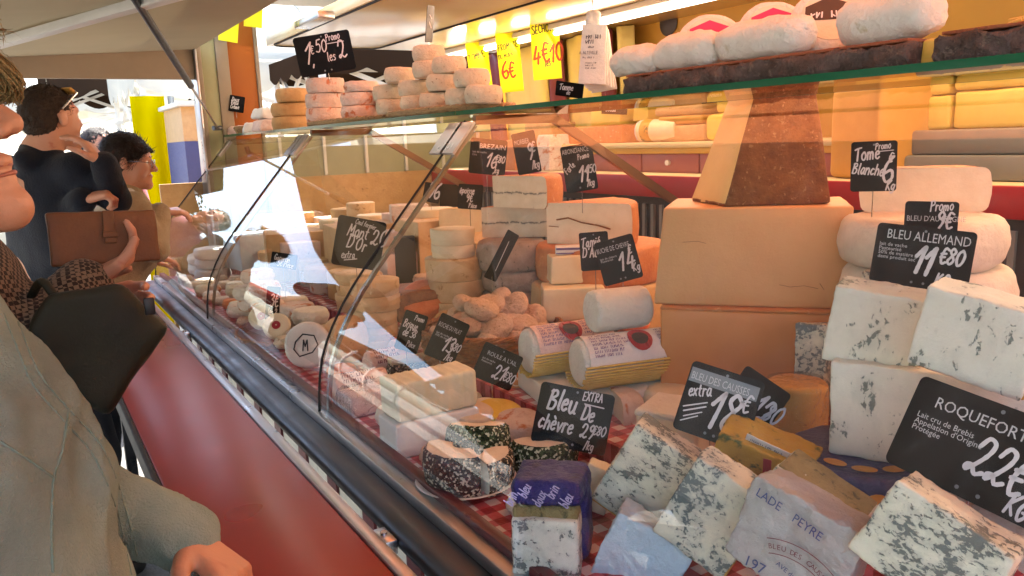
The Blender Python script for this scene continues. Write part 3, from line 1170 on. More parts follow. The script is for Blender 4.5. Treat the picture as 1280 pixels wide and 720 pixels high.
def stroke(bm, pts, w, y=0.0):
    """Flat marker line through 2-D points in the x,z plane."""
    pts = [Vector(p) for p in pts]
    if len(pts) < 2:
        return
    a = (pts[0] - pts[1]).normalized() * w * 0.4
    b = (pts[-1] - pts[-2]).normalized() * w * 0.4
    pts = [pts[0] + a] + pts + [pts[-1] + b]
    L, R = [], []
    for i, p in enumerate(pts):
        t = (pts[min(i + 1, len(pts) - 1)] - pts[max(i - 1, 0)])
        if t.length < 1e-9:
            t = Vector((1, 0))
        t.normalize()
        n = Vector((-t.y, t.x))
        ww = w * (0.28 if i in (0, len(pts) - 1) else 0.5) * random.uniform(0.88, 1.1)
        for lst, s in ((L, 1), (R, -1)):
            q = p + n * ww * s
            lst.append(bm.verts.new((q.x, y, q.y)))
    for i in range(len(pts) - 1):
        bm.faces.new([L[i], R[i], R[i + 1], L[i + 1]])


def hand(bm, s, x, z, size, w=0.13, slant=0.0, tilt=0.0, y=0.0, centre=False, stretch=0.74):
    """Write a handwritten line starting at x,z; size is the height of a capital."""
    total = sum(HAND[c][0] + 0.08 for c in s) * size * stretch
    cx = -total / 2 if centre else 0.0
    ct, st = math.cos(rad(tilt)), math.sin(rad(tilt))
    for ch in s:
        wd, strokes = HAND[ch]
        jx, jz, js = random.uniform(-.02, .02), random.uniform(-.04, .04), random.uniform(0.93, 1.07)
        for pts in strokes:
            out = []
            for q in catmull(pts):
                u = cx + (q.x * stretch + q.y * slant + jx) * size * js
                v = (q.y + jz) * size * js
                out.append((x + u * ct - v * st, z + u * st + v * ct))
            stroke(bm, out, size * w, y)
        cx += (wd + 0.08) * size * stretch


def print_mesh(s, size, align='LEFT', squeeze=1.0, weight=0.0):
    """Printed line in the x,z plane, facing -y."""
    cu = bpy.data.curves.new('f', 'FONT')
    cu.body = s
    cu.size = size
    cu.align_x = align
    cu.resolution_u = 2
    cu.offset = weight
    o = bpy.data.objects.new('f', cu)
    COL.objects.link(o)
    dg = bpy.context.evaluated_depsgraph_get()
    me = bpy.data.meshes.new_from_object(o.evaluated_get(dg))
    bpy.data.objects.remove(o)
    bpy.data.curves.remove(cu)
    for v in me.vertices:
        x, y = v.co.x * squeeze, v.co.y
        v.co = Vector((x, 0, y))
    return me


def add_print(bm, s, x, z, size, align='LEFT', squeeze=1.0, tilt=0.0, y=0.0, weight=0.0):
    me = print_mesh(s, size, align, squeeze, weight)
    ct, st = math.cos(rad(tilt)), math.sin(rad(tilt))
    for v in me.vertices:
        a, b = v.co.x, v.co.z
        v.co = Vector((x + a * ct - b * st, y, z + a * st + b * ct))
    bm.from_mesh(me)
    bpy.data.meshes.remove(me)


def small_print(bm, x, z, w, rows, step, size, seed=1, y=0.0):
    """Rows of print too small to read in the photograph: runs of short letter-like ticks."""
    r = random.Random(seed)
    for i in range(rows):
        u = x
        end = x + w * r.uniform(.6, 1.0)
        while u < end:
            n = r.randint(3, 8)
            for _ in range(n):
                if u > end:
                    break
                a = r.uniform(.5, .75) * size
                stroke(bm, [(u, z - i * step), (u + r.uniform(-.1, .15) * size, z - i * step + a)], size * .16, y)
                if r.random() < .6:
                    stroke(bm, [(u, z - i * step + r.choice((0, .5)) * a), (u + size * .32, z - i * step + r.choice((.1, .9)) * a)], size * .14, y)
                u += size * .48
            u += size * .5


def flat(bm):
    me = bpy.data.meshes.new('m')
    bm.to_mesh(me)
    bm.free()
    return me


def wrap_round(me, r, lift=0.0006):
    """Bend lettering from the x,z plane (facing -y) around an upright cylinder of radius r centred on the origin."""
    for v in me.vertices:
        a = v.co.x / r
        rr = r + lift
        v.co = Vector((rr * math.sin(a), -rr * math.cos(a), v.co.z))
    me.update()
    return me


def rounded_plate(w, h, r, th, n=4):
    """Thin board with round corners in the x,z plane, front at y=-th."""
    pts = []
    for cx, cz, a0 in ((w / 2 - r, h / 2 - r, 0), (-w / 2 + r, h / 2 - r, 90), (-w / 2 + r, -h / 2 + r, 180), (w / 2 - r, -h / 2 + r, 270)):
        for i in range(n + 1):
            a = rad(a0 + 90 * i / n)
            pts.append((cx + r * math.cos(a), cz + r * math.sin(a)))
    N = len(pts)
    verts = [(x, -th, z) for x, z in pts] + [(x, 0, z) for x, z in pts]
    faces = [list(range(N)), list(range(N, 2 * N))[::-1]] + [[i, N + i, N + (i + 1) % N, (i + 1) % N] for i in range(N)]
    return pydata(verts, faces, False)


def price_tag(label, px, py, x, wpx, hpx, roll=0, yaw=0, pitch=0, hw=(), pr=(), lines=(), pin=0.06, rivets=2, tape=None, y=None, group='chalkboard price tags', name='price_tag', pin_x=0.0, corner=0.07, xyz=None):
    """A black price tag. hw: handwriting (text, x, z, size, tilt); pr: print (text, x, z, size, squeeze); positions in half-widths/half-heights."""
    p = Vector(xyz) if xyz else (gx(px, py, x) if y is None else gy(px, py, y))
    k = ppm(p)
    w, h = wpx / k, hpx / k
    t = thing(name, label, 'price tag', group=group, mw=Matrix.Translation(p) @ facing(p, yaw, pitch, roll))
    th = 0.0014
    obj('board', rounded_plate(w, h, corner * min(w, h), th), M['chalkboard'], t)
    if tape:
        tx0, tx1, tz0, tz1, tt = tape
        me = box(tx0 * w / 2, tx1 * w / 2, -th - 0.0004, -th, tz0 * h / 2, tz1 * h / 2)
        o = obj('label_strip', me, M['tape_grey'], t)
        o.rotation_euler = (0, rad(-tt), 0)
    if pr:
        bm = bmesh.new()
        for (s, u, v, size, sq) in pr:
            add_print(bm, s, u * w / 2, v * h / 2, size * h, 'LEFT', sq, 0, -th - 0.0006)
        obj('printed_name', flat(bm), M['print_white'], t)
    if hw or lines:
        bm = bmesh.new()
        for e in hw:
            s, u, v, size, tilt = e[:5]
            hand(bm, s, u * w / 2, v * h / 2, size * h, e[5] if len(e) > 5 else 0.13, 0.12, tilt, -th - 0.0005)
        for pts, lw in lines:
            stroke(bm, [(a * w / 2, b * h / 2) for a, b in pts], lw * h, -th - 0.0005)
        obj('handwriting', flat(bm), M['chalk'], t)
    bmr = bmesh.new()
    rv = [(0, 0.86), (-0.12, -0.84), (0.12, -0.84)][:rivets]
    for (u, v) in rv:
        for i in range(10):
            pass
        c = Vector((u * w / 2, -th - 0.0004, v * h / 2))
        ring = [bmr.verts.new(c + Vector((math.cos(a), 0, math.sin(a))) * 0.022 * h) for a in [i / 8 * 2 * math.pi for i in range(8)]]
        bmr.faces.new(ring)
    if rv:
        obj('rivet_holes', flat(bmr), M['tape_grey'], t)
    if pin:
        # the pin hangs straight down whatever the tilt of the board
        R = t.matrix_basis.to_3x3().inverted()
        a = Vector((pin_x * w / 2, 0.001, -h * 0.40))
        d = (R @ Vector((0, 0, -1))) * (pin + h * 0.1)
        obj('pin', tube([a, a + d], 0.0011, 6), M['chrome'], t)
    return t


# ================================================================ THE SETTING
g = struct('ground', box(-150, 150, -150, 150, -0.2, 0.0), M['asphalt'])

SEAM = [-0.758, 1.712, 2.948, 4.182]
PROFILE = [(.520, 1.008), (.523, 1.05), (.528, 1.09), (.536, 1.13), (.549, 1.165), (.566, 1.20), (.588, 1.238), (.618, 1.282), (.655, 1.328), (.700, 1.380), (.745, 1.433), (.805, 1.502), (.865, 1.572), (.905, 1.618), (.928, 1.646)]
TIER1, TIER2 = 1.00, 1.05

# ---- red customer counter
c = thing('counter', 'long glossy red customer ledge in front of the display case', 'counter', (0, 0, 0))
obj('ledge_top', box(.163, .400, -0.6, 4.12, .945, .98, .004), M['red_laminate'], c)
obj('edge_strip', box(.150, .1625, -0.6, 4.12, .935, .981, .003), M['black_rubber'], c)
obj('metal_trim', box(.4005, .424, -0.6, 4.12, .940, .984, .003), M['aluminium'], c)
for i in range(4):
    y = 0.2 + i * 1.1
    obj('support_leg', box(.24, .28, y - .02, y + .02, 0.0, .944, .004), M['steel_dark'], c)

# ---- refrigerated display case
case = thing('display_case', 'long refrigerated cheese display case with sloping curved glass front', 'display case', (0, 0, 0))
obj('front_panel', box(.60, .63, SEAM[0], 4.18, .25, .955), M['white_panel'], case)
for i in range(19):
    y = -0.6 + i * 0.25
    obj('panel_stripe', box(.592, .5995, y - .035, y + .035, .25, .95), M['maroon_frame'], case)
sec = [(.458, .950), (.452, .958), (.451, .968), (.456, .978), (.468, .985), (.49, .9875), (.56, .9875), (.56, .945), (.47, .945)]
obj('bumper_rail', extrude_path(sec, SEAM[0], 4.19), M['steel_dark'], case)
obj('glass_rail', box(.508, .534, SEAM[0], 4.19, .988, 1.010, .002), M['aluminium'], case)
obj('inner_frame', box(.5345, .556, SEAM[0], 4.17, .988, 1.022, .003), M['maroon_frame'], case)
obj('lower_deck', box(.556, .86, SEAM[0], 4.17, .955, TIER1), M['gingham'], case)
obj('upper_deck', box(.8602, 1.60, SEAM[0], 4.17, .955, TIER2), M['gingham'], case)
obj('rear_panel', box(1.60, 1.64, SEAM[0], 4.17, .30, 1.16), M['fridge_dark'], case)
for i in range(6):
    y = 0.55 + i * 0.6
    if i in (1, 4):
        o = obj('rail_latch', box(.428, .4505, y - .028, y + .028, .948, .974, .003), M['steel_clamp'], case)
        obj('latch_screw', tube([(.438, y, .974), (.438, y, .979)], .006, 8), M['chrome'], o)
for a, b in zip(SEAM[:-1], SEAM[1:]):
    obj('glass_pane', extrude_path(PROFILE, a + .002, b - .002, False, .006), M['pane'], case)
# end pane
pts = [(x + .004, z) for x, z in PROFILE] + [(1.22, 1.646), (1.58, 1.30), (1.58, 1.01)]
n = len(pts)
obj('end_pane', pydata([(x, 4.184, z) for x, z in pts] + [(x, 4.190, z) for x, z in pts], [list(range(n)), list(range(2 * n - 1, n - 1, -1))] + [[i, n + i, n + (i + 1) % n, (i + 1) % n] for i in range(n)], False), M['pane'], case)
for s in SEAM[1:]:
    obj('seam_gasket', tube([(x - .0015, s, z + .001) for x, z in PROFILE], .0028, 6), M['black_rubber'], case)
    if s < 4:
        obj('glass_rib', extrude_path([(x + .012, z - .008) for x, z in PROFILE], s - .022, s - .008, False, .008), M['chrome'], case)
    # clamps that hold the glass to the shelf
    for e in (-1, 1):
        if s > 4 and e > 0:
            continue
        y0, y1 = sorted((s + e * .006, s + e * .062))
        a, b = Vector((.862, 1.5685)), Vector((.922, 1.6385))
        d = (b - a).normalized()
        nn = Vector((-d.y, d.x)) * .002
        q = [a + nn, b + nn, b + nn * 4, a + nn * 4]
        obj('clamp', pydata([(v.x, y, v.y) for y in (y0, y1) for v in q], [[0, 1, 2, 3], [7, 6, 5, 4], [0, 4, 5, 1], [1, 5, 6, 2], [2, 6, 7, 3], [3, 7, 4, 0]], False), M['steel_clamp'], case)
    # bracket arms under the shelf
    if s < 4:
        obj('support_arm', bar((.94, s - .02, 1.648), (1.175, s - .02, 1.648), .016, .022), M['arm_bronze'], case)
        obj('support_arm', bar((1.165, s - .02, 1.650), (1.605, s - .02, 1.395), .016, .022), M['arm_bronze'], case)
        obj('support_post', bar((1.60, s - .02, 1.40), (1.60, s - .02, 1.10), .02, .02, (0, 1, 0)), M['arm_bronze'], case)
for a, b in zip(SEAM[:-1], SEAM[1:]):
    sh = obj('shelf_pane', box(.9035, 1.2165, a + .003, b - .003, 1.6602, 1.6698), M['shelf_glass'], case)
    obj('shelf_edge', box(.900, .9035, a + .003, b - .003, 1.660, 1.670), M['glass_edge'], sh)
    obj('shelf_edge', box(1.2165, 1.220, a + .003, b - .003, 1.660, 1.670), M['glass_edge'], sh)

# ---- market truck body: flap, end post, ceiling, rear wall
truck = thing('market_truck', 'cream market stall truck with raised beige side flap and orange end post', 'truck', (0, 0, 0))
FZ = lambda x: 2.077 + (x - .79) * .068      # underside of the raised flap
def flap_sheet(y0, y1, ny, sagf, xe=.81):
    nx = 14
    vv, ff = [], []
    for lay in (0, 1):
        for i in range(nx + 1):
            x = -1.05 + i * ((xe + 1.05) / nx)
            for j in range(ny + 1):
                y = y0 + j * ((y1 - y0) / ny)
                sag = sagf * math.sin(j * 1.1) * math.sin(i * .9) if 0 < i < nx and 0 < j < ny else 0
                vv.append((x, y, FZ(x) - sag + lay * .006))
    W = ny + 1
    o2 = (nx + 1) * W
    for lay in (0, 1):
        for i in range(nx):
            for j in range(ny):
                q = lay * o2 + i * W + j
                ff.append([q, q + 1, q + W + 1, q + W])
    for j in range(ny):
        for q in (j, nx * W + j):
            ff.append([q, q + 1, o2 + q + 1, o2 + q])
    for i in range(nx):
        for q in (i * W, i * W + ny):
            ff.append([q, q + W, o2 + q + W, o2 + q])
    return pydata(vv, ff, True, 40)


flap = obj('side_flap', flap_sheet(2.45, 4.2, 10, .008), M['flap_fabric'], truck)
obj('added_near_awning', flap_sheet(-.15, 2.44, 14, .012, .79), M['added_awning_cloth'], truck)  # unseen awning added to shape the light, cut short to let sky in
verts, faces = [], []
nz = 26
for i in range(nz * 2 + 1):
    y = -.15 + 4.35 * i / (nz * 2)
    for dx in (0, .004):
        verts += [(-1.052 + dx, y, FZ(-1.05) + .006), (-1.052 + dx, y, FZ(-1.05) - (.20 if i % 2 else .29))]
for i in range(nz * 2):
    q = i * 4
    faces += [[q, q + 4, q + 5, q + 1], [q + 2, q + 3, q + 7, q + 6], [q + 1, q + 5, q + 7, q + 3]]
obj('awning_valance', pydata(verts, faces, False), M['tent_brown'], truck)
a, b = gz(0, 45, 2.03), gz(200, 0, 2.03)
d = (b - a)
pa, pb = a - d * 1.0, b + d * .9
obj('flap_brace', bar((pa.x, pa.y, FZ(pa.x) - .018), (pb.x, pb.y, FZ(pb.x) - .018), .045, .03, bev=.004), M['flap_bar'], flap)
obj('flap_edge', box(-1.05, .80, 4.2005, 4.235, FZ(0) - .085, FZ(0) + .075, .004), M['post_taupe'], flap)
p_top, p_bot = gz(166, -6, 2.04), gy(272, 160, 4.10)
mid = p_top.lerp(p_bot, .56)
strut = obj('gas_strut', tube([p_top, mid], .013, 10), M['black_plastic'], truck)
obj('strut_rod', tube([mid, p_bot], .006, 8), M['chrome'], strut)
obj('strut_joint', tube([p_bot + Vector((-.02, .0, 0)), p_bot + Vector((.02, .02, 0))], .012, 8), M['steel_dark'], strut)
# end post, built up from upright strips
for (x0, x1, y0, y1, m) in ((.800, .812, 4.17, 4.30, 'aluminium'), (.8125, .835, 4.19, 4.30, 'post_taupe'), (.8355, .905, 4.21, 4.30, 'post_green'), (.9055, .965, 4.20, 4.30, 'post_taupe'), (.9655, 1.10, 4.23, 4.30, 'post_orange'), (1.1005, 1.118, 4.22, 4.30, 'post_taupe')):
    obj('end_post_strip', box(x0, x1, y0, y1, .30, 2.62, .003), M[m], truck)
obj('end_wall', box(.60, 2.60, 4.305, 4.33, .25, 1.44), M['rind_tan'], truck)
obj('end_wall', box(1.13, 2.60, 4.305, 4.33, 1.4405, 1.655), M['end_cream'], truck)
for i in range(6):
    obj('end_wall_rib', box(1.2 + i * .24, 1.215 + i * .24, 4.29, 4.3045, 1.445, 1.65), M['flap_bar'], truck)
ceil = obj('ceiling_panel', box(1.16, 2.62, 2.302, 4.22, 2.105, 2.16, .004), M['cream_ceiling'], truck)
obj('ceiling_panel', box(1.46, 2.62, -2.2, 2.30, 2.105, 2.16, .004), M['cream_ceiling'], truck)
seal = [(1.175, 2.32), (1.175, 4.12), (1.195, 4.17), (1.24, 4.19), (1.66, 4.19), (1.71, 4.17), (1.735, 4.12), (1.74, -2.0)]
obj('rubber_seal', tube([(x, y, 2.104) for x, y in seal], .006, 6), M['black_rubber'], ceil)
hp = gz(392, 22, 2.10)
obj('ceiling_latch', box(hp.x - .035, hp.x + .035, hp.y - .15, hp.y + .15, 2.075, 2.1045, .006), M['steel_clamp'], ceil)
obj('added_roof_sheet', box(.70, 1.20, 3.0, 4.4, 2.34, 2.343), M['tent_white'], truck)  # added over the roof gap to keep direct sun out and glow white
obj('added_roof_sheet', box(.70, 1.20, 2.40, 2.998, 2.34, 2.343), M['added_warm_sheet'], truck)  # unseen tinted sheet, added to send warm light down on the case
obj('added_roof_sheet', box(.70, 1.55, -2.2, 2.398, 2.34, 2.343), M['added_warm_sheet'], truck)  # wider unseen part of the added warm light sheet
obj('roof_upper', box(1.2002, 2.75, 2.402, 4.4, 2.34, 2.40), M['white_panel'], truck)
obj('roof_upper', box(1.5502, 2.75, -2.2, 2.40, 2.34, 2.40), M['white_panel'], truck)
obj('rear_wall', box(2.60, 2.64, -2.2, 4.33, .25, 2.105), M['wall_orange'], truck)
obj('front_sill', box(1.66, 1.72, -1.0, 4.2, .25, .40), M['fridge_dark'], truck)
obj('truck_floor', box(1.64, 2.60, -2.2, 4.3, .20, .249), M['fridge_dark'], truck)
obj('near_wall', box(.60, 2.60, -2.24, -2.2, .25, 2.33), M['wall_orange'], truck)

# ---- curtain of yellow and burgundy bands on the rear wall
cur = thing('curtain', 'yellow curtain with narrow burgundy bands hanging behind the yellow price cards', 'curtain', (0, 0, 0))
edges = [(545, 572, 0), (572, 586, 1), (586, 613, 0), (613, 632, 1), (632, 686, 0), (686, 706, 1), (706, 750, 0), (750, 768, 1), (768, 790, 0)]
XC = 2.50
for (pa, pb, red) in edges:
    ya, yb = gx(pb, 130, XC).y, gx(pa, 130, XC).y
    k = 8
    verts, faces = [], []
    for i in range(k + 1):
        y = ya + (yb - ya) * i / k + (.001 if i == 0 else 0)
        xx = XC + .018 * math.sin(i / k * math.pi * 2 + pa) - (.02 if red else 0)
        for z in (1.46, 1.60, 1.8, 2.0, 2.10):
            verts.append((xx + .006 * math.sin(z * 9 + i), y - (2.1 - z) * .10, z))
    for i in range(k):
        for j in range(4):
            q = i * 5 + j
            faces.append([q, q + 1, q + 6, q + 5])
    me = pydata(verts, faces, True, 180)
    o = obj('curtain_band', me, M['curtain_burgundy' if red else 'curtain_yellow'], cur)
    sm = o.modifiers.new('thick', 'SOLIDIFY')
    sm.thickness = .003

# ---- strip lamp over the rear counter (lit in the photograph)
LX, LZ = 2.16, 2.075
lamp = thing('tube_lamp', 'lit white tube lamp running along the ceiling above the yellow price cards', 'lamp', (LX, 2.9, LZ))
obj('housing', box(-.035, .035, -4.6, 1.28, .006, .029, .004), M['flap_bar'], lamp)
t = NT('lit_tube')
t.pbr((1, .9, .75), 0.4, None, emit=(1.0, .86, .66), estr=1.5)
obj('light_tube', tube([(0, -4.55, -.008), (0, 1.25, -.008)], .013, 10), t.m, lamp)
la = bpy.data.lights.new('lamp_glow', 'AREA')
la.shape = 'RECTANGLE'
la.size, la.size_y = .05, 5.6
la.energy = 11
la.color = (1.0, .62, .40)
lo = bpy.data.objects.new('lamp_glow', la)
COL.objects.link(lo)
lo.parent = lamp
lo.location = (-.02, -1.65, -.035)
lo.rotation_euler = (0, rad(58), 0)

# ---- rear counter with red fascia, drawers and shelves
rc = thing('rear_counter', 'rear counter with red fascia board, pink drawers and cream shelves', 'counter', (0, 0, 0))
obj('worktop', box(2.10, 2.60, -.6, 4.3, 1.428, 1.446, .003), M['board_cream'], rc)
obj('red_fascia', box(2.085, 2.0995, -.6, 4.3, 1.362, 1.444, .003), M['red_fascia'], rc)
obj('dark_front', box(2.13, 2.16, -.6, 4.3, .25, 1.427), M['fridge_dark'], rc)
bm = bmesh.new()
for i in range(70):
    y = .3 + i * .05
    bar((2.12, y, 1.05), (2.12, y, 1.33), .012, .016, (0, 1, 0), 0, bm)
obj('grille', to_mesh(bm, False), M['shelf_grey'], rc)
yd0 = 2.2
for i in range(7):
    y = 1.60 + i * .335
    d = obj('drawer', box(2.235, 2.26, y, y + .328, 1.4465, 1.522, .003), M['drawer_pink'], rc)
    obj('knob', tube([(2.234, y + .164, 1.487), (2.222, y + .164, 1.487)], .011, 10), M['flap_bar'], d)
obj('shelf_front', box(2.225, 2.24, 1.58, 4.0, 1.5225, 1.545, .002), M['board_yellow'], rc)
obj('upper_shelf', box(2.215, 2.60, 1.58, 4.0, 1.5455, 1.568, .003), M['board_cream'], rc)
obj('grey_step', box(2.20, 2.60, .2, 1.52, 1.4465, 1.515, .01), M['shelf_grey'], rc)
obj('grey_shelf', box(2.22, 2.60, .2, 1.52, 1.516, 1.585, .01), M['shelf_grey'], rc)


# ---- tents across the alley and at its far end
def tent(label, cx, cy, w, d, eave, apex, roof, valance=0.22, tooth='round', group='market tents', base=0.0, side=None):
    t = thing('market_tent', label, 'tent', (cx, cy, 0), group=group)
    k = 8
    verts, faces = [], []
    for i in range(k + 1):
        for j in range(k + 1):
            u, v = i / k * 2 - 1, j / k * 2 - 1
            m = max(abs(u), abs(v))
            z = eave + (apex - eave) * (1 - m) - .05 * math.sin(m * math.pi) * (1 - abs(abs(u) - abs(v)))
            verts.append((u * w / 2, v * d / 2, z))
    for i in range(k):
        for j in range(k):
            q = i * (k + 1) + j
            faces.append([q, q + k + 1, q + k + 2, q + 1])
    r = obj('roof', pydata(verts, faces, True, 30), M[roof], t)
    s = r.modifiers.new('thick', 'SOLIDIFY')
    s.thickness = .004
    for (ax, ay, bx, by) in ((-1, -1, 1, -1), (1, -1, 1, 1), (1, 1, -1, 1), (-1, 1, -1, -1)):
        a, b = Vector((ax * w / 2, ay * d / 2, eave)), Vector((bx * w / 2, by * d / 2, eave))
        nt = max(4, int((b - a).length / .33))
        sub = 8
        verts, faces = [], []
        for i in range(nt * sub + 1):
            p = a.lerp(b, i / (nt * sub))
            f = (i % sub) / sub
            dz = valance * (.72 + .28 * (math.sin(f * math.pi) if tooth == 'round' else 1 - abs(2 * f - 1)))
            out = Vector((ax + bx, ay + by, 0)).normalized() * .012
            verts += [p + out, p + out - Vector((0, 0, dz))]
        for i in range(nt * sub):
            faces.append([2 * i, 2 * i + 2, 2 * i + 3, 2 * i + 1])
        o = obj('valance', pydata(verts, faces, False), M[roof], t)
        s = o.modifiers.new('thick', 'SOLIDIFY')
        s.thickness = .003
        # scissor bars along this side
        for h in range(2):
            p0, p1 = a.lerp(b, h / 2), a.lerp(b, (h + 1) / 2)
            inn = Vector((-(ax + bx), -(ay + by), 0)).normalized() * .05
            obj('truss_bar', bar(p0 + inn - Vector((0, 0, .05)), p1 + inn - Vector((0, 0, .42)), .02, .03), M['flap_bar'], t)
            obj('truss_bar', bar(p0 + inn * 1.6 - Vector((0, 0, .42)), p1 + inn * 1.6 - Vector((0, 0, .05)), .02, .03), M['flap_bar'], t)
        obj('eave_bar', bar(a + inn * .6 - Vector((0, 0, .03)), b + inn * .6 - Vector((0, 0, .03)), .03, .03), M['flap_bar'], t)
    for u in (-1, 1):
        for v in (-1, 1):
            obj('leg', box(u * w / 2 * .97 - .02, u * w / 2 * .97 + .02, v * d / 2 * .97 - .02, v * d / 2 * .97 + .02, 0, eave, .003), M['flap_bar'], t)
    for (ax, ay) in ((-1, -1), (1, -1), (1, 1), (-1, 1)):
        obj('hip_bar', bar((ax * w / 2 * .96, ay * d / 2 * .96, eave - .03), (0, 0, apex - .06), .022, .03), M['flap_bar'], t)
    if side:
        for (x0, y0, x1, y1, z0, z1, m, nm) in side:
            kk = 12
            verts, faces = [], []
            for i in range(kk + 1):
                f = i / kk
                off = .03 * math.sin(f * 9)
                for z in (z0, (z0 + z1) / 2, z1):
                    verts.append((x0 + (x1 - x0) * f - cx, y0 + (y1 - y0) * f - cy + off, z))
            for i in range(kk):
                for j in range(2):
                    q = i * 3 + j
                    faces.append([q, q + 3, q + 4, q + 1])
            o = obj(nm, pydata(verts, faces, True, 180), M[m], t)
            s = o.modifiers.new('thick', 'SOLIDIFY')
            s.thickness = .004
    return t


ya, yb = gy(171, 200, 6.46), gy(214, 200, 6.46)
tent('dark brown tent with scalloped edge behind the man in the navy jacket', 1.30, 9.6, 1.9, 1.9, 2.45, 3.05, 'tent_brown', .34)
tent('white tent with a bright yellow side cloth behind the woman with glasses', 2.2, 7.4, 2.75, 1.8, 2.28, 2.95, 'tent_white', .26, side=[(ya.x, 6.46, yb.x, 6.46, .02, 2.0, 'tent_yellow', 'side_cloth'), (yb.x + .02, 6.47, yb.x + .07, 6.47, .02, 2.0, 'tent_white', 'side_cloth')])
tent('white tent standing farthest down the alley, below the brown tent edge', .4, 13.6, 3.0, 3.0, 2.35, 3.0, 'tent_white', side=[(-1.1, 15.1, 1.9, 15.1, .02, 2.3, 'tent_white', 'side_cloth')])
tent('dark brown tent seen past the orange post above the shelf', 2.75, 5.75, 2.0, 1.1, 2.22, 2.6, 'tent_brown', .16)
tent('white tent far behind the orange post and the paper wrapped cheeses', 5.6, 13.0, 3.4, 3.4, 2.7, 3.8, 'tent_white')
# the far side of the alley, seen mirrored in the sloping glass; its sunlit cloth lights the stall
tent('white zigzag edged tent with white front cloth across the alley, mirrored in the glass', -4.6, 3.2, 3.0, 3.2, 2.3, 3.1, 'tent_white', .3, 'tooth', side=[(-3.1, 1.65, -3.1, 4.75, .02, 1.9, 'tent_white', 'side_cloth')])
tent('cream fronted tent far along the opposite row, mirrored in the glass', -4.9, 12.4, 3.0, 3.6, 2.4, 3.3, 'tent_brown', .3, 'tooth')
tent('last tent of the opposite row at its far end, mirrored in the glass', -4.4, 16.6, 3.2, 3.6, 2.4, 3.4, 'tent_red', .3, 'tooth')
tent('brown zigzag edged tent across the alley, mirrored in the far glass', -5.0, 8.2, 3.0, 3.6, 2.2, 3.0, 'tent_brown', .3, 'tooth')
tent('white zigzag edged tent with cream front cloth across the alley, mirrored in the glass', -4.8, -.8, 3.0, 3.4, 2.3, 3.1, 'tent_white', .3, 'tooth', side=[(-3.3, -2.4, -3.3, .8, .02, 1.9, 'tent_white', 'side_cloth')])

# blue and beige cabin seen past the end of the truck
bl = gy(231, 180, 5.6)
cab = thing('market_cabin', 'beige cabin with a blue lower half beside the yellow side cloth', 'cabin', (bl.x, 5.6, 0))
obj('lower_wall', box(0, .34, 0, .7, 0, 1.66), M['print_blue'], cab)
obj('upper_wall', box(.0, .34, .01, .7, 1.6605, 1.88), M['paper_kraft'], cab)
obj('roof_edge', box(-.03, .37, -.04, .74, 1.8805, 1.91, .006), M['flap_bar'], cab)

# ---- tree beyond the tents
def tree(label, x, y, hgt, rx, seed, n=5200):
    rnd = random.Random(seed)
    t = thing('leafy_tree', label, 'tree', (x, y, 0))
    bm = bmesh.new()
    tips = []
    tube([(0, 0, 0), (.05, .02, hgt * .25), (-.03, .05, hgt * .5), (.02, 0, hgt * .8)], [.17, .13, .09, .03], 8, bm=bm)
    for i in range(11):
        a = i * 2.4
        z0 = hgt * rnd.uniform(.28, .62)
        L = rx * rnd.uniform(.6, 1.0)
        e = Vector((math.cos(a) * L, math.sin(a) * L, z0 + L * rnd.uniform(.4, .9)))
        tube([(0, 0, z0), (e.x * .5, e.y * .5, z0 + (e.z - z0) * .4), e], [.06, .04, .012], 6, bm=bm)
        tips.append(e)
    obj('trunk', to_mesh(bm), M['bark'], t)
    verts, faces = [], []
    cl = [(tp + Vector((rnd.gauss(0, .3), rnd.gauss(0, .3), rnd.gauss(0, .35))) * rx * .6, rnd.uniform(.25, .55) * rx * .8) for tp in tips for _ in range(4)]
    for i in range(n):
        cpt, r = rnd.choice(cl)
        v = Vector((rnd.gauss(0, 1), rnd.gauss(0, 1), rnd.gauss(0, .8))).normalized() * r * rnd.uniform(.3, 1.0) ** .5
        p = cpt + v
        s = rnd.uniform(.05, .10)
        u = Vector((rnd.gauss(0, 1), rnd.gauss(0, 1), rnd.gauss(0, .6))).normalized() * s
        w = u.cross(Vector((rnd.gauss(0, 1), rnd.gauss(0, 1), 1))).normalized() * s * .55
        q = len(verts)
        verts += [p - u, p + w, p + u, p - w]
        faces.append([q, q + 1, q + 2, q + 3])
    obj('crown', pydata(verts, faces, False, recalc=False), M['leaf'], t)
    return t


surf('leaf', rgb('566248'), rgb('76845c'), 2, 0.6, 0.1, 30, 0.002, 0.3)
tree('grey green leafy tree beyond the tents at the far left', .1, 22, 5.6, 1.7, 3)
tree('tall leafy tree beyond the far tents, right of the grey green tree', 2.6, 30, 7.2, 2.4, 5)


# ================================================================ CHEESES IN THE CASE
def fz(p, off=0.0):
    """Heading that turns an upright thing's front (-y) to the aisle at p."""
    return -math.atan2(p[0], p[1]) + rad(off)


def zat(x, y, py):
    """Height above the spot x,y that shows at picture row py."""
    lo, hi = -1.0, 4.0
    for _ in range(40):
        m = (lo + hi) / 2
        c = AX.transposed() @ (Vector((x, y, m)) - EYE)
        if 360 - F_PX * c.y / c.z > py:
            lo = m
        else:
            hi = m
    return lo


def solo(name, mesh, mat, label, cat='cheese', loc=(0, 0, 0), rot=(0, 0, 0), group=None, mw=None):
    o = obj(name, mesh, mat, None, loc, rot if not isinstance(rot, (int, float)) else (0, 0, rot), mw)
    return tag(o, label, cat, group)


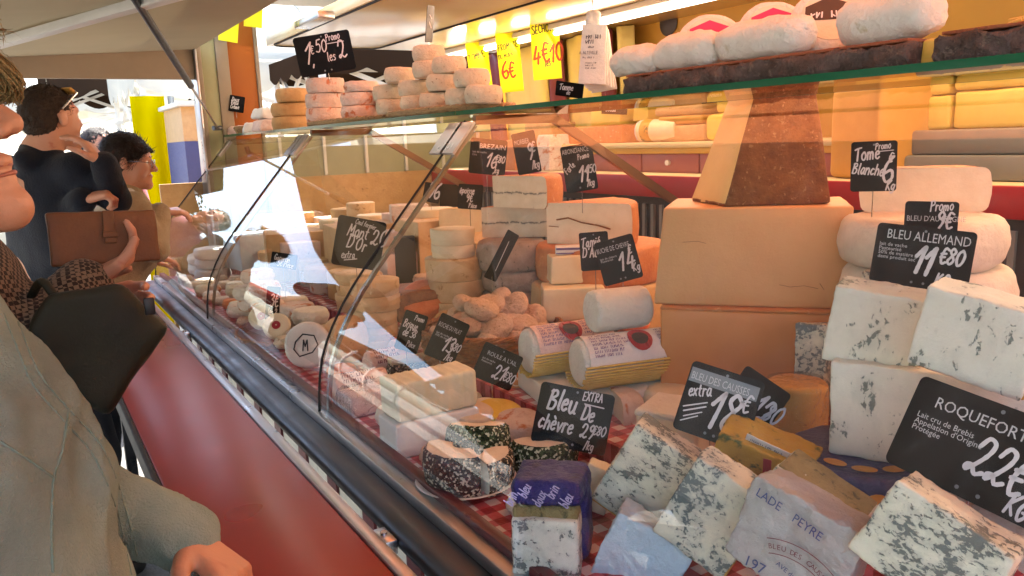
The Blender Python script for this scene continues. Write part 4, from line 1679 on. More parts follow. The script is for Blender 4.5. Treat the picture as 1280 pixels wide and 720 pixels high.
def wheel(name, label, loc, r, h, rind, e=.012, n=36, rot=0, amp=.002, seed=0, belly=.004, group=None, scale=25, cat='cheese', mw=None):
    me = lathe(profile_wheel(r, h, e, 4, belly), n, amp=amp, scale=scale, seed=seed, amp2=amp * .35, scale2=scale * 4)
    return solo(name, me, M[rind], label, cat, loc, rot, group, mw)


def sector(name, label, loc, r, h, rind, paste, a0, a1, e=.012, n=22, rot=0, amp=.002, seed=0, group=None, crack=None):
    """Cut piece of a wheel: the rind and the cut faces are its parts."""
    t = thing(name, label, 'cheese', loc, rot, group)
    pr = profile_wheel(r, h, e, 4, .003)
    obj('rind', lathe(pr, n, a0, a1, amp=amp, scale=25, seed=seed, amp2=amp * .4, scale2=100), M[rind], t)
    obj('cut_face', cut_faces(pr, a0, a1, 8, .004, 40, seed), M[paste], t)
    return t


# ---- the tall stack of big slabs with the brown rinded wedge on top
P0 = gx(938, 384, 1.20)
fw = Vector((P0.x, P0.y, 0)).normalized()
rt = Vector((fw.y, -fw.x, 0))
rot0 = fz(P0, -1)
k0 = ppm(P0)
ztop = zat(P0.x, P0.y, 259)
lw = 218 / k0
sl = thing('cheese_slab', 'lower orange slab with rough orange rind on top, under the big smooth slab', 'cheese', P0 + fw * .085 + Vector((0, 0, TIER2 - P0.z)), rot0)
obj('paste', hull([(x, y, z) for x in (-lw / 2, lw / 2) for y in (-.105, .13) for z in (0, P0.z - TIER2 - .006)], .004, 5, .0015, 18, 3), M['paste_amber'], sl)
obj('rind', block(lw, .235, .007, .003, 10, .001, 40, 4), M['rind_orange'], sl, (0, .0125, P0.z - TIER2 - .0068))
bw = 228 / k0
hh = ztop - P0.z
solo('cheese_slab', hull([(-bw / 2 - .008, -.11, 0), (bw / 2 - .004, -.11, 0), (bw / 2 + .004, -.11, hh), (-bw / 2 + .012, -.11, hh), (-bw / 2, .12, 0), (bw / 2, .12, 0), (bw / 2, .12, hh), (-bw / 2 + .012, .12, hh)], .005, 6, .0014, 15, 1), M['paste_gold'],
     'large smooth pale orange slab carrying the brown rinded wedge', 'cheese', P0 + fw * .11 + Vector((0, 0, .0005)), rot0)
# cracks that run across the slab's face
bm = bmesh.new()
for pts in ([(-.13, .128), (-.10, .130), (-.085, .126)], [(.055, .046), (.075, .042), (.10, .045), (.125, .04)], [(.128, .050), (.136, .038)]):
    stroke(bm, pts, .0009, 0)
q = solo('big_wedge', None, None, '', 'cheese') if False else None
cz = flat(bm)
o = obj('crack', cz, M['rind_brown'], bpy.data.objects['cheese_slab.001'], (0, -.1118, 0))
W1 = P0 + fw * .10
W1.z = ztop + .001
kw = ppm(W1)
wg = thing('cheese_wedge', 'tall brown rinded wedge with a pale cut side on the big slab', 'cheese', W1, rot0)


def cw(px, py, dy):
    """Point of the wedge: picture position and depth behind its front, in its own frame."""
    q = gx(px, py, W1.x)
    c = W1 + fw * dy
    d = ray(px, py)
    s = (c - EYE).dot(fw) / d.dot(fw)
    w = EYE + d * s - W1
    return Vector((w.dot(rt), w.dot(fw), max(w.z, 0)))


A, B, C, D = cw(906, 252, -.10), cw(1040, 244, -.06), cw(1016, 78, -.03), cw(953, 82, -.05)
E_, F_ = cw(926, 82, .04), cw(862, 233, .05)
A.z = B.z = 0
F_.z = 0
body = [A, B, C, D, E_, F_, B + Vector((0, .22, 0)), C + Vector((0, .16, 0)), F_ + Vector((.06, .16, 0)), E_ + Vector((.03, .10, 0))]
me = hull(body, .007, 6, .0022, 22, 5, .001, 90)
ow = obj('rind', me, M['rind_brown'], wg)
me.materials.append(M['paste_cantal'])
nrm = (F_ - A).cross(D - A).normalized()
if nrm.y > 0:
    nrm = -nrm
for f in me.polygons:
    if f.normal.dot(nrm) > .93:
        f.material_index = 1

# ---- white wheels with half a pale tomme on top
S = Vector((1.36, .83, 0))
ks = ppm((S.x, S.y, 1.4))
zt = zat(S.x - .08, S.y - .05, 268)
zm = zat(S.x - .14, S.y - .09, 318)
h1 = .088
WZ = [TIER2, TIER2 + .104, TIER2 + .208]
z2 = WZ[2] + .09
hts = [.108, .108, .090, .088]
zz = TIER2
tops = []
for i, hgt in enumerate(hts):
    wheel('round_cheese', ['lowest white wheel of the stack under the pale half tomme', 'second lowest white wheel of the stack under the pale half tomme', 'upper middle white wheel of the stack right of the big slab', 'top white wheel of the stack, carrying the pale half tomme'][i], (S.x + [.01, -.005, .012, 0][i], S.y + [.0, .008, -.006, 0][i], zz), .137 + [.0, .0, .004, -.002][i], hgt, 'rind_white', .026, 40, i * 1.3, .003, i, .004, 'white wheels stacked beside the big slab')
    zz += hgt
S_TOP = zz
hp = gx(1172, 258, 1.34)
hs = sector('half_cheese', 'pale half tomme with orange rind on the stacked white wheels', (S.x + .035, S.y + .02, S_TOP), .105, .080, 'rind_orange', 'paste_ivory', 0, 180, .016, 22, fz((S.x, S.y), 6), .002, 4)

# ---- roquefort group
fo = gz(1092, 648, TIER2)
fo = Vector((fo.x + .02, fo.y + .035, TIER2))
fl_ = thing('round_cheese', 'round cheese in dark blue foil with gold medals under the pale blue cheeses', 'cheese', fo, fz(fo))
obj('foil', lathe(profile_wheel(.112, .088, .014, 4, .003), 40, amp=.0022, scale=45, seed=2, amp2=.001, scale2=140), M['foil_navy'], fl_)
for i, (a, rr) in enumerate(((-118, .075), (-88, .078), (-58, .076), (-28, .07))):
    me = lathe([(0, 0), (.016, 0), (.017, .0006), (.0, .0007)], 16)
    for v in me.vertices:
        v.co.y *= .62
    obj('gold_medal', me, M['foil_gold'], fl_, (rr * math.cos(rad(a)), rr * math.sin(rad(a)), .0895), (0, 0, rad(a + 90)))
bm = bmesh.new()
small_print(bm, -.078, .060, .07, 5, .0085, .0075, 3)
obj('foil_print', wrap_round(flat(bm), .1155, .0012), M['print_lilac'], fl_)
bm = bmesh.new()
lab = [bm.verts.new((x, 0, z)) for x, z in ((.004, .010), (.038, .010), (.038, .056), (.004, .056))]
bm.faces.new(lab)
bmesh.ops.subdivide_edges(bm, edges=bm.edges[:], cuts=4, use_grid_fill=True)
obj('price_label', wrap_round(flat(bm), .1155, .0016), M['label_white'], fl_)
bm = bmesh.new()
small_print(bm, .007, .044, .028, 3, .009, .0065, 6)
obj('label_print', wrap_round(flat(bm), .1155, .0022), M['print_blue'], fl_)
bm = bmesh.new()
vs = [bm.verts.new((.021 + .015 * math.cos(a), 0, .060 + .012 * math.sin(a))) for a in [i / 14 * 2 * math.pi for i in range(14)]]
bm.faces.new(vs)
bmesh.ops.triangulate(bm, faces=bm.faces[:])
obj('gold_medal', wrap_round(flat(bm), .1155, .0021), M['foil_gold'], fl_)

# lower long block: its left front foot sits on the foil wheel
LB = gz(1034, 566, 1.139)
rl = rad(-66)
ux, uy = Vector((math.cos(rl), math.sin(rl), 0)), Vector((-math.sin(rl), math.cos(rl), 0))
lbw, lbd, lbh = .30, .15, .137
solo('blue_cheese_block', block(lbw, lbd, lbh, .004, 30, .0024, 28, 3, (1, 1), .0014, 130), M['blue_roquefort'], 'long pale blue veined block lying under the two leaning squares', 'cheese', LB + ux * lbw / 2 + uy * lbd / 2, (0, 0, rl))
UZ = LB.z + lbh + .002
solo('cheese_riser', block(.16, .10, .085, .01, 6, .002, 30, 8), M['foil_navy'], 'dark blue foil wrapped cheese hidden behind the gold medalled round', 'cheese', (LB + ux * .2 + uy * .08) + Vector((0, 0, TIER2 - LB.z)), (0, 0, rl))


def slab(name, label, px, py, x, wpx, hpx, th, roll, yaw, pitch, mat, crust=None, r=.0035, amp=.0022, seed=0, taper=(1, 1), sides='', y=None, group=None, cat='cheese', scale=28):
    """Thick slab whose broad face shows to the aisle; its crust parts lie on the sides named in sides (b r l t)."""
    p = gx(px, py, x) if y is None else gy(px, py, y)
    k = ppm(p)
    w, h = wpx / k, hpx / k
    t = thing(name, label, cat, group=group, mw=Matrix.Translation(p) @ facing(p, yaw, pitch, roll))
    me = block(w, th, h, r, 26, amp, scale, seed, taper, amp * .55, scale * 5)
    obj('paste', me, M[mat], t, (0, th / 2, -h / 2))
    if crust:
        c = .005
        if 'r' in sides:
            obj('crust', block(c, th * .98, h * .97, .002, 10, .0012, 60, seed), M[crust], t, (w / 2 - .001, th / 2 + .002, -h / 2 * .97))
        if 'l' in sides:
            obj('crust', block(c, th * .98, h * .97, .002, 10, .0012, 60, seed), M[crust], t, (-w / 2 + .001, th / 2 + .002, -h / 2 * .97))
        if 't' in sides:
            obj('crust', block(w * .97, th * .98, c, .002, 10, .0012, 60, seed), M[crust], t, (0, th / 2 + .002, h / 2 - .003))
        if 'b' in sides:
            obj('crust', block(w * .97, th * .98, c, .002, 10, .0012, 60, seed), M[crust], t, (0, th / 2 + .002, -h / 2 - .003))
    return t


slab('blue_cheese_block', 'left of two pale squares leaning on the long blue veined block', 1092, 416, .985, 116, 104, .055, 9, -8, 22, 'blue_roquefort', 'ochre_crust', seed=2, sides='r', taper=(.92, 1))
slab('blue_cheese_block', 'right of two pale squares leaning on the long blue veined block', 1214, 428, .93, 138, 112, .055, 13, -14, 22, 'blue_roquefort', 'ochre_crust', seed=6, sides='r', taper=(.95, 1))
slab('blue_cheese_piece', 'small standing piece with dense blue veins left of the long pale block', 1012, 452, 1.16, 40, 95, .07, 2, -20, 5, 'blue_german', seed=9)
slab('blue_cheese_piece', 'small dense blue piece half hidden behind the dark blue named tag', 1090, 374, 1.20, 26, 70, .05, 3, 0, 4, 'blue_german', seed=10)
# film wrapped drum left of it
fp = gz(1002, 572, TIER2)
fd = thing('wrapped_cheese', 'orange drum of cheese in crinkled cling film left of the foil round', 'cheese', (fp.x + .02, fp.y + .03, TIER2), fz(fp))
obj('rind', lathe(profile_wheel(.052, .125, .010, 4), 30, amp=.0015, scale=30), M['rind_orange_block'], fd)
obj('cling_film', lathe(profile_wheel(.0545, .128, .010, 4), 36, amp=.003, scale=60, seed=3, amp2=.001, scale2=150), M['film'], fd, (0, 0, .0004))
# pink crusted piece at the right edge
slab('cheese_piece', 'pinkish crusted piece with grey mould under the big 22 euro tag', 1238, 655, .86, 120, 62, .09, 24, -20, 24, 'rind_pink', seed=12, amp=.004)
slab('blue_cheese_block', 'wide blue veined slab in the lower right corner below the 22 euro tag', 1162, 694, .735, 168, 118, .07, 29, -6, 20, 'blue_causses', seed=14, amp=.003, taper=(.9, 1))

# ---- the pair of leaning blue slabs, their wrapper and neighbours
slab('blue_cheese_block', 'left of two leaning blue veined slabs behind the pale blue wrapper', 806, 604, .735, 94, 122, .06, 33, 2, 26, 'blue_causses', 'ochre_crust', seed=20, amp=.0028, sides='b')
slab('blue_cheese_block', 'right of two leaning blue veined slabs beside the printed wrapper', 886, 648, .715, 102, 124, .06, 31, -4, 26, 'blue_dense', 'ochre_crust', seed=23, amp=.0028, sides='r')
wp = slab('wrapped_cheese', 'blue cheese in grey printed wrapper at the bottom centre right', 990, 680, .70, 150, 116, .07, 23, -14, 22, 'paper_mauve', seed=25, amp=.006)
bm = bmesh.new()
add_print(bm, 'LADE', -.058, .030, .015, squeeze=.9, tilt=-4)
add_print(bm, 'PEYRE', -.010, .026, .015, squeeze=.9, tilt=-6)
add_print(bm, '197', -.040, -.052, .018, squeeze=1.0, tilt=4)
add_print(bm, 'AVE de', -.006, -.030, .008, tilt=-8)
obj('wrapper_print', flat(bm), M['print_blue'], wp, (0, -.0052, 0))
bm = bmesh.new()
word = 'BLEU DES CAUSSES'
for i, ch in enumerate(word):
    if ch == ' ':
        continue
    a = rad(118 - i * 3.75)
    R = .075
    add_print(bm, ch, .018 + R * math.cos(a) - .003, -.084 + R * math.sin(a), .0085, tilt=math.degrees(a) - 90)
for R in (.071, .088):
    stroke(bm, [(.018 + R * math.cos(rad(a)), -.084 + R * math.sin(rad(a))) for a in range(60, 124, 4)], .001, 0)
obj('wrapper_print', flat(bm), M['print_maroon'], wp, (0, -.0054, 0))
slab('wrapped_cheese', 'pale blue paper wrapped cheese at the bottom edge below the leaning slabs', 800, 706, .665, 104, 96, .07, 27, 2, 20, 'paper_lightblue', seed=27, amp=.004)
slab('blue_cheese_piece', 'crusted blue strip lying behind the printed grey wrapper', 1012, 634, .80, 118, 44, .07, 30, -6, 30, 'blue_dense', 'blue_crust', seed=29, amp=.003, sides='t')
hl = slab('labelled_cheese', 'cheese under a mustard and green picture label behind the leaning slabs', 946, 590, .845, 118, 62, .08, 20, -4, 34, 'herb_label', seed=31, amp=.003)
obj('red_band', block(.012, .001, .06, .0004, 6, .0008, 40), M['print_red'], hl, (.022, -.0025, -.03), (0, rad(-14), 0))
obj('green_patch', block(.030, .001, .052, .0004, 6, .0008, 40), M['label_green'], hl, (.046, -.0022, -.027), (0, rad(-10), 0))
bm = bmesh.new()
hand(bm, 'Le Brin', -.055, -.008, .016, .1, .2, -16)
obj('label_script', flat(bm), M['print_dark'], hl, (0, -.0042, 0))
pl = slab('price_slip', 'white paper slip with small print lying under the 12.80 tag', 962, 566, .86, 66, 30, .0012, 20, -4, 50, 'label_white', seed=33, amp=.0005, r=.0005, cat='label')
bm = bmesh.new()
small_print(bm, -.030, .008, .055, 4, .006, .0052, 5)
obj('slip_print', flat(bm), M['print_blue'], pl, (0, -.0012, 0))
slab('cheese_piece', 'pale crumb coloured piece between the pepper crown and the leaning slabs', 745, 612, .72, 40, 56, .05, 20, 0, 15, 'paste_ivory', seed=35)
# half drum in purple foil at the bottom
pf = gz(690, 726, TIER1)
pf = Vector((pf.x + .015, pf.y + .03, TIER1))
pu = thing('foil_wrapped_cheese', 'half drum of blue cheese in torn purple foil beside the plate', 'cheese', pf, fz(pf, -8))
kp = ppm((pf.x, pf.y, 1.08))
ph = zat(pf.x, pf.y, 598) - TIER1
obj('paste', block(.094, .07, ph * .66, .007, 16, .002, 30, 1, (.98, 1), .001, 110), M['blue_fourme'], pu)
obj('crust', block(.092, .055, ph * .16, .008, 12, .0028, 60, 4, (.97, .8)), M['blue_crust'], pu, (0, -.002, ph * .58), (rad(-10), 0, rad(2)))
obj('foil', block(.108, .078, ph * .98, .016, 18, .0028, 55, 3, (.96, .9), .0012, 150), M['foil_purple'], pu, (.004, .050, 0), (0, 0, 0))
obj('foil', block(.104, .085, ph * .27, .014, 16, .0028, 55, 5, (.94, .8), .0014, 150), M['foil_purple'], pu, (.002, .012, ph * .735), (rad(-8), 0, 0))
bm = bmesh.new()
for i in range(5):
    hand(bm, ['brin', 'bleu', 'doux', 'brin', 'bleu'][i], -.044 + i * .019, ph * .78 + (i % 2) * .012, .014, .12, .1, 64)
obj('foil_script', flat(bm), M['print_lilac'], pu, (0, -.018 - .0165, 0), (rad(-3), 0, 0))

# ---- plate with the pepper and herb crown
pc = gz(590, 612, TIER1)
plate = thing('plate', 'white plate under the pepper coated crown cheese', 'plate', (pc.x, pc.y + .02, TIER1))
obj('dish', lathe([(0, .003), (.05, .003), (.075, .008), (.088, .014), (.090, .0155), (.088, .0165), (.073, .0105), (.05, .006), (0, .006)], 44), M['china'], plate)


def ring_piece(t, ri, ro, h, a0, a1, coat, top, n=18, seed=0, bulge=.006):
    """Part of a ring shaped cheese: coat, top and cut ends."""
    prof = [(ro, 0), (ro + bulge * .7, h * .3), (ro + bulge, h * .6), (ro + bulge * .5, h * .9), (ro - .004, h)]
    inner = [(ri + .002, h), (ri, h * .8), (ri, 0)]
    obj('coat', lathe(prof, n, a0, a1, amp=.002, scale=70, seed=seed, keep=False), M[coat], t)
    obj('coat', lathe(inner, n, a0, a1, amp=.001, scale=70, seed=seed, keep=False), M[top], t)
    obj('top_face', lathe([(ri + .002, h), ((ri + ro) / 2, h + .003), (ro - .004, h)], n, a0, a1, amp=.002, scale=70, seed=seed, keep=False), M[top], t)
    out = prof + inner
    for a in (a0, a1):
        ca, sa = math.cos(rad(a)), math.sin(rad(a))
        obj('cut_face', pydata([(r * ca, r * sa, z) for r, z in out], [list(range(len(out)))], False), M['crown_cut'], t)


cc = Vector((pc.x, pc.y + .02, TIER1 + .0065))
c1 = thing('crown_cheese', 'peppered half of the crown cheese on the left of the white plate', 'cheese', cc, 0)
ring_piece(c1, .020, .070, .072, 130, 262, 'pepper', 'crown_paste', 18, 1)
c2 = thing('crown_cheese', 'greyish peppered piece of the crown cheese at the front of the plate', 'cheese', cc + Vector((.006, -.004, 0)), 0)
ring_piece(c2, .024, .074, .058, 266, 345, 'pepper', 'crown_paste', 12, 2)
c3 = thing('crown_cheese', 'green herb coated piece of the crown cheese at the back of the plate', 'cheese', cc + Vector((.052, .052, .002)), (rad(-10), rad(8), 0))
ring_piece(c3, .010, .056, .078, 165, 330, 'herbs', 'crown_paste', 16, 3)
q = gz(690, 590, TIER1)
c4 = thing('crown_cheese', 'green herb coated cheese with pale top behind the purple foil drum', 'cheese', (q.x, q.y + .03, TIER1), rad(20))
ring_piece(c4, .012, .062, .062, 150, 350, 'herbs', 'crown_paste', 18, 4)

# ---- two stacked bricks in front
BA = gz(497, 577, TIER1)
bl_, bw_, bh = .185, .088, .072
solo('cheese_brick', block(bl_, bw_, bh, .006, 12, .0015, 30, 1, (1.0, 1.0)), M['paper_white'], 'lower smooth white brick under the ridged brick by the glass', 'cheese', BA + Vector((bl_ / 2, bw_ / 2, 0)), 0)
me = block(bl_ - .008, bw_ - .004, bh + .004, .007, 30, .0015, 30, 2)
for v in me.vertices:
    if v.co.y < -bw_ * .3 or v.co.z > bh * .9:
        v.co.y -= .0016 * math.sin(v.co.x * 330 + 2 * math.sin(v.co.x * 90)) * (1 if v.co.y < -bw_ * .3 else 0)
    if v.co.z > bh * .9:
        v.co.z += .001 * math.sin(v.co.x * 330)
me.update()
solo('cheese_brick', me, M['brick_paste'], 'upper ridged cream coloured brick on the smooth white brick', 'cheese', BA + Vector((bl_ / 2 + .003, bw_ / 2 + .002, bh + .0015)), rad(1))

# ---- wrapped goat logs on straw
def goat_log(label, a, r, L, rot, seed, stamp=True, paper='paper_white', tilt=0):
    """Log lying along its local x, wrapped above in paper and below in straw."""
    t = thing('goat_log', label, 'cheese', a, (0, 0, rot))
    pr = profile_wheel(r * .95, L, .012, 4)
    me = lathe(pr, 30, amp=.0015, scale=30, seed=seed)
    RX = Matrix.Rotation(rad(90), 4, 'Y')
    me.transform(Matrix.Translation((0, 0, r)) @ RX)
    obj('paste', me, M['rind_snow'], t)
    verts, faces = [], []
    nn, mm = 24, 22
    for i in range(mm + 1):
        u = .010 + (L - .016) * i / mm
        for j in range(nn + 1):
            a_ = rad(4 + 205 * j / nn)
            edge = .006 * math.sin(u * 190 + seed) if j in (0, nn) else 0
            aa = a_ + edge * (1 if j == 0 else -1) * 6
            rr = r + .0006 + .0012 * noise.noise(Vector((u * 40, j * .6, seed)))
            verts.append((u, -rr * math.cos(aa), r + rr * math.sin(aa)))
    for i in range(mm):
        for j in range(nn):
            q = i * (nn + 1) + j
            faces.append([q, q + 1, q + nn + 2, q + nn + 1])
    o = obj('paper_wrap', pydata(verts, faces, True, 180), M[paper], t)
    bm = bmesh.new()
    ns = 22
    for j in range(ns):
        a_ = rad(2 - 146 * j / (ns - 1))
        rr = r + .0025
        y, z = -rr * math.cos(a_), max(.0015, r + rr * math.sin(a_))
        tube([(-.004 + random.uniform(-.003, .003), y, z), (L * .5, y + random.uniform(-.0006, .0006), z), (L * .985 + random.uniform(-.004, .002), y, z)], .0027, 5, bm=bm)
    obj('straw_mat', to_mesh(bm), M['straw'], t)
    if stamp:
        def onlog(me, lift):
            for v in me.vertices:
                a_ = (v.co.z) / r
                rr = r + lift
                v.co = Vector((v.co.x, -rr * math.cos(a_), r + rr * math.sin(a_)))
            me.update()
            return me
        bm = bmesh.new()
        small_print(bm, .022, r * 1.32, L * .34, 7, r * .155, .0075, seed)
        small_print(bm, L * .62, r * 1.30, L * .30, 5, r * .16, .0075, seed + 1)
        obj('paper_print', onlog(flat(bm), .0032), M['print_violet'], o)
        bm = bmesh.new()
        vs = [(L * .47 + .026 * math.cos(a), r * .98 + .028 * math.sin(a)) for a in [i / 18 * 2 * math.pi for i in range(18)]]
        bm.faces.new([bm.verts.new((x, 0, z)) for x, z in vs])
        bmesh.ops.triangulate(bm, faces=bm.faces[:])
        bmesh.ops.subdivide_edges(bm, edges=bm.edges[:], cuts=2)
        obj('red_badge', onlog(flat(bm), .0036), M['print_red'], o)
        bm = bmesh.new()
        vs = [(L * .47 + .018 * math.cos(a), r * .98 + .015 * math.sin(a)) for a in [i / 14 * 2 * math.pi for i in range(14)]]
        bm.faces.new([bm.verts.new((x, 0, z)) for x, z in vs])
        bmesh.ops.triangulate(bm, faces=bm.faces[:])
        bmesh.ops.subdivide_edges(bm, edges=bm.edges[:], cuts=1)
        obj('dark_badge', onlog(flat(bm), .0041), M['print_dark'], o)
    return t


rlog = .052
LZ_ = 1.095
la_ = gz(738, 492, LZ_)
solo('display_riser', block(.30, .26, LZ_ - TIER2, .006, 6, .001, 30), M['white_panel'], 'low white riser under the two wrapped goat logs', 'stand', (la_.x + .10, la_.y + .09, TIER2), rad(-13))
goat_log('front goat log in printed white paper on yellow straw', Vector((la_.x - .005, la_.y + rlog * .75, LZ_ + .0035)), rlog, .272, rad(-13), 1)
lb_ = gz(668, 478, LZ_)
lb_ = Vector((lb_.x + .01, lb_.y + rlog * .9, LZ_ + .0035))
goat_log('second goat log in pink tinted paper left of the front log', lb_, rlog, .20, rad(-8), 5, True, 'paper_pinkwhite')
tl = gx(793, 424, la_.x + .12)
me = lathe(profile_wheel(.044, .128, .010, 3), 40, amp=.001, scale=40, seed=3)
for v in me.vertices:
    a = math.atan2(v.co.y, v.co.x)
    rr = math.hypot(v.co.x, v.co.y)
    if rr > .04:
        s = 1 + .016 * math.sin(a * 26)
        v.co.x *= s
        v.co.y *= s
me.transform(Matrix.Rotation(rad(90), 4, 'Y'))
solo('goat_log', me, M['rind_snow'], 'short bare white grooved log lying on top of the two wrapped logs', 'cheese', Vector((la_.x + .055, la_.y + rlog * .75 + .030, LZ_ + .004 + rlog * 2 + .040)), (0, 0, rad(-12)))
# pale blocks behind the logs
pb = gx(722, 420, 1.22)
solo('cheese_block', block(.165, .10, .088, .006, 10, .002, 30, 4, (.97, 1), .001, 90), M['paste_pale'], 'lower pale block with small holes behind the second goat log', 'cheese', (pb.x, pb.y + .02, 1.128), fz(pb, 6))
solo('cheese_block', block(.195, .11, .075, .006, 10, .002, 30, 5, (.97, 1), .001, 90), M['paste_pale'], 'upper pale block carrying the violet packet behind the goat logs', 'cheese', (pb.x + .06, pb.y + .05, 1.218), fz(pb, 9))
solo('cheese_block', block(.22, .14, .077, .006, 8, .001, 30, 5), M['rind_grey'], 'grey rinded block at the foot of the pale blocks behind the logs', 'cheese', (pb.x + .03, pb.y + .04, TIER2), fz(pb, 9))
vp_ = thing('violet_packet', 'flat violet and white packet on the upper pale block', 'packet', (pb.x + .05, pb.y + .035, 1.2945), fz(pb, 2))
obj('wrapper', block(.150, .05, .020, .003, 8, .001, 40), M['label_white'], vp_)
obj('violet_stripe', box(-.073, .073, -.0265, -.0252, .0125, .018), M['print_violet'], vp_)
obj('violet_stripe', box(-.073, .073, -.0265, -.0252, .002, .005), M['print_violet'], vp_)

# ---- wicker basket of wrinkled rounds
def basket(label, loc, r, h, mat, rows=9, stakes=22, sx=1.0, flare=1.12, rotz=0, rim=.006, name='wicker_basket'):
    t = thing(name, label, 'basket', loc, rotz)
    bm = bmesh.new()
    for k in range(rows):
        z = .006 + (h - .01) * k / (rows - 1)
        rr = r * (1 + (flare - 1) * k / (rows - 1)) / flare
        pts = []
        N = stakes * 4
        for i in range(N):
            a = i / N * 2 * math.pi
            w = .0045 * math.sin(a * stakes / 2 * 2 + (math.pi if k % 2 else 0))
            pts.append(((rr + w) * sx * math.cos(a), (rr + w) * math.sin(a), z))
        tube(pts, (h / rows) * .62, 5, True, bm=bm)
    obj('weave', to_mesh(bm), M[mat], t)
    bm = bmesh.new()
    for i in range(stakes):
        a = (i + .5) / stakes * 2 * math.pi
        tube([(r / flare * sx * math.cos(a), r / flare * math.sin(a), 0.002), (r * sx * math.cos(a), r * math.sin(a), h)], .0024, 5, bm=bm)
    obj('stakes', to_mesh(bm), M[mat], t)
    bm = bmesh.new()
    for ph_ in (0, math.pi * 2 / 3, math.pi * 4 / 3):
        pts = []
        for i in range(96):
            a = i / 96 * 2 * math.pi
            b_ = a * 16 + ph_
            pts.append(((r + rim * .7 * math.cos(b_)) * sx * math.cos(a), (r + rim * .7 * math.cos(b_)) * math.sin(a), h + rim * .7 * math.sin(b_)))
        tube(pts, rim * .62, 5, True, bm=bm)
    obj('rim', to_mesh(bm), M[mat], t)
    me = lathe([(0, .004), (r / flare * .98, .004), (r / flare * .98, .001), (0, .001)], 28)
    for v in me.vertices:
        v.co.x *= sx
    obj('base', me, M[mat], t)
    return t


bk = Vector((.985, 1.73, TIER2))
basket('deep brown wicker basket heaped with wrinkled rounds', bk, .160, .085, 'wicker', 10, 26, 1.12, 1.1, rad(-30))
rnd = random.Random(5)
balls = []
for lay, (n, rr, z) in enumerate(((9, .112, .062), (5, .058, .066), (8, .092, .098), (4, .042, .100), (4, .06, .134), (1, 0, .140))):
    for i in range(n):
        a = i / n * 2 * math.pi + lay * .6
        balls.append((bk.x + rr * 1.1 * math.cos(a) * rnd.uniform(.9, 1.08), bk.y + rr * math.sin(a) * rnd.uniform(.9, 1.08), TIER2 + z + rnd.uniform(-.004, .006)))
shapes = []
for s in range(6):
    R_, H_, e_ = .036 - .002 * (s % 3), .032 + .004 * (s % 2), .0145
    prf = []
    for i in range(19):
        a = -math.pi / 2 + math.pi * i / 18
        ca, sa = math.cos(a), math.sin(a)
        prf.append((R_ * abs(ca) ** .55, H_ / 2 * math.copysign(abs(sa) ** .75, sa)))
    me = lathe(prf, 44, keep=False, angle=180)
    off_ = Vector((s * 9.1, s * 3.3, 0))
    for v in me.vertices:
        d = v.co.normalized()
        q = v.co * 105 + off_ + noise.noise_vector(v.co * 55 + off_) * .8
        ridge = 1 - abs(noise.noise(q)) * 2.4
        v.co += d * (ridge * .0022 + noise.noise(v.co * 40 + off_) * .0030)
    me.update()
    shapes.append(me)
for i, b in enumerate(balls):
    o = solo('small_round_cheese', shapes[i % 6], M['wrinkle'], 'small wrinkled round cheese heaped in the deep wicker basket', 'cheese', b, (rnd.uniform(-.7, .7), rnd.uniform(-.7, .7), rnd.uniform(0, 6)), 'wrinkled rounds heaped in the wicker basket')
    s = rnd.uniform(1.05, 1.32)
    o.scale = (s, s, s)

# ---- orange and grey tommes behind, morbier halves on top
T2 = gx(752, 330, 1.38)
T2 = Vector((T2.x, T2.y + .02, 0))
kt = ppm((T2.x, T2.y, 1.25))
za, zb, zc = zat(T2.x - .08, T2.y - .14, 360), zat(T2.x - .08, T2.y - .14, 312), zat(T2.x, T2.y - .1, 254)
wheel('round_cheese', 'wide brown wheel at the bottom of the stack behind the violet packet', (T2.x, T2.y, TIER2), .19, za - TIER2 - .001, 'rind_tan', .014, 40, 0, .003, 2)
wheel('round_cheese', 'wide orange rinded wheel under the pale cracked half', (T2.x + .01, T2.y, za), .182, zb - za, 'rind_orange', .014, 40, 1, .003, 3)
cq = gx(684, 305, T2.x - .12)
hc = sector('cheese_wedge', 'pale quarter wheel with a dark crack standing on the orange wheel', (cq.x, cq.y, zb + .001), .255, zc - zb, 'rind_orange', 'paste_ivory', 0, 62, .012, 20, fz(T2, -24), .002, 3)
bm = bmesh.new()
stroke(bm, [(.035, .068), (.07, .074), (.11, .062), (.16, .055), (.195, .046)], .0045, 0)
stroke(bm, [(.01, .05), (.04, .048)], .002, 0)
obj('crack', flat(bm), M['rind_brown'], hc, (0, -.0052, 0))
T1 = gx(648, 330, 1.22)
T1 = Vector((T1.x, T1.y + .03, 0))
cols = [zat(T1.x - .03, T1.y - .08, p) for p in (366, 340, 303, 263, 222)]
wheel('round_cheese', 'lowest grey rinded wheel left of the orange wheel', (T1.x, T1.y, TIER2), .098, cols[0] - TIER2 - .001, 'rind_grey', .014, 34, 0, .003, 5)
wheel('round_cheese', 'lower middle grey rinded wheel under the ash lined halves', (T1.x + .004, T1.y, cols[0]), .100, cols[1] - cols[0], 'rind_grey', .014, 34, 2, .003, 6)
wheel('round_cheese', 'upper grey pink wheel directly under the ash lined halves', (T1.x - .004, T1.y, cols[1]), .101, cols[2] - cols[1], 'rind_grey', .014, 34, 4, .003, 7)
mh = cols[3] - cols[2]
mq = gx(603, 300, T1.x - .05)
sector('cheese_wedge', 'lower ash lined quarter cheese of the pair, on the grey wheels', (mq.x, mq.y, cols[2] + .001), .215, mh - .001, 'rind_orange', 'paste_morbier', 0, 60, .014, 20, fz(T1, -10), .002, 5)
mq = gx(617, 262, T1.x - .02)
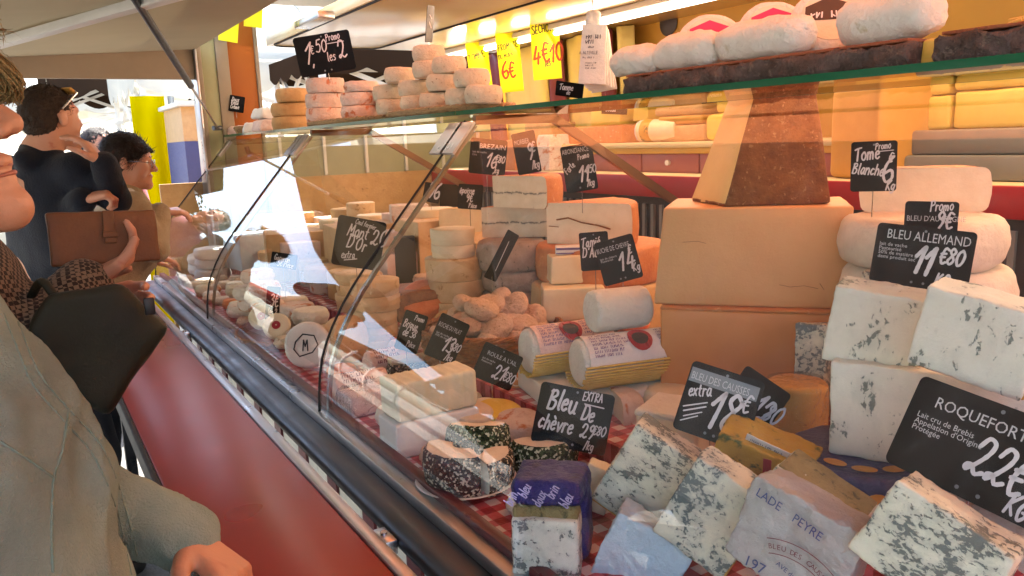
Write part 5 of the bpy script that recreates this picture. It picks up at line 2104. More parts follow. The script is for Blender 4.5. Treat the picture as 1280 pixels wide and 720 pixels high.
sector('cheese_wedge', 'upper ash lined quarter cheese under the tags, topmost of its stack', (mq.x, mq.y, cols[3] + .001), .205, cols[4] - cols[3], 'rind_orange', 'paste_morbier', 0, 66, .014, 20, fz(T1, -42), .002, 6)

# ---- pale wooden boxes, washed rind round and neighbours
BX = gx(570, 352, 1.08)
BX = Vector((BX.x, BX.y, 0))
kb = ppm((BX.x, BX.y, 1.25))


def chip_box(label, x, y, z, r, h, mat='wood_box_pale', rot=0, lid=True, group=None, tilt=None):
    """Round chip-wood cheese box: body and lid."""
    t = thing('cheese_box', label, 'box', (x, y, z), (0, 0, rot) if tilt is None else tilt, group)
    obj('box_body', lathe([(0, 0), (r * .96, 0), (r * .97, .001), (r * .97, h * .62), (r * .94, h * .62)], 34), M[mat], t)
    if lid:
        obj('lid', lathe([(r * .975, h * .40), (r, h * .405), (r, h - .001), (r * .985, h), (r * .4, h + .0006), (0, h + .0006)], 34), M[mat], t)
        obj('lid_seam', box(-.012, .012, -r - .0008, -r + .001, h * .42, h * .97), M['wood_box'], t, rot=(0, 0, .6))
    return t


zb_ = [TIER2] + [zat(BX.x, BX.y - .06, p) for p in (376, 350, 323)]
chip_box('lowest wide chip wood box left of the wicker basket', BX.x, BX.y, zb_[0], .088, zb_[1] - zb_[0] - .001, 'wood_box', .5)
chip_box('second wide chip wood box under the tall pale boxes', BX.x + .004, BX.y, zb_[1], .087, zb_[2] - zb_[1] - .001, 'wood_box', 1.5)
chip_box('third wide chip wood box, directly under the tall pale boxes', BX.x - .002, BX.y, zb_[2], .088, zb_[3] - zb_[2] - .001, 'wood_box', 2.5)
zz2 = [zb_[3]] + [zat(BX.x - .01, BX.y - .05, p) for p in (307, 287)]
chip_box('lower of two tall pale boxes left of the grey wheels', BX.x + .002, BX.y + .01, zz2[0], .066, zz2[1] - zz2[0] - .001, 'wood_box_pale', .3)
chip_box('upper of two tall pale boxes left of the grey wheels', BX.x, BX.y + .008, zz2[1], .066, zz2[2] - zz2[1] - .001, 'wood_box_pale', .9)
ob = gx(533, 362, 1.0)
sector('half_cheese', 'wet orange washed rind round lying tilted against the wooden boxes', (ob.x, ob.y, ob.z - .045), .062, .055, 'rind_washed', 'rind_washed', 0, 359.99, .012, 24, (rad(38), rad(-30), rad(-20)), .003, 3) if False else None
wheel('washed_cheese', 'wet orange washed rind round tilted against the wooden boxes', (ob.x - .01, ob.y, ob.z - .050), .066, .056, 'rind_washed', .016, 30, (rad(30), rad(-34), rad(10)), .003, 3)
wheel('cheese_round', 'plain beige round standing behind the dark handwritten tag', (ob.x - .005, ob.y - .14, TIER1 + .08), .045, .05, 'rind_tan', .012, 28, (rad(75), 0, rad(-20)), .002, 8)
solo('cheese_riser', block(.18, .16, .095, .01, 6, .001, 30), M['wicker'], 'flat brown wicker stand under the orange washed rind round', 'stand', (ob.x + .01, ob.y + .02, TIER2 + .03), fz(ob))
solo('cheese_riser', block(.12, .12, .078, .01, 6, .001, 30), M['wicker'], 'small brown wicker stand in front of the wooden boxes', 'stand', (ob.x - .02, ob.y - .13, TIER1), fz(ob))

# back row on the left: pink and cream cheeses under the small slate tag
BK = gx(555, 300, 1.36)
kk = ppm((BK.x, BK.y, 1.3))
zr = [zat(BK.x, BK.y - .06, p) for p in (330, 287, 262)]
solo('cheese_block', block(.42, .15, zr[0] - TIER2, .01, 10, .002, 20, 2), M['paper_pinkwhite'], 'long pink papered block at the back behind the pale boxes', 'cheese', (BK.x - .06, BK.y + .04, TIER2), fz(BK, 0))
solo('cheese_block', block(.40, .13, zr[1] - zr[0] - .001, .01, 10, .003, 20, 3), M['paper_pinkwhite'], 'crumpled pink papered block behind the orange washed rind round', 'cheese', (BK.x - .05, BK.y + .04, zr[0]), fz(BK, 1))
s1 = gx(586, 286, 1.34)
sector('half_cheese', 'cream half cheese with a dark line under the small slate tag', (s1.x, s1.y + .06, zr[1]), .075, zr[2] - zr[1] + .012, 'rind_tan', 'paste_pale', 0, 180, .006, 18, fz(s1, 4), .001, 4)
s2 = gx(520, 285, 1.34)
solo('cheese_block', block(.15, .10, zr[2] - zr[1] + .006, .006, 8, .002, 30, 6), M['rind_pink'], 'pale pink block left of the cream half under the slate tag', 'cheese', (s2.x, s2.y + .06, zr[1]), fz(s2, 6))
q = gx(507, 325, 1.16)
solo('dark_box', block(.075, .07, .17, .004, 6, .001, 30), M['fridge_dark'], 'dark brown upright box behind the left box stack', 'box', (q.x, q.y, q.z - .085), fz(q))
solo('cheese_riser', block(.13, .10, q.z - .086 - TIER2, .005, 6), M['paper_kraft'], 'kraft block under the dark upright box', 'stand', (q.x, q.y, TIER2), fz(q))
q = gx(482, 330, 1.12)
solo('cheese_round', lathe(profile_wheel(.05, .16, .01, 4), 28), M['paste_ivory'], 'pale upright cylinder behind the left box stack', 'cheese', (q.x, q.y, q.z - .10), 0)
solo('cheese_riser', block(.12, .12, q.z - .101 - TIER2, .005, 6), M['paper_kraft'], 'kraft block under the pale upright cylinder', 'stand', (q.x, q.y, TIER2), fz(q))

# ---- stacks of small boxes near the second pane
SB = gz(476, 446, TIER1)
SB = Vector((SB.x + .02, SB.y + .06, 0))
zs = zat(SB.x, SB.y - .06, 352)
hb = (zs - TIER1) / 5
for i in range(5):
    chip_box(['lowest', 'second', 'third', 'fourth', 'topmost'][i] + ' box of the tall kraft box stack beside the glass rib', SB.x + [.004, 0, -.005, .003, 0][i], SB.y + [0, .004, 0, -.003, 0][i], TIER1 + i * hb, .058 + i * .0032, hb - .0008, 'wood_box', i * 1.1)
bm = bmesh.new()
SB2 = gz(418, 410, TIER1)
SB2 = Vector((SB2.x + .10, SB2.y + .02, 0))
zs2 = zat(SB2.x, SB2.y - .06, 342)
hb2 = (zs2 - TIER1) / 5
for i in range(5):
    chip_box(['lowest', 'second', 'third', 'fourth', 'topmost'][i] + ' box of the left kraft box stack under the slate sign', SB2.x + [.003, 0, -.004, .002, 0][i], SB2.y, TIER1 + i * hb2, .075, hb2 - .0008, 'wood_box', i * 1.4)
rb = gz(430, 462, TIER1)
chip_box('round wooden box standing on edge behind the glass rib', rb.x + .02, rb.y + .08, TIER1 + .066, .066, .05, 'wood_box', tilt=(rad(80), rad(8), rad(25)))
wr = gz(385, 464, TIER1)
ww = thing('wrapped_cheese', 'white paper wrapped round standing on edge with dark print', 'cheese', (wr.x + .02, wr.y + .03, TIER1 + .064), (rad(76), rad(0), rad(-30)))
obj('paper_wrap', lathe(profile_wheel(.064, .035, .012, 4), 34, amp=.002, scale=50), M['paper_white'], ww)
bm = bmesh.new()
stroke(bm, [(-.03, .01), (-.01, .03), (.02, .025), (.03, 0), (.015, -.02), (-.02, -.03), (-.035, -.01), (-.03, .01)], .004, 0)
hand(bm, 'M', -.012, -.014, .03, .12)
me = flat(bm)
me.transform(Matrix.Rotation(rad(-90), 4, 'X'))
obj('paper_print', me, M['print_dark'], ww, (0, 0, .0362), (0, 0, 0))

# ---- pink film wrapped rolls by the glass
for i, (px, py, L, lab_) in enumerate(((425, 512, .13, 'nearest pink papered roll by the glass, left of the bricks'), (466, 478, .12, 'middle pink papered roll behind the crinkled film packet'), (498, 462, .10, 'farthest pink papered roll beside the kraft box stack'))):
    p = gz(px, py, TIER1)
    me = lathe(profile_wheel(.036, L, .010, 4), 26, amp=.002, scale=50, seed=i)
    me.transform(Matrix.Rotation(rad(90), 4, 'Y'))
    t_ = thing('wrapped_roll', lab_, 'cheese', (p.x, p.y + .04, TIER1 + .0365), rad(-6 + 4 * i), 'pink papered rolls by the glass')
    obj('paper_wrap', me, M['paper_pinkwhite'], t_)
    bm = bmesh.new()
    small_print(bm, .02, .012, L * .6, 4, .013, .012, i)
    me = flat(bm)
    for v in me.vertices:
        a_ = v.co.z / .036 + 1.0
        v.co = Vector((v.co.x, -.0385 * math.cos(a_), .0385 * math.sin(a_)))
    obj('paper_print', me, M['print_maroon'], t_)
p = gz(462, 522, TIER1)
t_ = thing('film_packet', 'cheese packet in shiny crinkled clear film left of the bricks', 'cheese', (p.x + .02, p.y + .05, TIER1), rad(8))
obj('cheese_inside', block(.13, .075, .055, .012, 10, .003, 40), M['paper_pinkwhite'], t_)
obj('clear_film', block(.142, .085, .062, .014, 22, .0045, 60, 3, (.9, .9), .002, 160), M['film'], t_)
p = gz(535, 478, TIER1)
t_ = thing('ash_log', 'dark grey mouldy log with a beige cut top beside the bricks', 'cheese', (p.x, p.y + .06, TIER1), rad(-14))
obj('crust', block(.155, .055, .048, .014, 16, .003, 40, 2), M['pepper'], t_)
obj('top_face', block(.125, .05, .018, .008, 12, .002, 40, 3), M['brick_paste'], t_, (-.012, 0, .042))

# ---- pieces round the garlic roll tag
def disc(label, px, py, z, r, h, mat, tilt, seed=0, lift=0.0):
    p = gz(px, py, z)
    return wheel('cheese_round', label, (p.x, p.y + r * .7, z + lift), r, h, mat, min(.008, h * .4), 28, tilt, .0015, seed)


t_ = disc('pale round with speckled top behind the ridged brick', 598, 552, TIER1, .046, .062, 'crown_paste', (rad(8), 0, 0), 3)
t_ = disc('yellowish soft round beside the pale speckled round', 632, 545, TIER1, .050, .055, 'paste_yellow', (rad(10), rad(4), 0), 4)
disc('flat pinkish round right of the yellowish soft round', 660, 555, TIER1, .048, .05, 'rind_pink', (rad(6), rad(-4), 0), 5)
for i, (px, py, tl_) in enumerate(((642, 500, (58, 10, -20)), (660, 515, (50, -8, -30)))):
    p = gz(px, py, TIER1)
    t_ = thing('garlic_roll', ['upper orange swirled roll slice right of the garlic roll tag', 'lower orange swirled roll slice right of the garlic roll tag'][i], 'cheese', (p.x + .01, p.y + .06, TIER1 + .045), tuple(rad(a) for a in tl_))
    obj('rind', lathe(profile_wheel(.036, .03, .006, 4), 26, amp=.001, scale=40), M['rind_orange'], t_)
    bm = bmesh.new()
    sp = [((.004 + .0022 * a) * math.cos(a), (.004 + .0022 * a) * math.sin(a)) for a in [j * .45 for j in range(29)]]
    stroke(bm, sp, .002, 0)
    me = flat(bm)
    me.transform(Matrix.Rotation(rad(-90), 4, 'X'))
    obj('swirl', me, M['paste_ivory'], t_, (0, 0, .0312))
p = gz(792, 556, TIER1)
sector('half_cheese', 'smooth pinkish half round right of the handwritten blue cheese tag', (p.x - .01, p.y + .05, TIER1), .062, .10, 'rind_pink', 'paste_ivory', -20, 160, .03, 20, fz(p, -50), .002, 7)
p = gz(846, 566, TIER2)
t_ = thing('cheese_block', 'white rinded block with a pale front behind the extra tag', 'cheese', (p.x + .02, p.y + .02, TIER2), fz(p, -20))
obj('paste', block(.115, .11, .07, .008, 10, .002, 30, 8), M['paste_ivory'], t_)
obj('rind', block(.12, .115, .012, .005, 10, .002, 50, 9), M['rind_snow'], t_, (0, .002, .066))
p = gz(800, 520, TIER2)
wheel('cheese_round', 'pale paper wrapped round under the front goat log', (p.x + .07, p.y - .005, TIER2 - .001), .05, .05, 'paper_cream', .018, 28, 0, .002, 9)

# ---- far end: flat basket with small rounds
fb = gz(338, 432, TIER1)
fb = Vector((fb.x + .07, fb.y + .10, TIER1))
basket('flat wicker tray with pale rounds near the far pane', fb, .20, .022, 'wicker', 3, 30, .72, 1.05, rad(-10), .005)
far_r = [(304, 388, 0), (318, 380, 1), (335, 384, 2), (312, 366, 3), (330, 362, 4), (322, 346, 5)]
for i, (px, py, s) in enumerate(far_r):
    p = gx(px, py, .64 + .01 * (i % 3))
    wheel('small_round_cheese', 'pale pink round in the flat wicker tray, ' + ['left one of the bottom row', 'middle one of the bottom row', 'right one of the bottom row', 'left one of the middle row', 'right one of the middle row', 'topmost of the pile'][i], (p.x, p.y, p.z - .02), .054, .046, 'rind_pink', .014, 26, s, .0018, s, group='pale rounds in the flat tray')
for i, (px, py, mt, lab_) in enumerate(((318, 412, 'paper_cream', 'cream papered round with a red seal, left one in the tray'), (336, 424, 'paper_cream', 'cream papered round with a red seal, right one in the tray'))):
    p = gz(px, py, TIER1 + .02)
    t_ = thing('sealed_cheese', lab_, 'cheese', (p.x + .03, p.y, TIER1 + .052), (rad(58), rad(6), rad(-28)))
    obj('paper_wrap', lathe(profile_wheel(.042, .026, .010, 4), 26, amp=.0015, scale=50), M[mt], t_)
    obj('red_seal', lathe([(0, .0265), (.013, .0275), (.0135, .026)], 16), M['print_red'], t_)
for i, (px, py) in enumerate(((352, 440), (366, 432), (380, 424), (360, 418), (374, 410), (388, 412))):
    p = gz(px, py, TIER1 + .02)
    wheel('small_round_cheese', 'small greyish round, ' + ['nearest', 'second nearest', 'third nearest', 'fourth nearest', 'fifth nearest', 'farthest'][i] + ' to the edge standing white round in the tray', (p.x + .02, p.y + .03, TIER1 + .024 + .002 * i), .030, .034, 'rind_grey' if i % 2 else 'rind_goat', .014, 22, i, .0012, i, group='greyish rounds at the near end of the tray')
q = gz(330, 400, TIER1)
for i, (dx, dy, w, h, m, lab_) in enumerate(((.30, .55, .26, .20, 'paper_kraft', 'brown cardboard carton at the far end behind the pale rounds'), (.48, .2, .30, .24, 'paper_kraft', 'brown cardboard carton behind the slate sign'), (.66, -.12, .30, .27, 'wood_box', 'wooden crate at the back behind the slate sign'), (.24, 1.0, .24, .16, 'paper_lightblue', 'grey blue carton at the far end of the case'), (.42, 1.25, .3, .22, 'paper_kraft', 'brown carton against the far end pane'))):
    solo('storage_carton', block(w, .2, h, .004, 6, .0015, 14, i), M[m], lab_, 'carton', (q.x + dx, q.y + dy, TIER2 if q.x + dx > .87 else TIER1), rad(-12 + 7 * i))
for i, (dx, dy, z) in enumerate(((.05, 1.1, 0), (.06, 1.12, .05), (.055, 1.1, .10), (.06, 1.32, 0), (.06, 1.31, .05), (.07, 1.52, 0))):
    wheel('wrapped_cheese', 'grey white papered round, ' + ['bottom of the near pile', 'middle of the near pile', 'top of the near pile', 'bottom of the second pile', 'top of the second pile', 'lone one'][i] + ' at the far end of the case', (q.x + dx, q.y + dy, TIER1 + z), .08, .049, 'paper_white', .012, 26, i, .0015, i, group='papered rounds at the far end')

# rows of boxed and papered cheeses along the back of the far half
rnd2 = random.Random(21)
ORD = ['first', 'second', 'third', 'fourth', 'fifth', 'sixth', 'seventh', 'eighth', 'ninth', 'tenth', 'eleventh', 'twelfth']
ROW = ['front', 'middle', 'rearmost']
LAYER = ['bottom', 'second', 'third', 'fourth', 'fifth', 'sixth', 'seventh', 'eighth']
for r_, (x0, hmax) in enumerate(((.98, .12), (1.16, .2), (1.36, .27))):
    y = 2.55 + .07 * r_
    si = -1
    while y < 4.0:
        si += 1
        lay = -1
        w = rnd2.uniform(.13, .2)
        z = TIER2
        top = TIER2 + hmax * rnd2.uniform(.7, 1.15)
        kind = rnd2.choice(('box', 'round', 'round', 'carton'))
        while z < top - .03:
            hh_ = rnd2.uniform(.042, .07)
            lay += 1
            where = LAYER[lay] + ' of the ' + ORD[si] + ' stack from the glass rib, ' + ROW[r_] + ' row'
            xx, yy_ = x0 + rnd2.uniform(-.012, .012), y + w / 2 + rnd2.uniform(-.008, .008)
            if kind == 'carton':
                hh_ *= 1.6
                solo('cheese_carton', block(.15, w * .94, hh_, .004, 6, .0015, 20, r_), M[rnd2.choice(('paper_kraft', 'wood_box', 'rind_tan', 'paper_pinkwhite'))], 'plain carton, ' + where, 'carton', (xx, yy_, z), rnd2.uniform(-.08, .08), 'cartons at the back of the far half')
            else:
                wheel('boxed_cheese', 'round boxed cheese, ' + where, (xx, yy_, z), w * .46, hh_, rnd2.choice(('wood_box', 'wood_box', 'wood_box_pale', 'rind_tan', 'rind_pink', 'paste_pale')), .006, 22, rnd2.uniform(0, 6), .001, r_, 0, 'boxed rounds at the back of the far half')
            z += hh_ + .0006
        y += w + .012

rnd3 = random.Random(33)
for j, yy_ in enumerate((2.46, 2.58, 2.70, 2.83, 2.96, 3.10, 3.24, 3.38)):
    for lay in range(rnd3.choice((1, 2, 2, 3))):
        wheel('white_round', 'pale bloomy round behind the middle pane, ' + LAYER[lay] + ' of the ' + ORD[j] + ' pile from the near end', (.745 + rnd3.uniform(-.02, .02), yy_ + rnd3.uniform(-.01, .01), TIER1 + lay * .047), .056, .046, rnd3.choice(('rind_pink', 'rind_snow', 'rind_goat', 'rind_white')), .012, 24, j, .0018, j, group='bloomy rounds behind the middle pane')


# ================================================================ ON THE GLASS SHELF
SZ = 1.6702


def bark_plank(label, ya, yb, x0, x1, h, seed):
    t = thing('bark_board', label, 'board', ((x0 + x1) / 2, (ya + yb) / 2, SZ))
    me = block(x1 - x0, yb - ya, h, .005, 80, .005, 38, seed, (1, 1), .0045, 110)
    obj('bark', me, M['bark'], t)
    obj('inner_wood', block(x1 - x0 - .012, yb - ya - .012, .004, .001, 12, .0008, 40, seed), M['bark_inner'], t, (0, 0, h + .0005))
    return t


y1 = gx(776, 104, .918).y
y2 = gx(1138, 38, .918).y
BH = .028
bark_plank('long dark bark board carrying the white rinded logs', y2, y1, .918, 1.13, BH, 3)
y3 = gx(1160, 30, .93).y
bark_plank('second bark board at the upper right edge of the shelf', y3 - .35, y3 - .012, .922, 1.12, .030, 6)
bm = bmesh.new()
rnd = random.Random(8)
for i in range(26):
    a = Vector((.95 + rnd.uniform(0, .12), y3 - rnd.uniform(.06, .22), SZ + .034 + rnd.uniform(.001, .012)))
    tube([a, a + Vector((rnd.uniform(-.03, .03), rnd.uniform(-.05, .05), rnd.uniform(-.003, .006)))], .0022, 5, bm=bm)
st = solo('straw_wisps', to_mesh(bm), M['straw'], 'loose pale straw scattered on the second bark board', 'straw')
st['kind'] = 'stuff'
p = gx(1150, 36, .93)
solo('straw_mat', block(.10, .022, .03, .004, 8, .002, 60), M['straw'], 'small straw mat end between the two bark boards', 'mat', (.99, (y2 + y3) / 2 - .004, SZ), 0)


def snow_log(label, pxa, pxb, r, x, z, seed, rot=0, name='white_log', mat='rind_snow'):
    ya_, yb_ = gx(pxb, 60, x).y, gx(pxa, 60, x).y
    L = yb_ - ya_
    prof = [(0, 0), (r * .55, .002), (r * .85, .012), (r * .98, .03)] + [(r, L * f) for f in (.3, .5, .7)] + [(r * .98, L - .03), (r * .85, L - .012), (r * .55, L - .002), (0, L)]
    prof = [p for a_, b_ in zip(prof[:-1], prof[1:]) for p in (a_, ((a_[0] + b_[0]) / 2, (a_[1] + b_[1]) / 2))] + [prof[-1]]
    me = lathe(prof, 40, amp=.0045, scale=34, seed=seed, amp2=.0024, scale2=120, keep=False)
    me.transform(Matrix.Rotation(rad(-90), 4, 'X'))
    return solo(name, me, M[mat], label, 'cheese', (x, ya_, z), (0, 0, rad(rot)))


zb0 = SZ + BH + .004
snow_log('leftmost short white rinded log on the bark board', 772, 828, .026, .955, zb0 + .025, 1, 4)
snow_log('second white rinded log from the left on the bark board', 822, 900, .030, .958, zb0 + .029, 2, -3)
snow_log('thick white rinded log in the middle of the bark board', 896, 1012, .030, .955, zb0 + .029, 3, -3)
snow_log('white rinded log at the right end of the bark board', 1046, 1172, .032, .960, zb0 + .032, 4, -5)
for i, (px, col, lab_) in enumerate(((884, 'print_pink', 'round with a pink and dark label behind the left white logs'), (962, 'print_pink', 'round with a bright pink label behind the thick white log'), (1030, 'print_brown', 'round with a dark oval label between the white logs'))):
    p = gx(px, 12, 1.03)
    t_ = thing('labelled_round', lab_, 'cheese', (1.035, p.y, zb0 + .036 - .004), (rad(58), 0, rad(-42)))
    obj('rind', lathe(profile_wheel(.055, .04, .014, 4), 30, amp=.002, scale=40, seed=i), M['rind_snow'], t_)
    obj('paper_label', lathe([(0, .0412), (.040, .0412), (.0405, .0402)], 26), M['paper_cream'], t_)
    bm = bmesh.new()
    vs = [(-.036, -.006), (.036, -.006), (.033, .018), (.0, .034), (-.033, .018)]
    bm.faces.new([bm.verts.new((x, y, 0)) for x, y in vs])
    obj('label_colour', flat(bm), M[col], t_, (0, 0, .0418))
    bm = bmesh.new()
    small_print(bm, -.026, -.002, .05, 1, .01, .014, i)
    me = flat(bm)
    me.transform(Matrix.Rotation(rad(-90), 4, 'X'))
    obj('label_script', me, M['print_dark'] if col == 'print_pink' else M['label_white'], t_, (0, 0, .0424))

# ---- goat rounds heaped on a woven tray
GX = 1.00
ga, gb = gx(600, 132, GX - .05), gx(478, 140, GX - .05)
gcy = (ga.y + gb.y) / 2
kg = ppm((GX, gcy, 1.7))
tl_ = (gb.y - ga.y)
basket('woven tray under the heap of pale goat rounds', (GX + .01, gcy, SZ), tl_ / 2 + .01, .012, 'wicker_pale', 3, 26, .105 / (tl_ / 2), 1.03, 0, .005, 'woven_tray')
rows = [([488, 520, 545, 578, 604], 121, .0), ([484, 517, 554, 590], 103, .0), ([499, 536, 562], 88, .0), ([536], 73, .0)]
gh = .043
cnt = 0
for ri, (xs, py, off) in enumerate(rows):
    for j, px in enumerate(xs):
        for back in ((0, 1) if ri < 2 else (0,)):
            x = GX - .035 + back * .085 + ri * .012
            p = gx(px, py, x)
            o = wheel('goat_round', 'goat round in the heap, ' + ['first', 'second', 'third', 'fourth', 'fifth'][j] + ' from left in the ' + ['bottom', 'second', 'third', 'top'][ri] + ' row, ' + ['aisle', 'seller'][back] + ' side', (x, p.y, SZ + .014 + ri * (gh + .0008)), .042, gh, 'rind_goat', .006, 24, cnt, .0018, cnt, group='goat rounds heaped on the shelf tray', scale=60)
            o.rotation_euler = (rnd.uniform(-.04, .04), rnd.uniform(-.04, .04), cnt)
            cnt += 1
slt = gx(614, 120, 1.02)
solo('slate', block(.10, .10, .006, .001, 4), M['chalkboard'], 'black slate lying behind the goat round heap', 'slate', (1.08, ga.y - .05, SZ), .2)

# ---- pink rounds in two towers
PX = 1.0
tw = [(407, 3, 'left pink tower'), (451, 2, 'right pink tower')]
ta, tb = gx(474, 150, PX - .05), gx(384, 158, PX - .05)
basket('dark woven tray under the two towers of pink rounds', (PX, (ta.y + tb.y) / 2, SZ), (tb.y - ta.y) / 2 + .02, .010, 'wicker_pale', 2, 22, .10 / ((tb.y - ta.y) / 2), 1.03, 0, .005, 'woven_tray')
for (px, n, nm) in tw:
    p = gx(px, 150, PX - .01)
    hgt = (zat(PX - .01, p.y - .04, 97) - SZ - .012) / 3
    for i in range(3 if px == 407 else 3):
        hh_ = hgt if i < 2 or px == 407 else hgt * .78
        wheel('pink_round', ['lowest', 'middle', 'topmost'][i] + ' mottled pink round of the ' + nm, (PX - .01 + .004 * i, p.y + [0, .008, -.004][i], SZ + .012 + i * hgt), (.066 if px == 407 else .060) - .006 * (i == 2 and px != 407), hh_ - .001, 'rind_pink', .005, 28, i * 2, .0018, i + (9 if px != 407 else 0), group='pink rounds in towers on the shelf', scale=60)
# tan rounds
p = gx(366, 160, 1.03)
hgt = (zat(1.03, p.y - .06, 110) - SZ) / 3
for i in range(3):
    wheel('tan_round', ['lowest', 'middle', 'topmost'][i] + ' flat tan round of the stack left of the pink towers', (1.03, p.y + [0, .004, -.03][i], SZ + i * hgt), [.082, .08, .066][i], hgt - .001, 'rind_tan', .009, 30, i, .0015, i, group='tan rounds stacked on the shelf')
# paper wrapped cheeses at the far end
pw = [(300, 162, .05, .04, (0, 0, .3)), (318, 160, .055, .045, (0, 0, -.2)), (334, 158, .055, .05, (0, 0, .1)), (331, 142, .05, .045, (0, .1, .2))]
for i, (px, py, w, h, r) in enumerate(pw):
    p = gx(px, py, .98)
    z = SZ if py > 150 else SZ + .054
    solo('papered_cheese', block(w * 2.2, w * 2.2, h * 1.05, .012, 10, .004, 40, i, (.8, .85), .002, 120), M['paper_white' if i % 2 else 'paper_pinkwhite'], ['small pale papered cheese at the far end of the shelf, leftmost', 'small pale papered cheese second from the far end of the shelf', 'pale papered cheese beside the tan rounds', 'upper pale papered cheese beside the tan rounds'][i], 'cheese', (.985, p.y, z), r)
p = gx(280, 170, .98)
basket('small shallow wicker basket at the far end of the shelf', (1.0, 3.98, SZ), .085, .03, 'wicker_pale', 4, 20, 1.0, 1.15, 0, .005)

# ================================================================ REAR SHELVES
USZ, WTZ, GSZ = 1.5685, 1.4465, 1.5855


def rear(label, px, x, z, w, d, h, mat, rot=0, name='cheese_block', amp=.002, seed=0, r=.008, taper=(1, 1), cat='cheese'):
    p = gx(px, 180, x)
    return solo(name, block(d, w, h, r, 8, amp, 18, seed, taper), M[mat], label, cat, (x + d / 2, p.y, z), rad(rot))


rear('long amber block on the rear worktop behind the first slate tag', 512, 2.14, WTZ, .52, .22, .17, 'rind_orange_block', seed=1)
rear('amber block on the rear worktop at the far left', 440, 2.14, WTZ, .50, .22, .19, 'paste_amber', seed=2)
rear('pale orange wedge on the rear worktop between the tags', 632, 2.12, WTZ, .16, .18, .15, 'rind_orange', seed=3, taper=(.7, .5))
rear('pink cream wedge on the rear worktop right of the tags', 672, 2.12, WTZ, .18, .18, .17, 'rind_pink', seed=4, taper=(.6, .55))
rear('long red orange block on the rear shelf', 742, 2.26, USZ, .40, .16, .075, 'rind_orange', seed=5)
rear('small yellow block on top of the red orange block', 756, 2.30, USZ + .076, .21, .14, .07, 'paste_yellow', seed=6)
rear('tan block on the rear shelf at the far left of the red orange block', 672, 2.30, USZ, .24, .16, .11, 'rind_tan', seed=7)
rear('pale yellow half block right of the small yellow block', 800, 2.34, USZ + .09, .10, .14, .09, 'paste_yellow', seed=8, taper=(1, .8))
lp = gx(796, 165, 2.22)
t_ = thing('herb_roll', 'pale roll with a green herb pattern and ringed end on the rear shelf', 'cheese', (2.27, lp.y, USZ + .047), (rad(90), 0, rad(8)))
obj('rind', lathe(profile_wheel(.046, .20, .006, 3), 28, amp=.001, scale=30), M['paste_pale'], t_, (0, 0, -.02))
obj('herb_band', lathe([(.0465, 0), (.048, .005), (.048, .045), (.0465, .05)], 28), M['herb_label'], t_, (0, 0, .0))
obj('white_ring', lathe([(.022, .0), (.045, .0), (.0455, .004), (.022, .004)], 28), M['label_white'], t_, (0, 0, -.0245))
obj('dark_core', lathe([(0, 0), (.018, 0), (.0185, .003), (0, .003)], 20), M['label_green'], t_, (0, 0, -.0235))
for i, (z, w, m) in enumerate(((0, .27, 'rind_tan'), (.066, .25, 'rind_orange_block'), (.103, .27, 'rind_tan'))):
    rear(['thick', 'flat reddish', 'flat tan'][i] + ' loaf shaped cheese in the pile behind the shelf glass', 850 - 2 * i, 2.26, USZ + z, w, .16, [.065, .036, .036][i], m, 0, 'loaf_cheese', .002, i, .014)
rear('round shouldered yellow block at the right of the loaf pile', 894, 2.25, USZ, .12, .16, .10, 'paste_yellow', 0, seed=9, r=.025)
rear('yellow block on top of the loaf pile at its right', 905, 2.28, USZ + .101, .10, .14, .07, 'paste_yellow', 0, seed=11, r=.02)
p = gx(1072, 222, 2.14)
rear('tall orange block behind the brown rinded wedge', 1075, 2.14, WTZ, .225, .20, .275, 'rind_orange_block', -18, seed=12, r=.02)
yy = [gx(px, 140, 2.26).y for px in (1062, 1120, 1183, 1187, 1290)]
for i, (pa, pb, z, h) in enumerate(((1128, 1183, 0, .096), (1189, 1300, 0, .104), (1064, 1181, .098, .098), (1187, 1300, .106, .104), (1302, 1420, 0, .104), (1080, 1180, .198, .05))):
    a, b = gx(pa, 140, 2.26).y, gx(pb, 140, 2.26).y
    solo('yellow_block', block(.24, a - b, h, .012, 8, .003, 16, i), M['paste_yellow'], ['lower left', 'lower right', 'upper left', 'upper right', 'outermost lower', 'half hidden topmost'][i] + ' big yellow block on the grey rear shelf', 'cheese', (2.39, (a + b) / 2, GSZ + z), rad(random.uniform(-2, 2)), 'big yellow blocks on the rear shelf')

# ---- paper bags on a hook
p = gx(738, 60, 1.80)
kq = ppm(p)
bags = thing('paper_bags', 'bundle of printed white paper bags hanging from a hook above the shelf', 'paper bag', p, fz(p))
for i in range(5):
    w, h = .098, .205
    me = block(w, .004, h, .0015, 10, .003, 25, i, (.86, 1))
    obj('bag', me, M['bag_paper'], bags, (.004 + i * .011, i * .012, -.125 - i * .006), (0, rad(3 - i * 2.2), rad(-6 - i * 4)))
obj('gathered_top', block(.05, .03, .06, .012, 8, .006, 50), M['bag_paper'], bags, (.012, .02, .07))
obj('hook', tube([(.01, .02, .12), (.012, .02, .20), (.02, .02, .30), (.012, .02, .56 - .01)], .003, 6), M['chrome'], bags)
bm = bmesh.new()
small_print(bm, -.020, .032, .055, 2, .017, .017, 2)
small_print(bm, -.012, .000, .03, 1, .01, .009, 3)
add_print(bm, 'A. ALTEVILLE', -.044, -.022, .016, squeeze=.72)
small_print(bm, -.03, -.036, .06, 1, .01, .008, 4)
small_print(bm, -.02, -.054, .045, 3, .009, .007, 5)
obj('bag_print', flat(bm), M['print_dark'], bags, (.004, -.0065, .0), (0, rad(3), rad(-6)))
q = gx(826, 28, 2.55)
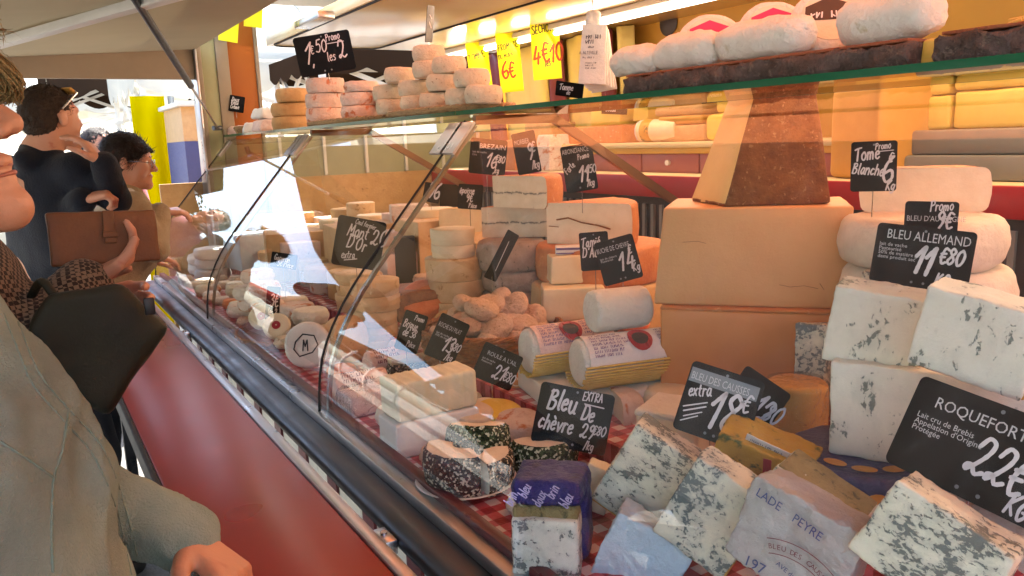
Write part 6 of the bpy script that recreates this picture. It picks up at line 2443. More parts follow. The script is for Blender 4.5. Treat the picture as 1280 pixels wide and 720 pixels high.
o = solo('wall_plaque', lathe([(0, 0), (.055, 0), (.058, .004), (.05, .008), (0, .007)], 28), M['print_brown'], 'round dark brown plaque on the orange rear wall', 'plaque', (2.599, q.y, q.z), (0, rad(-90), 0))
q = gx(770, 20, 2.5)

# ---- yellow price cards clipped under the lamp
def yellow_card(label, px, py, x, wpx, hpx, roll, texts, y=None, curl=.01, clips=True, yaw=0):
    p = gx(px, py, x) if y is None else gy(px, py, y)
    k = ppm(p)
    w, h = wpx / k, hpx / k
    t = thing('yellow_card', label, 'price card', group='yellow price cards', mw=Matrix.Translation(p) @ facing(p, yaw, 0, roll))
    me = block(w, .0012, h, .0004, 14)
    for v in me.vertices:
        v.co.y += curl * math.sin((v.co.z / h) * math.pi * 1.3)
        v.co.z -= h / 2
    me.update()
    obj('card', me, M['card_yellow'], t)
    for inkname in ('ink_green', 'ink_red', 'print_dark'):
        bm = bmesh.new()
        n = 0
        for (s, u, v, size, ink, tilt) in texts:
            if ink == inkname:
                hand(bm, s, u * w / 2, v * h / 2, size * h, .13, .08, tilt)
                n += 1
        if n:
            m2 = flat(bm)
            for vv_ in m2.vertices:
                vv_.co.y = curl * math.sin(((vv_.co.z + h / 2) / h) * math.pi * 1.3) - .0016
            obj('handwriting', m2, M[inkname], t)
        else:
            bm.free()
    if clips:
        for s in (-1, 1):
            obj('clip', tube([(s * w * .38, -.004, h / 2 - .012), (s * w * .38 - .004, -.008, h / 2 + .012), (s * w * .38 - .012, 0, h / 2 + .030)], .0016, 5), M['steel_dark'], t)
    return t


yellow_card('leftmost hanging yellow card over the goat heap, reading Tomme', 599, 83, 2.13, 27, 58, -8, [('TOMME', -.84, .25, .13, 'ink_green', 10), ('5€', -.5, -.75, .2, 'ink_red', 6)])
yellow_card('middle hanging yellow card with a red six euro price', 637, 77, 2.12, 29, 74, -6, [('FROMAGE', -.86, .36, .10, 'ink_green', 8), ('DU MORBIER', -.90, .10, .072, 'ink_green', 8), ('6€', -.72, -.56, .26, 'ink_red', 6)])
yellow_card('largest hanging yellow card, Séchons four euros for ten', 682, 57, 2.12, 36, 82, -4, [('SÉCHONS', -.86, .34, .115, 'ink_green', 8), ('4€', -.88, -.52, .27, 'ink_red', 6), ('les', -.12, -.62, .10, 'print_dark', 6), ('10', .28, -.50, .26, 'ink_red', 6)])
yellow_card('narrow yellow card hanging before the orange post, left one', 287, 22, 1.0, 23, 58, 4, [('20€', -.8, .2, .34, 'ink_red', 8)], y=3.95, clips=False)
yellow_card('narrow yellow card hanging before the orange post, right one', 317, 8, 1.0, 22, 50, 2, [('10€', -.8, .0, .34, 'ink_red', 8)], y=3.95, clips=False)

# ================================================================ PRICE TAGS
price_tag('large black tag reading Roquefort 22 at the right edge', 1232, 566, .875, 226, 128, 21, -24, 0,
          hw=[('22€', -.14, -.46, .36, -4, .12), ('KG', .40, -.90, .21, -4, .14)],
          pr=[('ROQUEFORT', -.72, .46, .165, .95), ('Lait cru de Brebis', -.86, .16, .085, 1), ('Appelation d\'Origine', -.86, .02, .085, 1), ('Protégée', -.86, -.12, .085, 1)], pin=.09, rivets=3)
price_tag('dark blue black tag reading Bleu Allemand 11.80', 1152, 322, 1.10, 112, 76, 9, -6, 0,
          hw=[('11', -.16, -.52, .42, 0, .15), ('€80', .34, -.10, .26, -2, .15), (',KG', .26, -.88, .22, -4, .15)],
          pr=[('BLEU ALLEMAND', -.78, .52, .22, .74), ('lait de vache', -.90, .26, .085, 1), ('Pasteurisé', -.90, .12, .085, 1), ('50% de matière grasse', -.90, -.02, .085, 1), ('demi produit sec', -.90, -.16, .085, 1)], pin=.07, rivets=3)
price_tag('black promotional tag reading Bleu d\'Auvergne behind the German blue tag', 1163, 282, 1.20, 60, 60, 4, 4, 0,
          hw=[('Promo', -.06, .60, .20, 4), ('9€', .2, -.1, .34, 0)], pr=[('BLEU D\'AUVERGNE', -.92, .18, .16, .80)], pin=.08, rivets=1)
price_tag('upright black tag reading Tome Blanche 6 euros on the white wheels', 1092, 208, 1.27, 53, 62, 1.5, -6, 0,
          hw=[('Tome', -.84, .22, .25, 6, .13), ('Blanche', -.94, -.26, .215, -6, .13), ('6', .34, -.64, .48, 0, .11), ('€', .62, .14, .19, -4, .13), ('Kg', .54, -.94, .19, -6, .14), ('Promo', .06, .66, .13, 4, .14)], lines=[([(.1, .58), (.84, .62)], .016)], pin=.06, rivets=1)
price_tag('black tag with taped strip reading Bleu des Causses extra 18', 898, 507, .86, 92, 90, 17, -4, 0,
          hw=[('extra', -.84, .0, .17, 16, .13), ('18', -.20, -.64, .50, 4, .11), ('€', .60, .02, .24, 0, .12), ('Kg', .40, -.88, .21, 0, .13)],
          pr=[('BLEU DES CAUSSES', -.92, .50, .15, .64)], tape=(-.96, .90, .42, .82, 0), lines=[([(-.88, -.32), (-.30, -.02)], .02), ([(-.84, -.44), (-.30, -.14)], .02), ([(-.80, -.58), (-.36, -.32)], .016), ([(-.84, -.72), (-.44, -.46)], .018)], pin=.08, rivets=3)
price_tag('black tag reading 12.80 turned sideways behind the extra tag', 939, 508, .92, 74, 80, 33, 30, 0,
          hw=[('12', .0, -.35, .42, 0, .12), ('80', .52, -.12, .30, 0, .13), ('/Kg', .38, -.86, .24, 0, .15)], pin=.10, rivets=0)
price_tag('black tag handwritten Bleu De Chèvre extra above the herb crown', 716, 523, .80, 94, 76, 11, -4, 0,
          hw=[('Bleu', -.74, .18, .32, -1, .13), ('De', .20, .02, .24, -2, .14), ('chèvre', -.88, -.50, .25, -1, .13), ('EXTRA', .16, .64, .14, 4, .14), ('29', .26, -.54, .22, 0, .13), ('€80', .58, -.38, .15, 0, .14), ('/kg', .42, -.90, .14, 0, .14)], lines=[([(.24, .54), (.76, .52)], .02)], pin=.09, rivets=3)
price_tag('black tag reading Roulé à l\'ail at the basket\'s foot', 622, 458, .83, 56, 46, 23, 22, 0,
          hw=[('21', -.10, -.66, .40, 0, .11), ('€80', .42, -.58, .26, 0, .12)], pr=[('ROULE A L\'AIL', -.72, .38, .17, .85), ('lait de vache', -.85, .1, .08, 1), ('Pasteurisé', -.85, -.05, .08, 1)], pin=.07, rivets=1)
price_tag('black tag reading Roche du Pilat 13.80 before the basket', 559, 424, .80, 44, 56, 24, 28, 0,
          hw=[('13', -.14, -.52, .34, 0, .12), ('€80', .36, -.36, .19, 0, .13), ('/kg', .30, -.88, .17, 0, .14)], pr=[('ROCHE DU PILAT', -.92, .40, .15, .52), ('lait de vache', -.85, .08, .07, 1), ('50% de matière', -.85, -.04, .07, 1)], pin=.09, rivets=1)
price_tag('small dark tag with crowded chalk writing left of the Pilat tag', 514, 415, .78, 34, 50, 18, 30, 0,
          hw=[('Promo', -.1, .62, .13, 0, .14), ('Brique', -.88, .16, .19, 0, .13), ('de 38', -.7, -.26, .19, 0, .13), ('Pièce', -.1, -.74, .14, 0, .14)], pin=.09, rivets=0)
price_tag('black tag turned edge on above the wrinkled rounds', 627, 320, 1.06, 36, 66, 27, 64, 0, lines=[([(-.1, .6), (.1, -.6)], .03)], pin=.10, rivets=0)
price_tag('black tag reading Buche de Chèvre 14 behind the goat logs', 773, 325, 1.16, 50, 56, -15, -8, 0,
          hw=[('14', -.02, -.50, .42, 0, .11), ('€', .58, .14, .2, 0, .13), ('Kg', .60, -.66, .18, 0, .14)], pr=[('BUCHE DE CHEVRE', -.95, .48, .16, .54), ('lait de chèvre', -.88, .16, .07, 1), ('Pasteurisé', -.88, .05, .07, 1)], pin=.08, rivets=3)
price_tag('black tag reading Tamié behind the goat log tag', 743, 314, 1.20, 36, 48, -4, 0, 0,
          hw=[('Tamié', -.90, .24, .24, 2, .13), ('D\'Ab', -.84, -.30, .26, 0, .13)], pin=.08, rivets=1)
price_tag('slate grey tag reading Brezain at the back left', 610, 196, 1.36, 46, 44, 5, 0, 0,
          hw=[('16', -.10, -.56, .38, -4, .11), ('€80', .40, -.26, .2, -4, .13), (',kg', .34, -.88, .16, 0, .14)], pr=[('BREZAIN', -.52, .44, .20, .95), ('lait de vache', -.86, .18, .08, 1), ('Cru', -.86, .02, .08, 1)], pin=.07, rivets=0)
price_tag('narrow black tag reading Morbier turned left above the ash lined half', 658, 191, 1.26, 34, 52, -11, -30, 0,
          hw=[('9', .10, -.36, .36, 0, .13), ('€', .50, .0, .22, 0, .14), ('/kg', .3, -.80, .18, 0, .15)], pr=[('MORBIER', -.84, .44, .17, .6)], pin=.06, rivets=0)
price_tag('black tag reading Abondance 11.50 left of the bracket arm', 724, 210, 1.30, 40, 58, -9, -6, 0,
          hw=[('Promo', .0, .34, .115, 6, .14), ('Forte', -.80, -.20, .14, 38, .13), ('11', -.12, -.62, .34, 0, .11), ('€50', .38, -.28, .16, 0, .13), ('/kg', .34, -.82, .14, 0, .14)], pr=[('ABONDANCE', -.92, .66, .15, .62)], pin=.06, rivets=2)
price_tag('slate tag reading époisse 9 euros by the small wire ring', 588, 246, 1.30, 31, 31, 3, -4, 0,
          hw=[('époisse', -.88, .24, .24, 2, .13), ('9€', -.35, -.40, .30, 0, .12), ('Pièce', -.1, -.88, .18, 0, .14)], pin=.06, rivets=0)
price_tag('small dark tag with a chalk scribble left of the slate tag', 540, 241, 1.32, 24, 24, 10, -30, 0, hw=[('96', -.5, -.5, .8, 0, .12)], pin=.07, rivets=0)
price_tag('slate sign chalked Mont D\'Or behind the glass rib', 449, 304, .90, 62, 62, 9, 14, 0,
          hw=[('Mont', -.56, .26, .24, -4, .11), ('D\'Or', -.52, -.24, .26, -4, .11), ('extra', -.64, -.70, .15, 8, .12), ('20', .44, .0, .32, 0, .10), ('Coul fermier', -.3, .76, .10, -8, .12)], lines=[([(-.5, -.76), (.0, -.64)], .02)], pin=.10, rivets=0)
price_tag('dark blue tag with small chalk letters in the middle pane', 355, 326, .74, 32, 19, 8, 10, 0, hw=[('Gaperon', -.8, .0, .36, -4, .14), ('5€ Pièce', -.5, -.7, .34, -4, .14)], pin=.14, rivets=0)
price_tag('narrow black tag standing among the sealed rounds in the tray', 341, 379, .63, 22, 42, 4, 42, 0, hw=[('3€', -.5, -.2, .36, 0, .13), ('les 2', -.7, -.7, .2, 0, .14)], pin=.05, rivets=0)
# on the shelf
price_tag('black promotional tag reading 1.50 les 2 above the pink towers', 406, 67, .98, 70, 48, -13, -6, 0,
          hw=[('1', -.74, -.40, .50, -4, .08), ('€', -.48, .06, .22, 0, .1), ('50', -.28, .10, .30, 0, .1), (',', -.50, -.50, .3, 0, .12), ('les', .06, -.42, .24, 4, .1), ('2', .50, -.40, .44, 8, .08), ('Promo', .14, .58, .17, 4, .12)], lines=[([(.16, .46), (.74, .46)], .02)], pin=.03, rivets=3)
price_tag('slate tag turned edge on above the goat heap', 537, 30, 1.0, 32, 44, 4, 74, 0, pin=.05, rivets=0, lines=[([(-.3, .5), (.3, .3)], .04), ([(-.3, .1), (.3, -.2)], .04)])
price_tag('small black tag leaning on the shelf below the paper bags', 712, 112, 1.12, 35, 19, 6, -8, 20, hw=[('Tomme', -.75, -.10, .38, 2, .13), ('de', -.2, -.66, .3, 0, .14)], pin=0, rivets=0)
price_tag('tiny slate tag at the far end of the shelf', 296, 130, .98, 18, 20, 6, 0, 0, hw=[('Doux', -.7, .3, .24, 0, .14), ('Vieux', -.8, -.1, .24, 0, .14), ('Crème', -.8, -.6, .24, 0, .14)], pin=.03, rivets=0)
price_tag('small dark tag on the loaf pile behind the wedge', 894, 120, 2.24, 34, 16, -2, 0, 0, pin=.0, rivets=0, hw=[('Tomme', -.7, -.3, .5, 0, .13)])
price_tag('small dark tag lying on the yellow block of the rear shelf', 768, 137, 2.28, 32, 12, 4, 0, 20, pin=0, rivets=0, hw=[('Gouda', -.7, -.4, .5, 0, .13)])

# ================================================================ small cheeses tucked into the gaps of the deck
bpy.context.view_layer.update()
boxes = []
for o in SC.objects:
    if o.type != 'MESH' or (o.parent and o.parent.name.startswith(('display_case', 'counter', 'market', 'rear_counter'))) or o.name.startswith(('ground', 'pin')):
        continue
    q = [o.matrix_world @ Vector(c_) for c_ in o.bound_box]
    lo_, hi_ = [min(v[i] for v in q) for i in range(3)], [max(v[i] for v in q) for i in range(3)]
    if lo_[2] < 1.30 and hi_[2] > .98 and hi_[0] > .5 and lo_[0] < 1.6:
        sh_ = .10          # boxes of turned things are wider than the things
        boxes.append((lo_[0] + sh_ * (hi_[0] - lo_[0]), hi_[0] - sh_ * (hi_[0] - lo_[0]), lo_[1] + sh_ * (hi_[1] - lo_[1]), hi_[1] - sh_ * (hi_[1] - lo_[1]), lo_[2], hi_[2]))
rf = random.Random(77)
KINDS = [('rind_pink', 'pinkish'), ('rind_goat', 'cream'), ('rind_snow', 'snow white'), ('rind_washed', 'orange'), ('wrinkle', 'peach'), ('paper_white', 'white papered'), ('rind_white', 'off white'), ('rind_washed', 'orange')]
made = 0
for attempt in range(2600):
    tier = 0 if attempt % 2 else 1
    x_, y_ = (rf.uniform(.60, .82), rf.uniform(.95, 3.9)) if tier == 0 else (rf.uniform(.90, 1.45), rf.uniform(.95, 3.6))
    z_ = TIER1 if tier == 0 else TIER2
    r_, h_ = rf.uniform(.026, .046), rf.uniform(.028, .046)
    n_ = 1 if tier == 0 else rf.choice((1, 2, 3))
    zt_ = z_ + h_ * n_
    if any(x_ + r_ > b[0] and x_ - r_ < b[1] and y_ + r_ > b[2] and y_ - r_ < b[3] and zt_ > b[4] and z_ < b[5] for b in boxes):
        continue
    mt, word = rf.choice(KINDS)
    for k_ in range(n_):
        wheel('small_round_cheese', 'small ' + word + ' round tucked between the larger cheeses', (x_ + rf.uniform(-.003, .003), y_ + rf.uniform(-.003, .003), z_ + k_ * h_), r_, h_ - .0006, mt, min(.011, h_ * .32), 22, rf.uniform(0, 6), .0016, attempt % 40, group='small ' + word + ' rounds filling the gaps', scale=50)
    boxes.append((x_ - r_, x_ + r_, y_ - r_, y_ + r_, z_, zt_))
    made += n_
    if made > 170:
        break


# ================================================================ PEOPLE
def V3(*a):
    return np.array(a, float)


def unit(v):
    v = np.array(v, float)
    return v / (np.linalg.norm(v) + 1e-12)


def rot_axis(v, axis, ang):
    return np.array(Matrix.Rotation(ang, 3, Vector(axis)) @ Vector(v))


def head_prims(c, yaw, tilt, roll=0, s=1.0):
    """Head turned to yaw (0 = +X), tilted up by tilt degrees; returns prims and its frame."""
    R = np.array(Matrix.Rotation(rad(yaw), 3, 'Z') @ Matrix.Rotation(rad(-tilt), 3, 'Y') @ Matrix.Rotation(rad(roll), 3, 'X'))
    c = np.array(c, float)

    def P(x, y, z):
        return c + R @ (V3(x, y, z) * s)

    def E(x, y, z, a, b, d, k=.012):
        return ('e', P(x, y, z), (a * s, b * s, d * s), R, None, k)

    def Cc(p, q, ra, rb, k=.012):
        return ('c', P(*p), P(*q), ra * s, rb * s, k)
    pr = [E(-.014, 0, .034, .096, .075, .084, .02), E(.030, 0, -.030, .058, .060, .082, .02), Cc((-.02, 0, -.02), (.045, 0, -.075), .055, .034, .02),
          Cc((.03, -.03, -.085), (.076, 0, -.098), .018, .018, .018), Cc((.03, .03, -.085), (.076, 0, -.098), .018, .018, .018), E(.080, 0, -.100, .014, .018, .014, .012),
          Cc((.070, -.035, .028), (.070, .035, .028), .014, .014, .012), Cc((.080, 0, .018), (.108, 0, -.026), .0085, .0112, .008),
          E(.096, -.012, -.031, .012, .0085, .008, .005), E(.096, .012, -.031, .012, .0085, .008, .005),
          Cc((.062, -.040, -.022), (.050, -.045, -.040), .018, .016, .02), Cc((.062, .040, -.022), (.050, .045, -.040), .018, .016, .02),
          E(.086, 0, -.057, .012, .022, .0085, .006), E(.083, 0, -.0725, .012, .020, .0085, .006),
          E(-.014, -.077, -.004, .018, .007, .031, .006), E(-.014, .077, -.004, .018, .007, .031, .006)]
    pr = [p if p[0] == 'c' else ('e', p[1], p[2], p[3], None, p[5]) for p in pr]
    # eye hollows and the line of the mouth
    for y in (-.031, .031):
        pr.append(('e', P(.088, y, .004), (.016 * s, .018 * s, .011 * s), R, None, .008, True))
        pr.append(('e', P(.066, y, .004), (.0135 * s, .0135 * s, .0125 * s), R, None, .003))
    pr.append(('c', P(.104, 0, -.0648), P(.086, -.027, -.066), .0034 * s, .003 * s, .003, True))
    pr.append(('c', P(.104, 0, -.0648), P(.086, .027, -.066), .0034 * s, .003 * s, .003, True))
    for y in (-.009, .009):
        pr.append(('e', P(.098, y, -.0395), (.0065 * s, .0038 * s, .0045 * s), R, None, .003, True))
        pr.append(('c', P(.093, y * 2.6, -.036), P(.072, y * 4.0, -.068), .0022 * s, .0022 * s, .008, True))
    return pr, R, c


def hand_prims(w, d, n, thumb, curl=35, size=1.0, spread=4, thumb_curl=20, per=None):
    """Hand at wrist w pointing along d, palm facing n, thumb on the side thumb; curl degrees at each joint."""
    w, d, n = np.array(w, float), unit(d), unit(n)
    n = unit(n - d * (n @ d))
    s = unit(np.cross(d, n))
    if s @ np.array(thumb, float) < 0:
        s = -s
    S = size
    out = []
    L = [.076, .084, .079, .062]
    for i in range(4):
        off = (.030 - i * .0205) * S
        base = w + s * off * .55 + d * .012 * S
        kn = w + s * off + d * (.088 - abs(i - 1) * .004) * S
        out.append(('c', base, kn, .0135 * S, .0125 * S, .012))
        dd = unit(d + s * math.tan(rad((1.2 - i) * spread)))
        axis = np.cross(dd, n)
        p = kn
        cu = per[i] if per else curl
        for j, f in enumerate((.45, .31, .24)):
            dd = rot_axis(dd, axis, rad(cu * (1.0 if j < 2 else .7)))
            q = p + dd * L[i] * f * S
            out.append(('c', p, q, (.0098 - j * .0009) * S, (.0092 - j * .001) * S, .003))
            p = q
    b = w + s * .022 * S + d * .020 * S
    t1 = b + unit(s * .9 + d * .65 + n * .35) * .042 * S
    d2 = unit(d * .85 + s * .35 + n * math.sin(rad(thumb_curl)))
    t2 = t1 + d2 * .032 * S
    t3 = t2 + unit(d2 + n * math.sin(rad(thumb_curl)) * .8 - s * .15) * .026 * S
    out += [('c', b, t1, .0165 * S, .012 * S, .010), ('c', t1, t2, .0112 * S, .0102 * S, .003), ('c', t2, t3, .0102 * S, .0085 * S, .003)]
    return out


def limb(a, b, ra, rb, k=.02):
    return ('c', a, b, ra, rb, k)


def person(label, head, yaw, tilt, neck, sh, el, wr, hands, pelvis, knees, feet, skin, top, top_add=(), hair=None, hair_mat=None, sleeve=(.052, .044, .040), torso=(.125, .19), h=.0055, bulk=.012, headscale=1.0, cuff=True, trousers='dark_trousers', top_name='jacket', top_h=.008, roll=0, wrinkle=.004, strands=2600, strand_len=.026, arm_k=.02, folds=0.0):
    """A whole figure: one continuous body skin, with hair and clothes as its children."""
    t = thing('person', label, 'person', (pelvis[0], pelvis[1], 0))
    off = -V3(pelvis[0], pelvis[1], 0)

    def mv(pr):
        out = []
        for p in pr:
            p = list(p)
            p[1] = np.array(p[1], float) + off
            if p[0] == 'c':
                p[2] = np.array(p[2], float) + off
            out.append(tuple(p))
        return out
    hp, R, hc = head_prims(head, yaw, tilt, roll, headscale)
    neck = np.array(neck, float)
    body = list(hp)
    body += [limb(hc + R @ V3(-.03, 0, -.05), neck, .050, .056, .02), limb(neck, (np.array(sh[0]) + np.array(sh[1])) / 2 - V3(0, 0, .05), .06, .11, .03)]
    mid = (np.array(sh[0]) + np.array(sh[1])) / 2 - V3(0, 0, .06)
    pel = np.array(pelvis, float)
    body += [limb(mid, pel, .10, .11, .03)]
    for i in (0, 1):
        S_, E_l, W_ = np.array(sh[i]), np.array(el[i]), np.array(wr[i])
        body += [limb(mid, S_, .06, .05), limb(S_, E_l, .044, .036), limb(E_l, W_, .035, .024, .012)]
        if hands[i]:
            body += hand_prims(W_, *hands[i])
        body += [limb(pel, np.array(knees[i]), .085, .052, .03), limb(np.array(knees[i]), np.array(feet[i]) + V3(0, 0, .07), .05, .034, .02)]
    obj('body', sdf_mesh(mv(body), h, .012), M[skin], t)
    # clothes
    cl = []
    side = unit(np.array(sh[1]) - np.array(sh[0]))
    chest = mid + V3(0, 0, -.06)
    fr = np.array([unit(np.cross(side, V3(0, 0, 1))), side, V3(0, 0, 1)]).T
    cl += [('e', chest, (torso[0], torso[1], .20), fr, None, .05), ('e', (chest + pel) / 2, (torso[0] * 1.02, torso[1] * .96, .22), fr, None, .05), ('e', pel + V3(0, 0, .03), (torso[0] * 1.04, torso[1] * .95, .16), fr, None, .05)]
    cl += [limb(neck - V3(0, 0, .005), mid, .066, .10, .04)]
    for i in (0, 1):
        S_, E_l, W_ = np.array(sh[i]), np.array(el[i]), np.array(wr[i])
        end = W_ + (E_l - W_) * .04
        cl += [limb(mid, S_, .08, .064, .04), limb(S_, E_l, .064, sleeve[0], arm_k), limb(E_l, end, sleeve[0], sleeve[1], min(arm_k, .014))]
        if cuff:
            dd = unit(W_ - E_l)
            cl += [limb(end - dd * .030, end + dd * .004, sleeve[1] * 1.13, sleeve[1] * 1.10, .003)]
    cl += list(top_add)
    me = sdf_mesh(mv(cl), top_h, .03)
    for v in me.vertices:
        n_ = wob(v.co, 9, 3)
        v.co += n_ * wrinkle + wob(v.co, 26, 5) * wrinkle * .4
    me.update()
    if folds:
        nr = [v.normal.copy() for v in me.vertices]
        for v, n_ in zip(me.vertices, nr):
            q = v.co
            ph = q.x * 40 - q.y * 26 + q.z * 34 + 5.5 * noise.noise(q * 6) + 2 * noise.noise(q * 14)
            m_ = max(0.0, min(1.0, .5 + 1.6 * noise.noise(q * 4.2 + Vector((3, 1, 7)))))
            v.co += n_ * folds * m_ * (1 - abs(math.sin(ph))) ** 1.6
        bm = bmesh.new()
        bm.from_mesh(me)
        for _ in range(3):
            bmesh.ops.smooth_vert(bm, verts=list(bm.verts), factor=0.5, use_axis_x=True, use_axis_y=True, use_axis_z=True)
        bm.to_mesh(me)
        bm.free()
        me.update()
    obj(top_name, me, M[top], t)
    tr = []
    for i in (0, 1):
        tr += [limb(pel, np.array(knees[i]), .105, .072, .03), limb(np.array(knees[i]), np.array(feet[i]) + V3(0, 0, .10), .070, .056, .02)]
    tr += [limb(pel - V3(0, 0, .02), pel + V3(0, 0, .10), .12, .115, .03)]
    obj('trousers', sdf_mesh(mv(tr), .012, .03), M[trousers], t)
    for i in (0, 1):
        f = np.array(feet[i])
        fd = V3(math.cos(rad(yaw)), math.sin(rad(yaw)), 0)
        obj('shoe', sdf_mesh(mv([limb(f + V3(0, 0, .045), f + fd * .13 + V3(0, 0, .035), .045, .036, .02), limb(f + V3(0, 0, .05), f + V3(0, 0, .10), .043, .045, .02)]), .01, .02), M['black_rubber'], t)
    if hair:
        hs = []
        for q in hair:
            if q[0] == 'e':
                hs.append(('e', hc + R @ (V3(*q[1]) * headscale), tuple(a * headscale for a in q[2]), R, None, q[3]) + tuple(q[4:5]))
            else:
                hs.append(('c', hc + R @ (V3(*q[1]) * headscale), hc + R @ (V3(*q[2]) * headscale), q[3] * headscale, q[4] * headscale, .012) + tuple(q[5:6]))
        hs = [(x[:6] + (True,)) if len(x) > 6 and x[6] else x[:6] for x in hs]
        me = sdf_mesh(mv(hs), .005, .01)
        for v in me.vertices:
            p = v.co
            v.co += wob(p, 70, 2) * .0045 + wob(p, 160, 7) * .002
        me.update()
        rs = random.Random(len(me.vertices))
        vs_, fs_ = [tuple(v.co) for v in me.vertices], [tuple(f.vertices) for f in me.polygons]
        hl = Vector(hc + off)
        back = Vector(R @ V3(-1, 0, -.55))
        nv = len(me.vertices)
        for _ in range(strands):
            v = me.vertices[rs.randrange(nv)]
            n_ = (v.co - hl).normalized()
            g_ = (back - n_ * back.dot(n_)).normalized() * rs.uniform(.5, 1.1) + n_ * rs.uniform(.05, .4) + Vector((rs.gauss(0, .35), rs.gauss(0, .35), rs.gauss(0, .35)))
            L_ = strand_len * rs.uniform(.5, 1.2)
            g_ = g_.normalized() * L_
            sd_ = g_.cross(n_).normalized() * .0011
            p0, p1 = v.co - n_ * .003, v.co + g_ * .55 + n_ * .002
            p2 = v.co + g_ - n_ * L_ * .12
            q = len(vs_)
            vs_ += [tuple(p0 - sd_), tuple(p0 + sd_), tuple(p1 + sd_ * .8), tuple(p1 - sd_ * .8), tuple(p2)]
            fs_ += [(q, q + 1, q + 2, q + 3), (q + 3, q + 2, q + 4)]
        me = pydata(vs_, fs_, True, 180, recalc=False)
        obj('hair', me, M[hair_mat], t)
    for sy in (-1, 1):
        ec = Vector(hc + R @ (V3(.0675, sy * .031, .004) * headscale) + off)
        em = lathe([(0, -.0135), (.007, -.0117), (.0117, -.007), (.0135, 0), (.0117, .007), (.007, .0117), (0, .0135)], 14, keep=False)
        em.transform(Matrix.Translation(ec) @ Matrix(R.tolist()).to_4x4() @ Matrix.Rotation(rad(90), 4, 'Y') @ Matrix.Scale(headscale, 4))
        eo = obj('eye', em, M['eye_white'], t)
        im = lathe([(0, .0136), (.0032, .0133), (.006, .0123)], 12, keep=False)
        im.transform(Matrix.Translation(ec) @ Matrix(R.tolist()).to_4x4() @ Matrix.Rotation(rad(90), 4, 'Y') @ Matrix.Scale(headscale * 1.01, 4))
        obj('iris', im, M['iris'], eo)
        if hair_mat:
            bpts = [Vector(hc + R @ (V3(x, sy * y, z) * headscale) + off) for x, y, z in ((.084, .012, .026), (.084, .028, .032), (.074, .046, .029))]
            obj('eyebrow', tube(bpts, [.0022, .0032, .0014], 6), M[hair_mat], t)
    t['off'] = list(off)
    return t, R, hc, off


def part_on(t, name, mesh, mat, off):
    o = obj(name, mesh, M[mat], t)
    o.location = tuple(off)
    return o


SHORT_HAIR = [('e', (-.020, 0, .042), (.096, .078, .082), .01), ('e', (-.055, 0, .0), (.060, .074, .07), .01), ('e', (.105, 0, -.03), (.085, .085, .105), .012, True), ('e', (.02, 0, -.07), (.075, .09, .075), .012, True)]

# ---- near person in the sage fleece at the left edge
n_nose, n_chin = gy(40, 152, .90), gy(44, 238, .90)
hc_ = V3(-.108, .91, 1.630)
tn, Rn, hcn, offn = person('person in a sage green fleece leaning on the red ledge at the left edge', hc_, -8, 14, (-.135, .915, 1.505),
    ((-.165, .74, 1.40), (-.165, 1.09, 1.40)), ((-.10, .62, 1.13), (-.02, 1.17, 1.19)), ((.02, .74, .985), (.138, 1.10, 1.082)),
    (((.6, .3, -.3), (0, 0, -1), (0, 1, 0), 25, 1.0), ((.42, -.62, -.42), (-.1, -.4, -1), (-1, -.2, 0), 24, 1.0, 7, 20, (14, 22, 28, 34))),
    (-.20, .92, .92), ((-.16, .82, .50), (-.18, 1.03, .50)), ((-.20, .80, 0), (-.22, 1.05, 0)), 'skin_near', 'fleece',
    top_add=[('e', (-.12, .915, 1.30), (.135, .20, .16), None, None, .05), ('e', (-.105, .93, 1.15), (.155, .21, .17), None, None, .05), ('e', (-.095, .93, 1.03), (.165, .20, .15), None, None, .05), ('c', (-.10, .80, 1.485), (-.10, 1.02, 1.485), .03, .03, .03), ('c', (-.08, .90, 1.44), (.0, .93, 1.27), .045, .05, .04)],
    hair=[('e', (-.03, 0, .05), (.102, .086, .086), .01), ('e', (-.06, 0, -.03), (.068, .086, .11), .01), ('c', (.02, -.045, .105), (.085, -.05, .062), .020, .012), ('c', (.02, .02, .115), (.096, .02, .06), .024, .018), ('c', (.05, 0, .10), (.112, -.01, .060), .024, .018), ('c', (.045, .045, .09), (.095, .05, .045), .02, .016), ('c', (.05, -.05, .085), (.095, -.05, .04), .02, .016), ('e', (.118, 0, -.05), (.075, .09, .085), .012, True), ('e', (.03, 0, -.09), (.075, .10, .075), .012, True)],
    hair_mat='hair_blond', sleeve=(.056, .040, .04), torso=(.14, .21), h=.0042, top_h=.007, wrinkle=.009, strand_len=.03, strands=4000, arm_k=.009, folds=.011)
# a lock of blond hair falling beside the face, on the side of the aisle
lock, rs_ = bmesh.new(), random.Random(4)
for i in range(420):
    u, v_ = rs_.random(), rs_.gauss(0, .012)
    a_ = gy(-60 + u * 30, 20 + u * 40, .80 + rs_.uniform(-.03, .03))
    b_ = gy(6 + rs_.uniform(-18, 22), 92 + u * 22, .81 + rs_.uniform(-.02, .02))
    c_ = gy(-4 + rs_.uniform(-22, 34), 112 + rs_.uniform(-10, 22), .82 + rs_.uniform(-.02, .02))
    tube(catmull([tuple(a_), tuple(b_), tuple(c_)], 4), [.0007] * 8 + [.0003], 3, cap=False, bm=lock)
part_on(tn, 'hair_lock', to_mesh(lock, True, 180), 'hair_blond', offn)
for zz_, r_ in ((-.0610, .0020), (-.0692, .0024)):
    lp = [hcn + Rn @ V3(.0948 - 22 * y * y, y, zz_ - 3.5 * (abs(zz_) - .065) * abs(y)) for y in (-.025, -.017, -.008, 0, .008, .017, .025)]
    part_on(tn, 'lip', tube([Vector(p) for p in lp], [.0012, r_ * .75, r_, r_, r_, r_ * .75, .0012], 8), 'lips', offn)
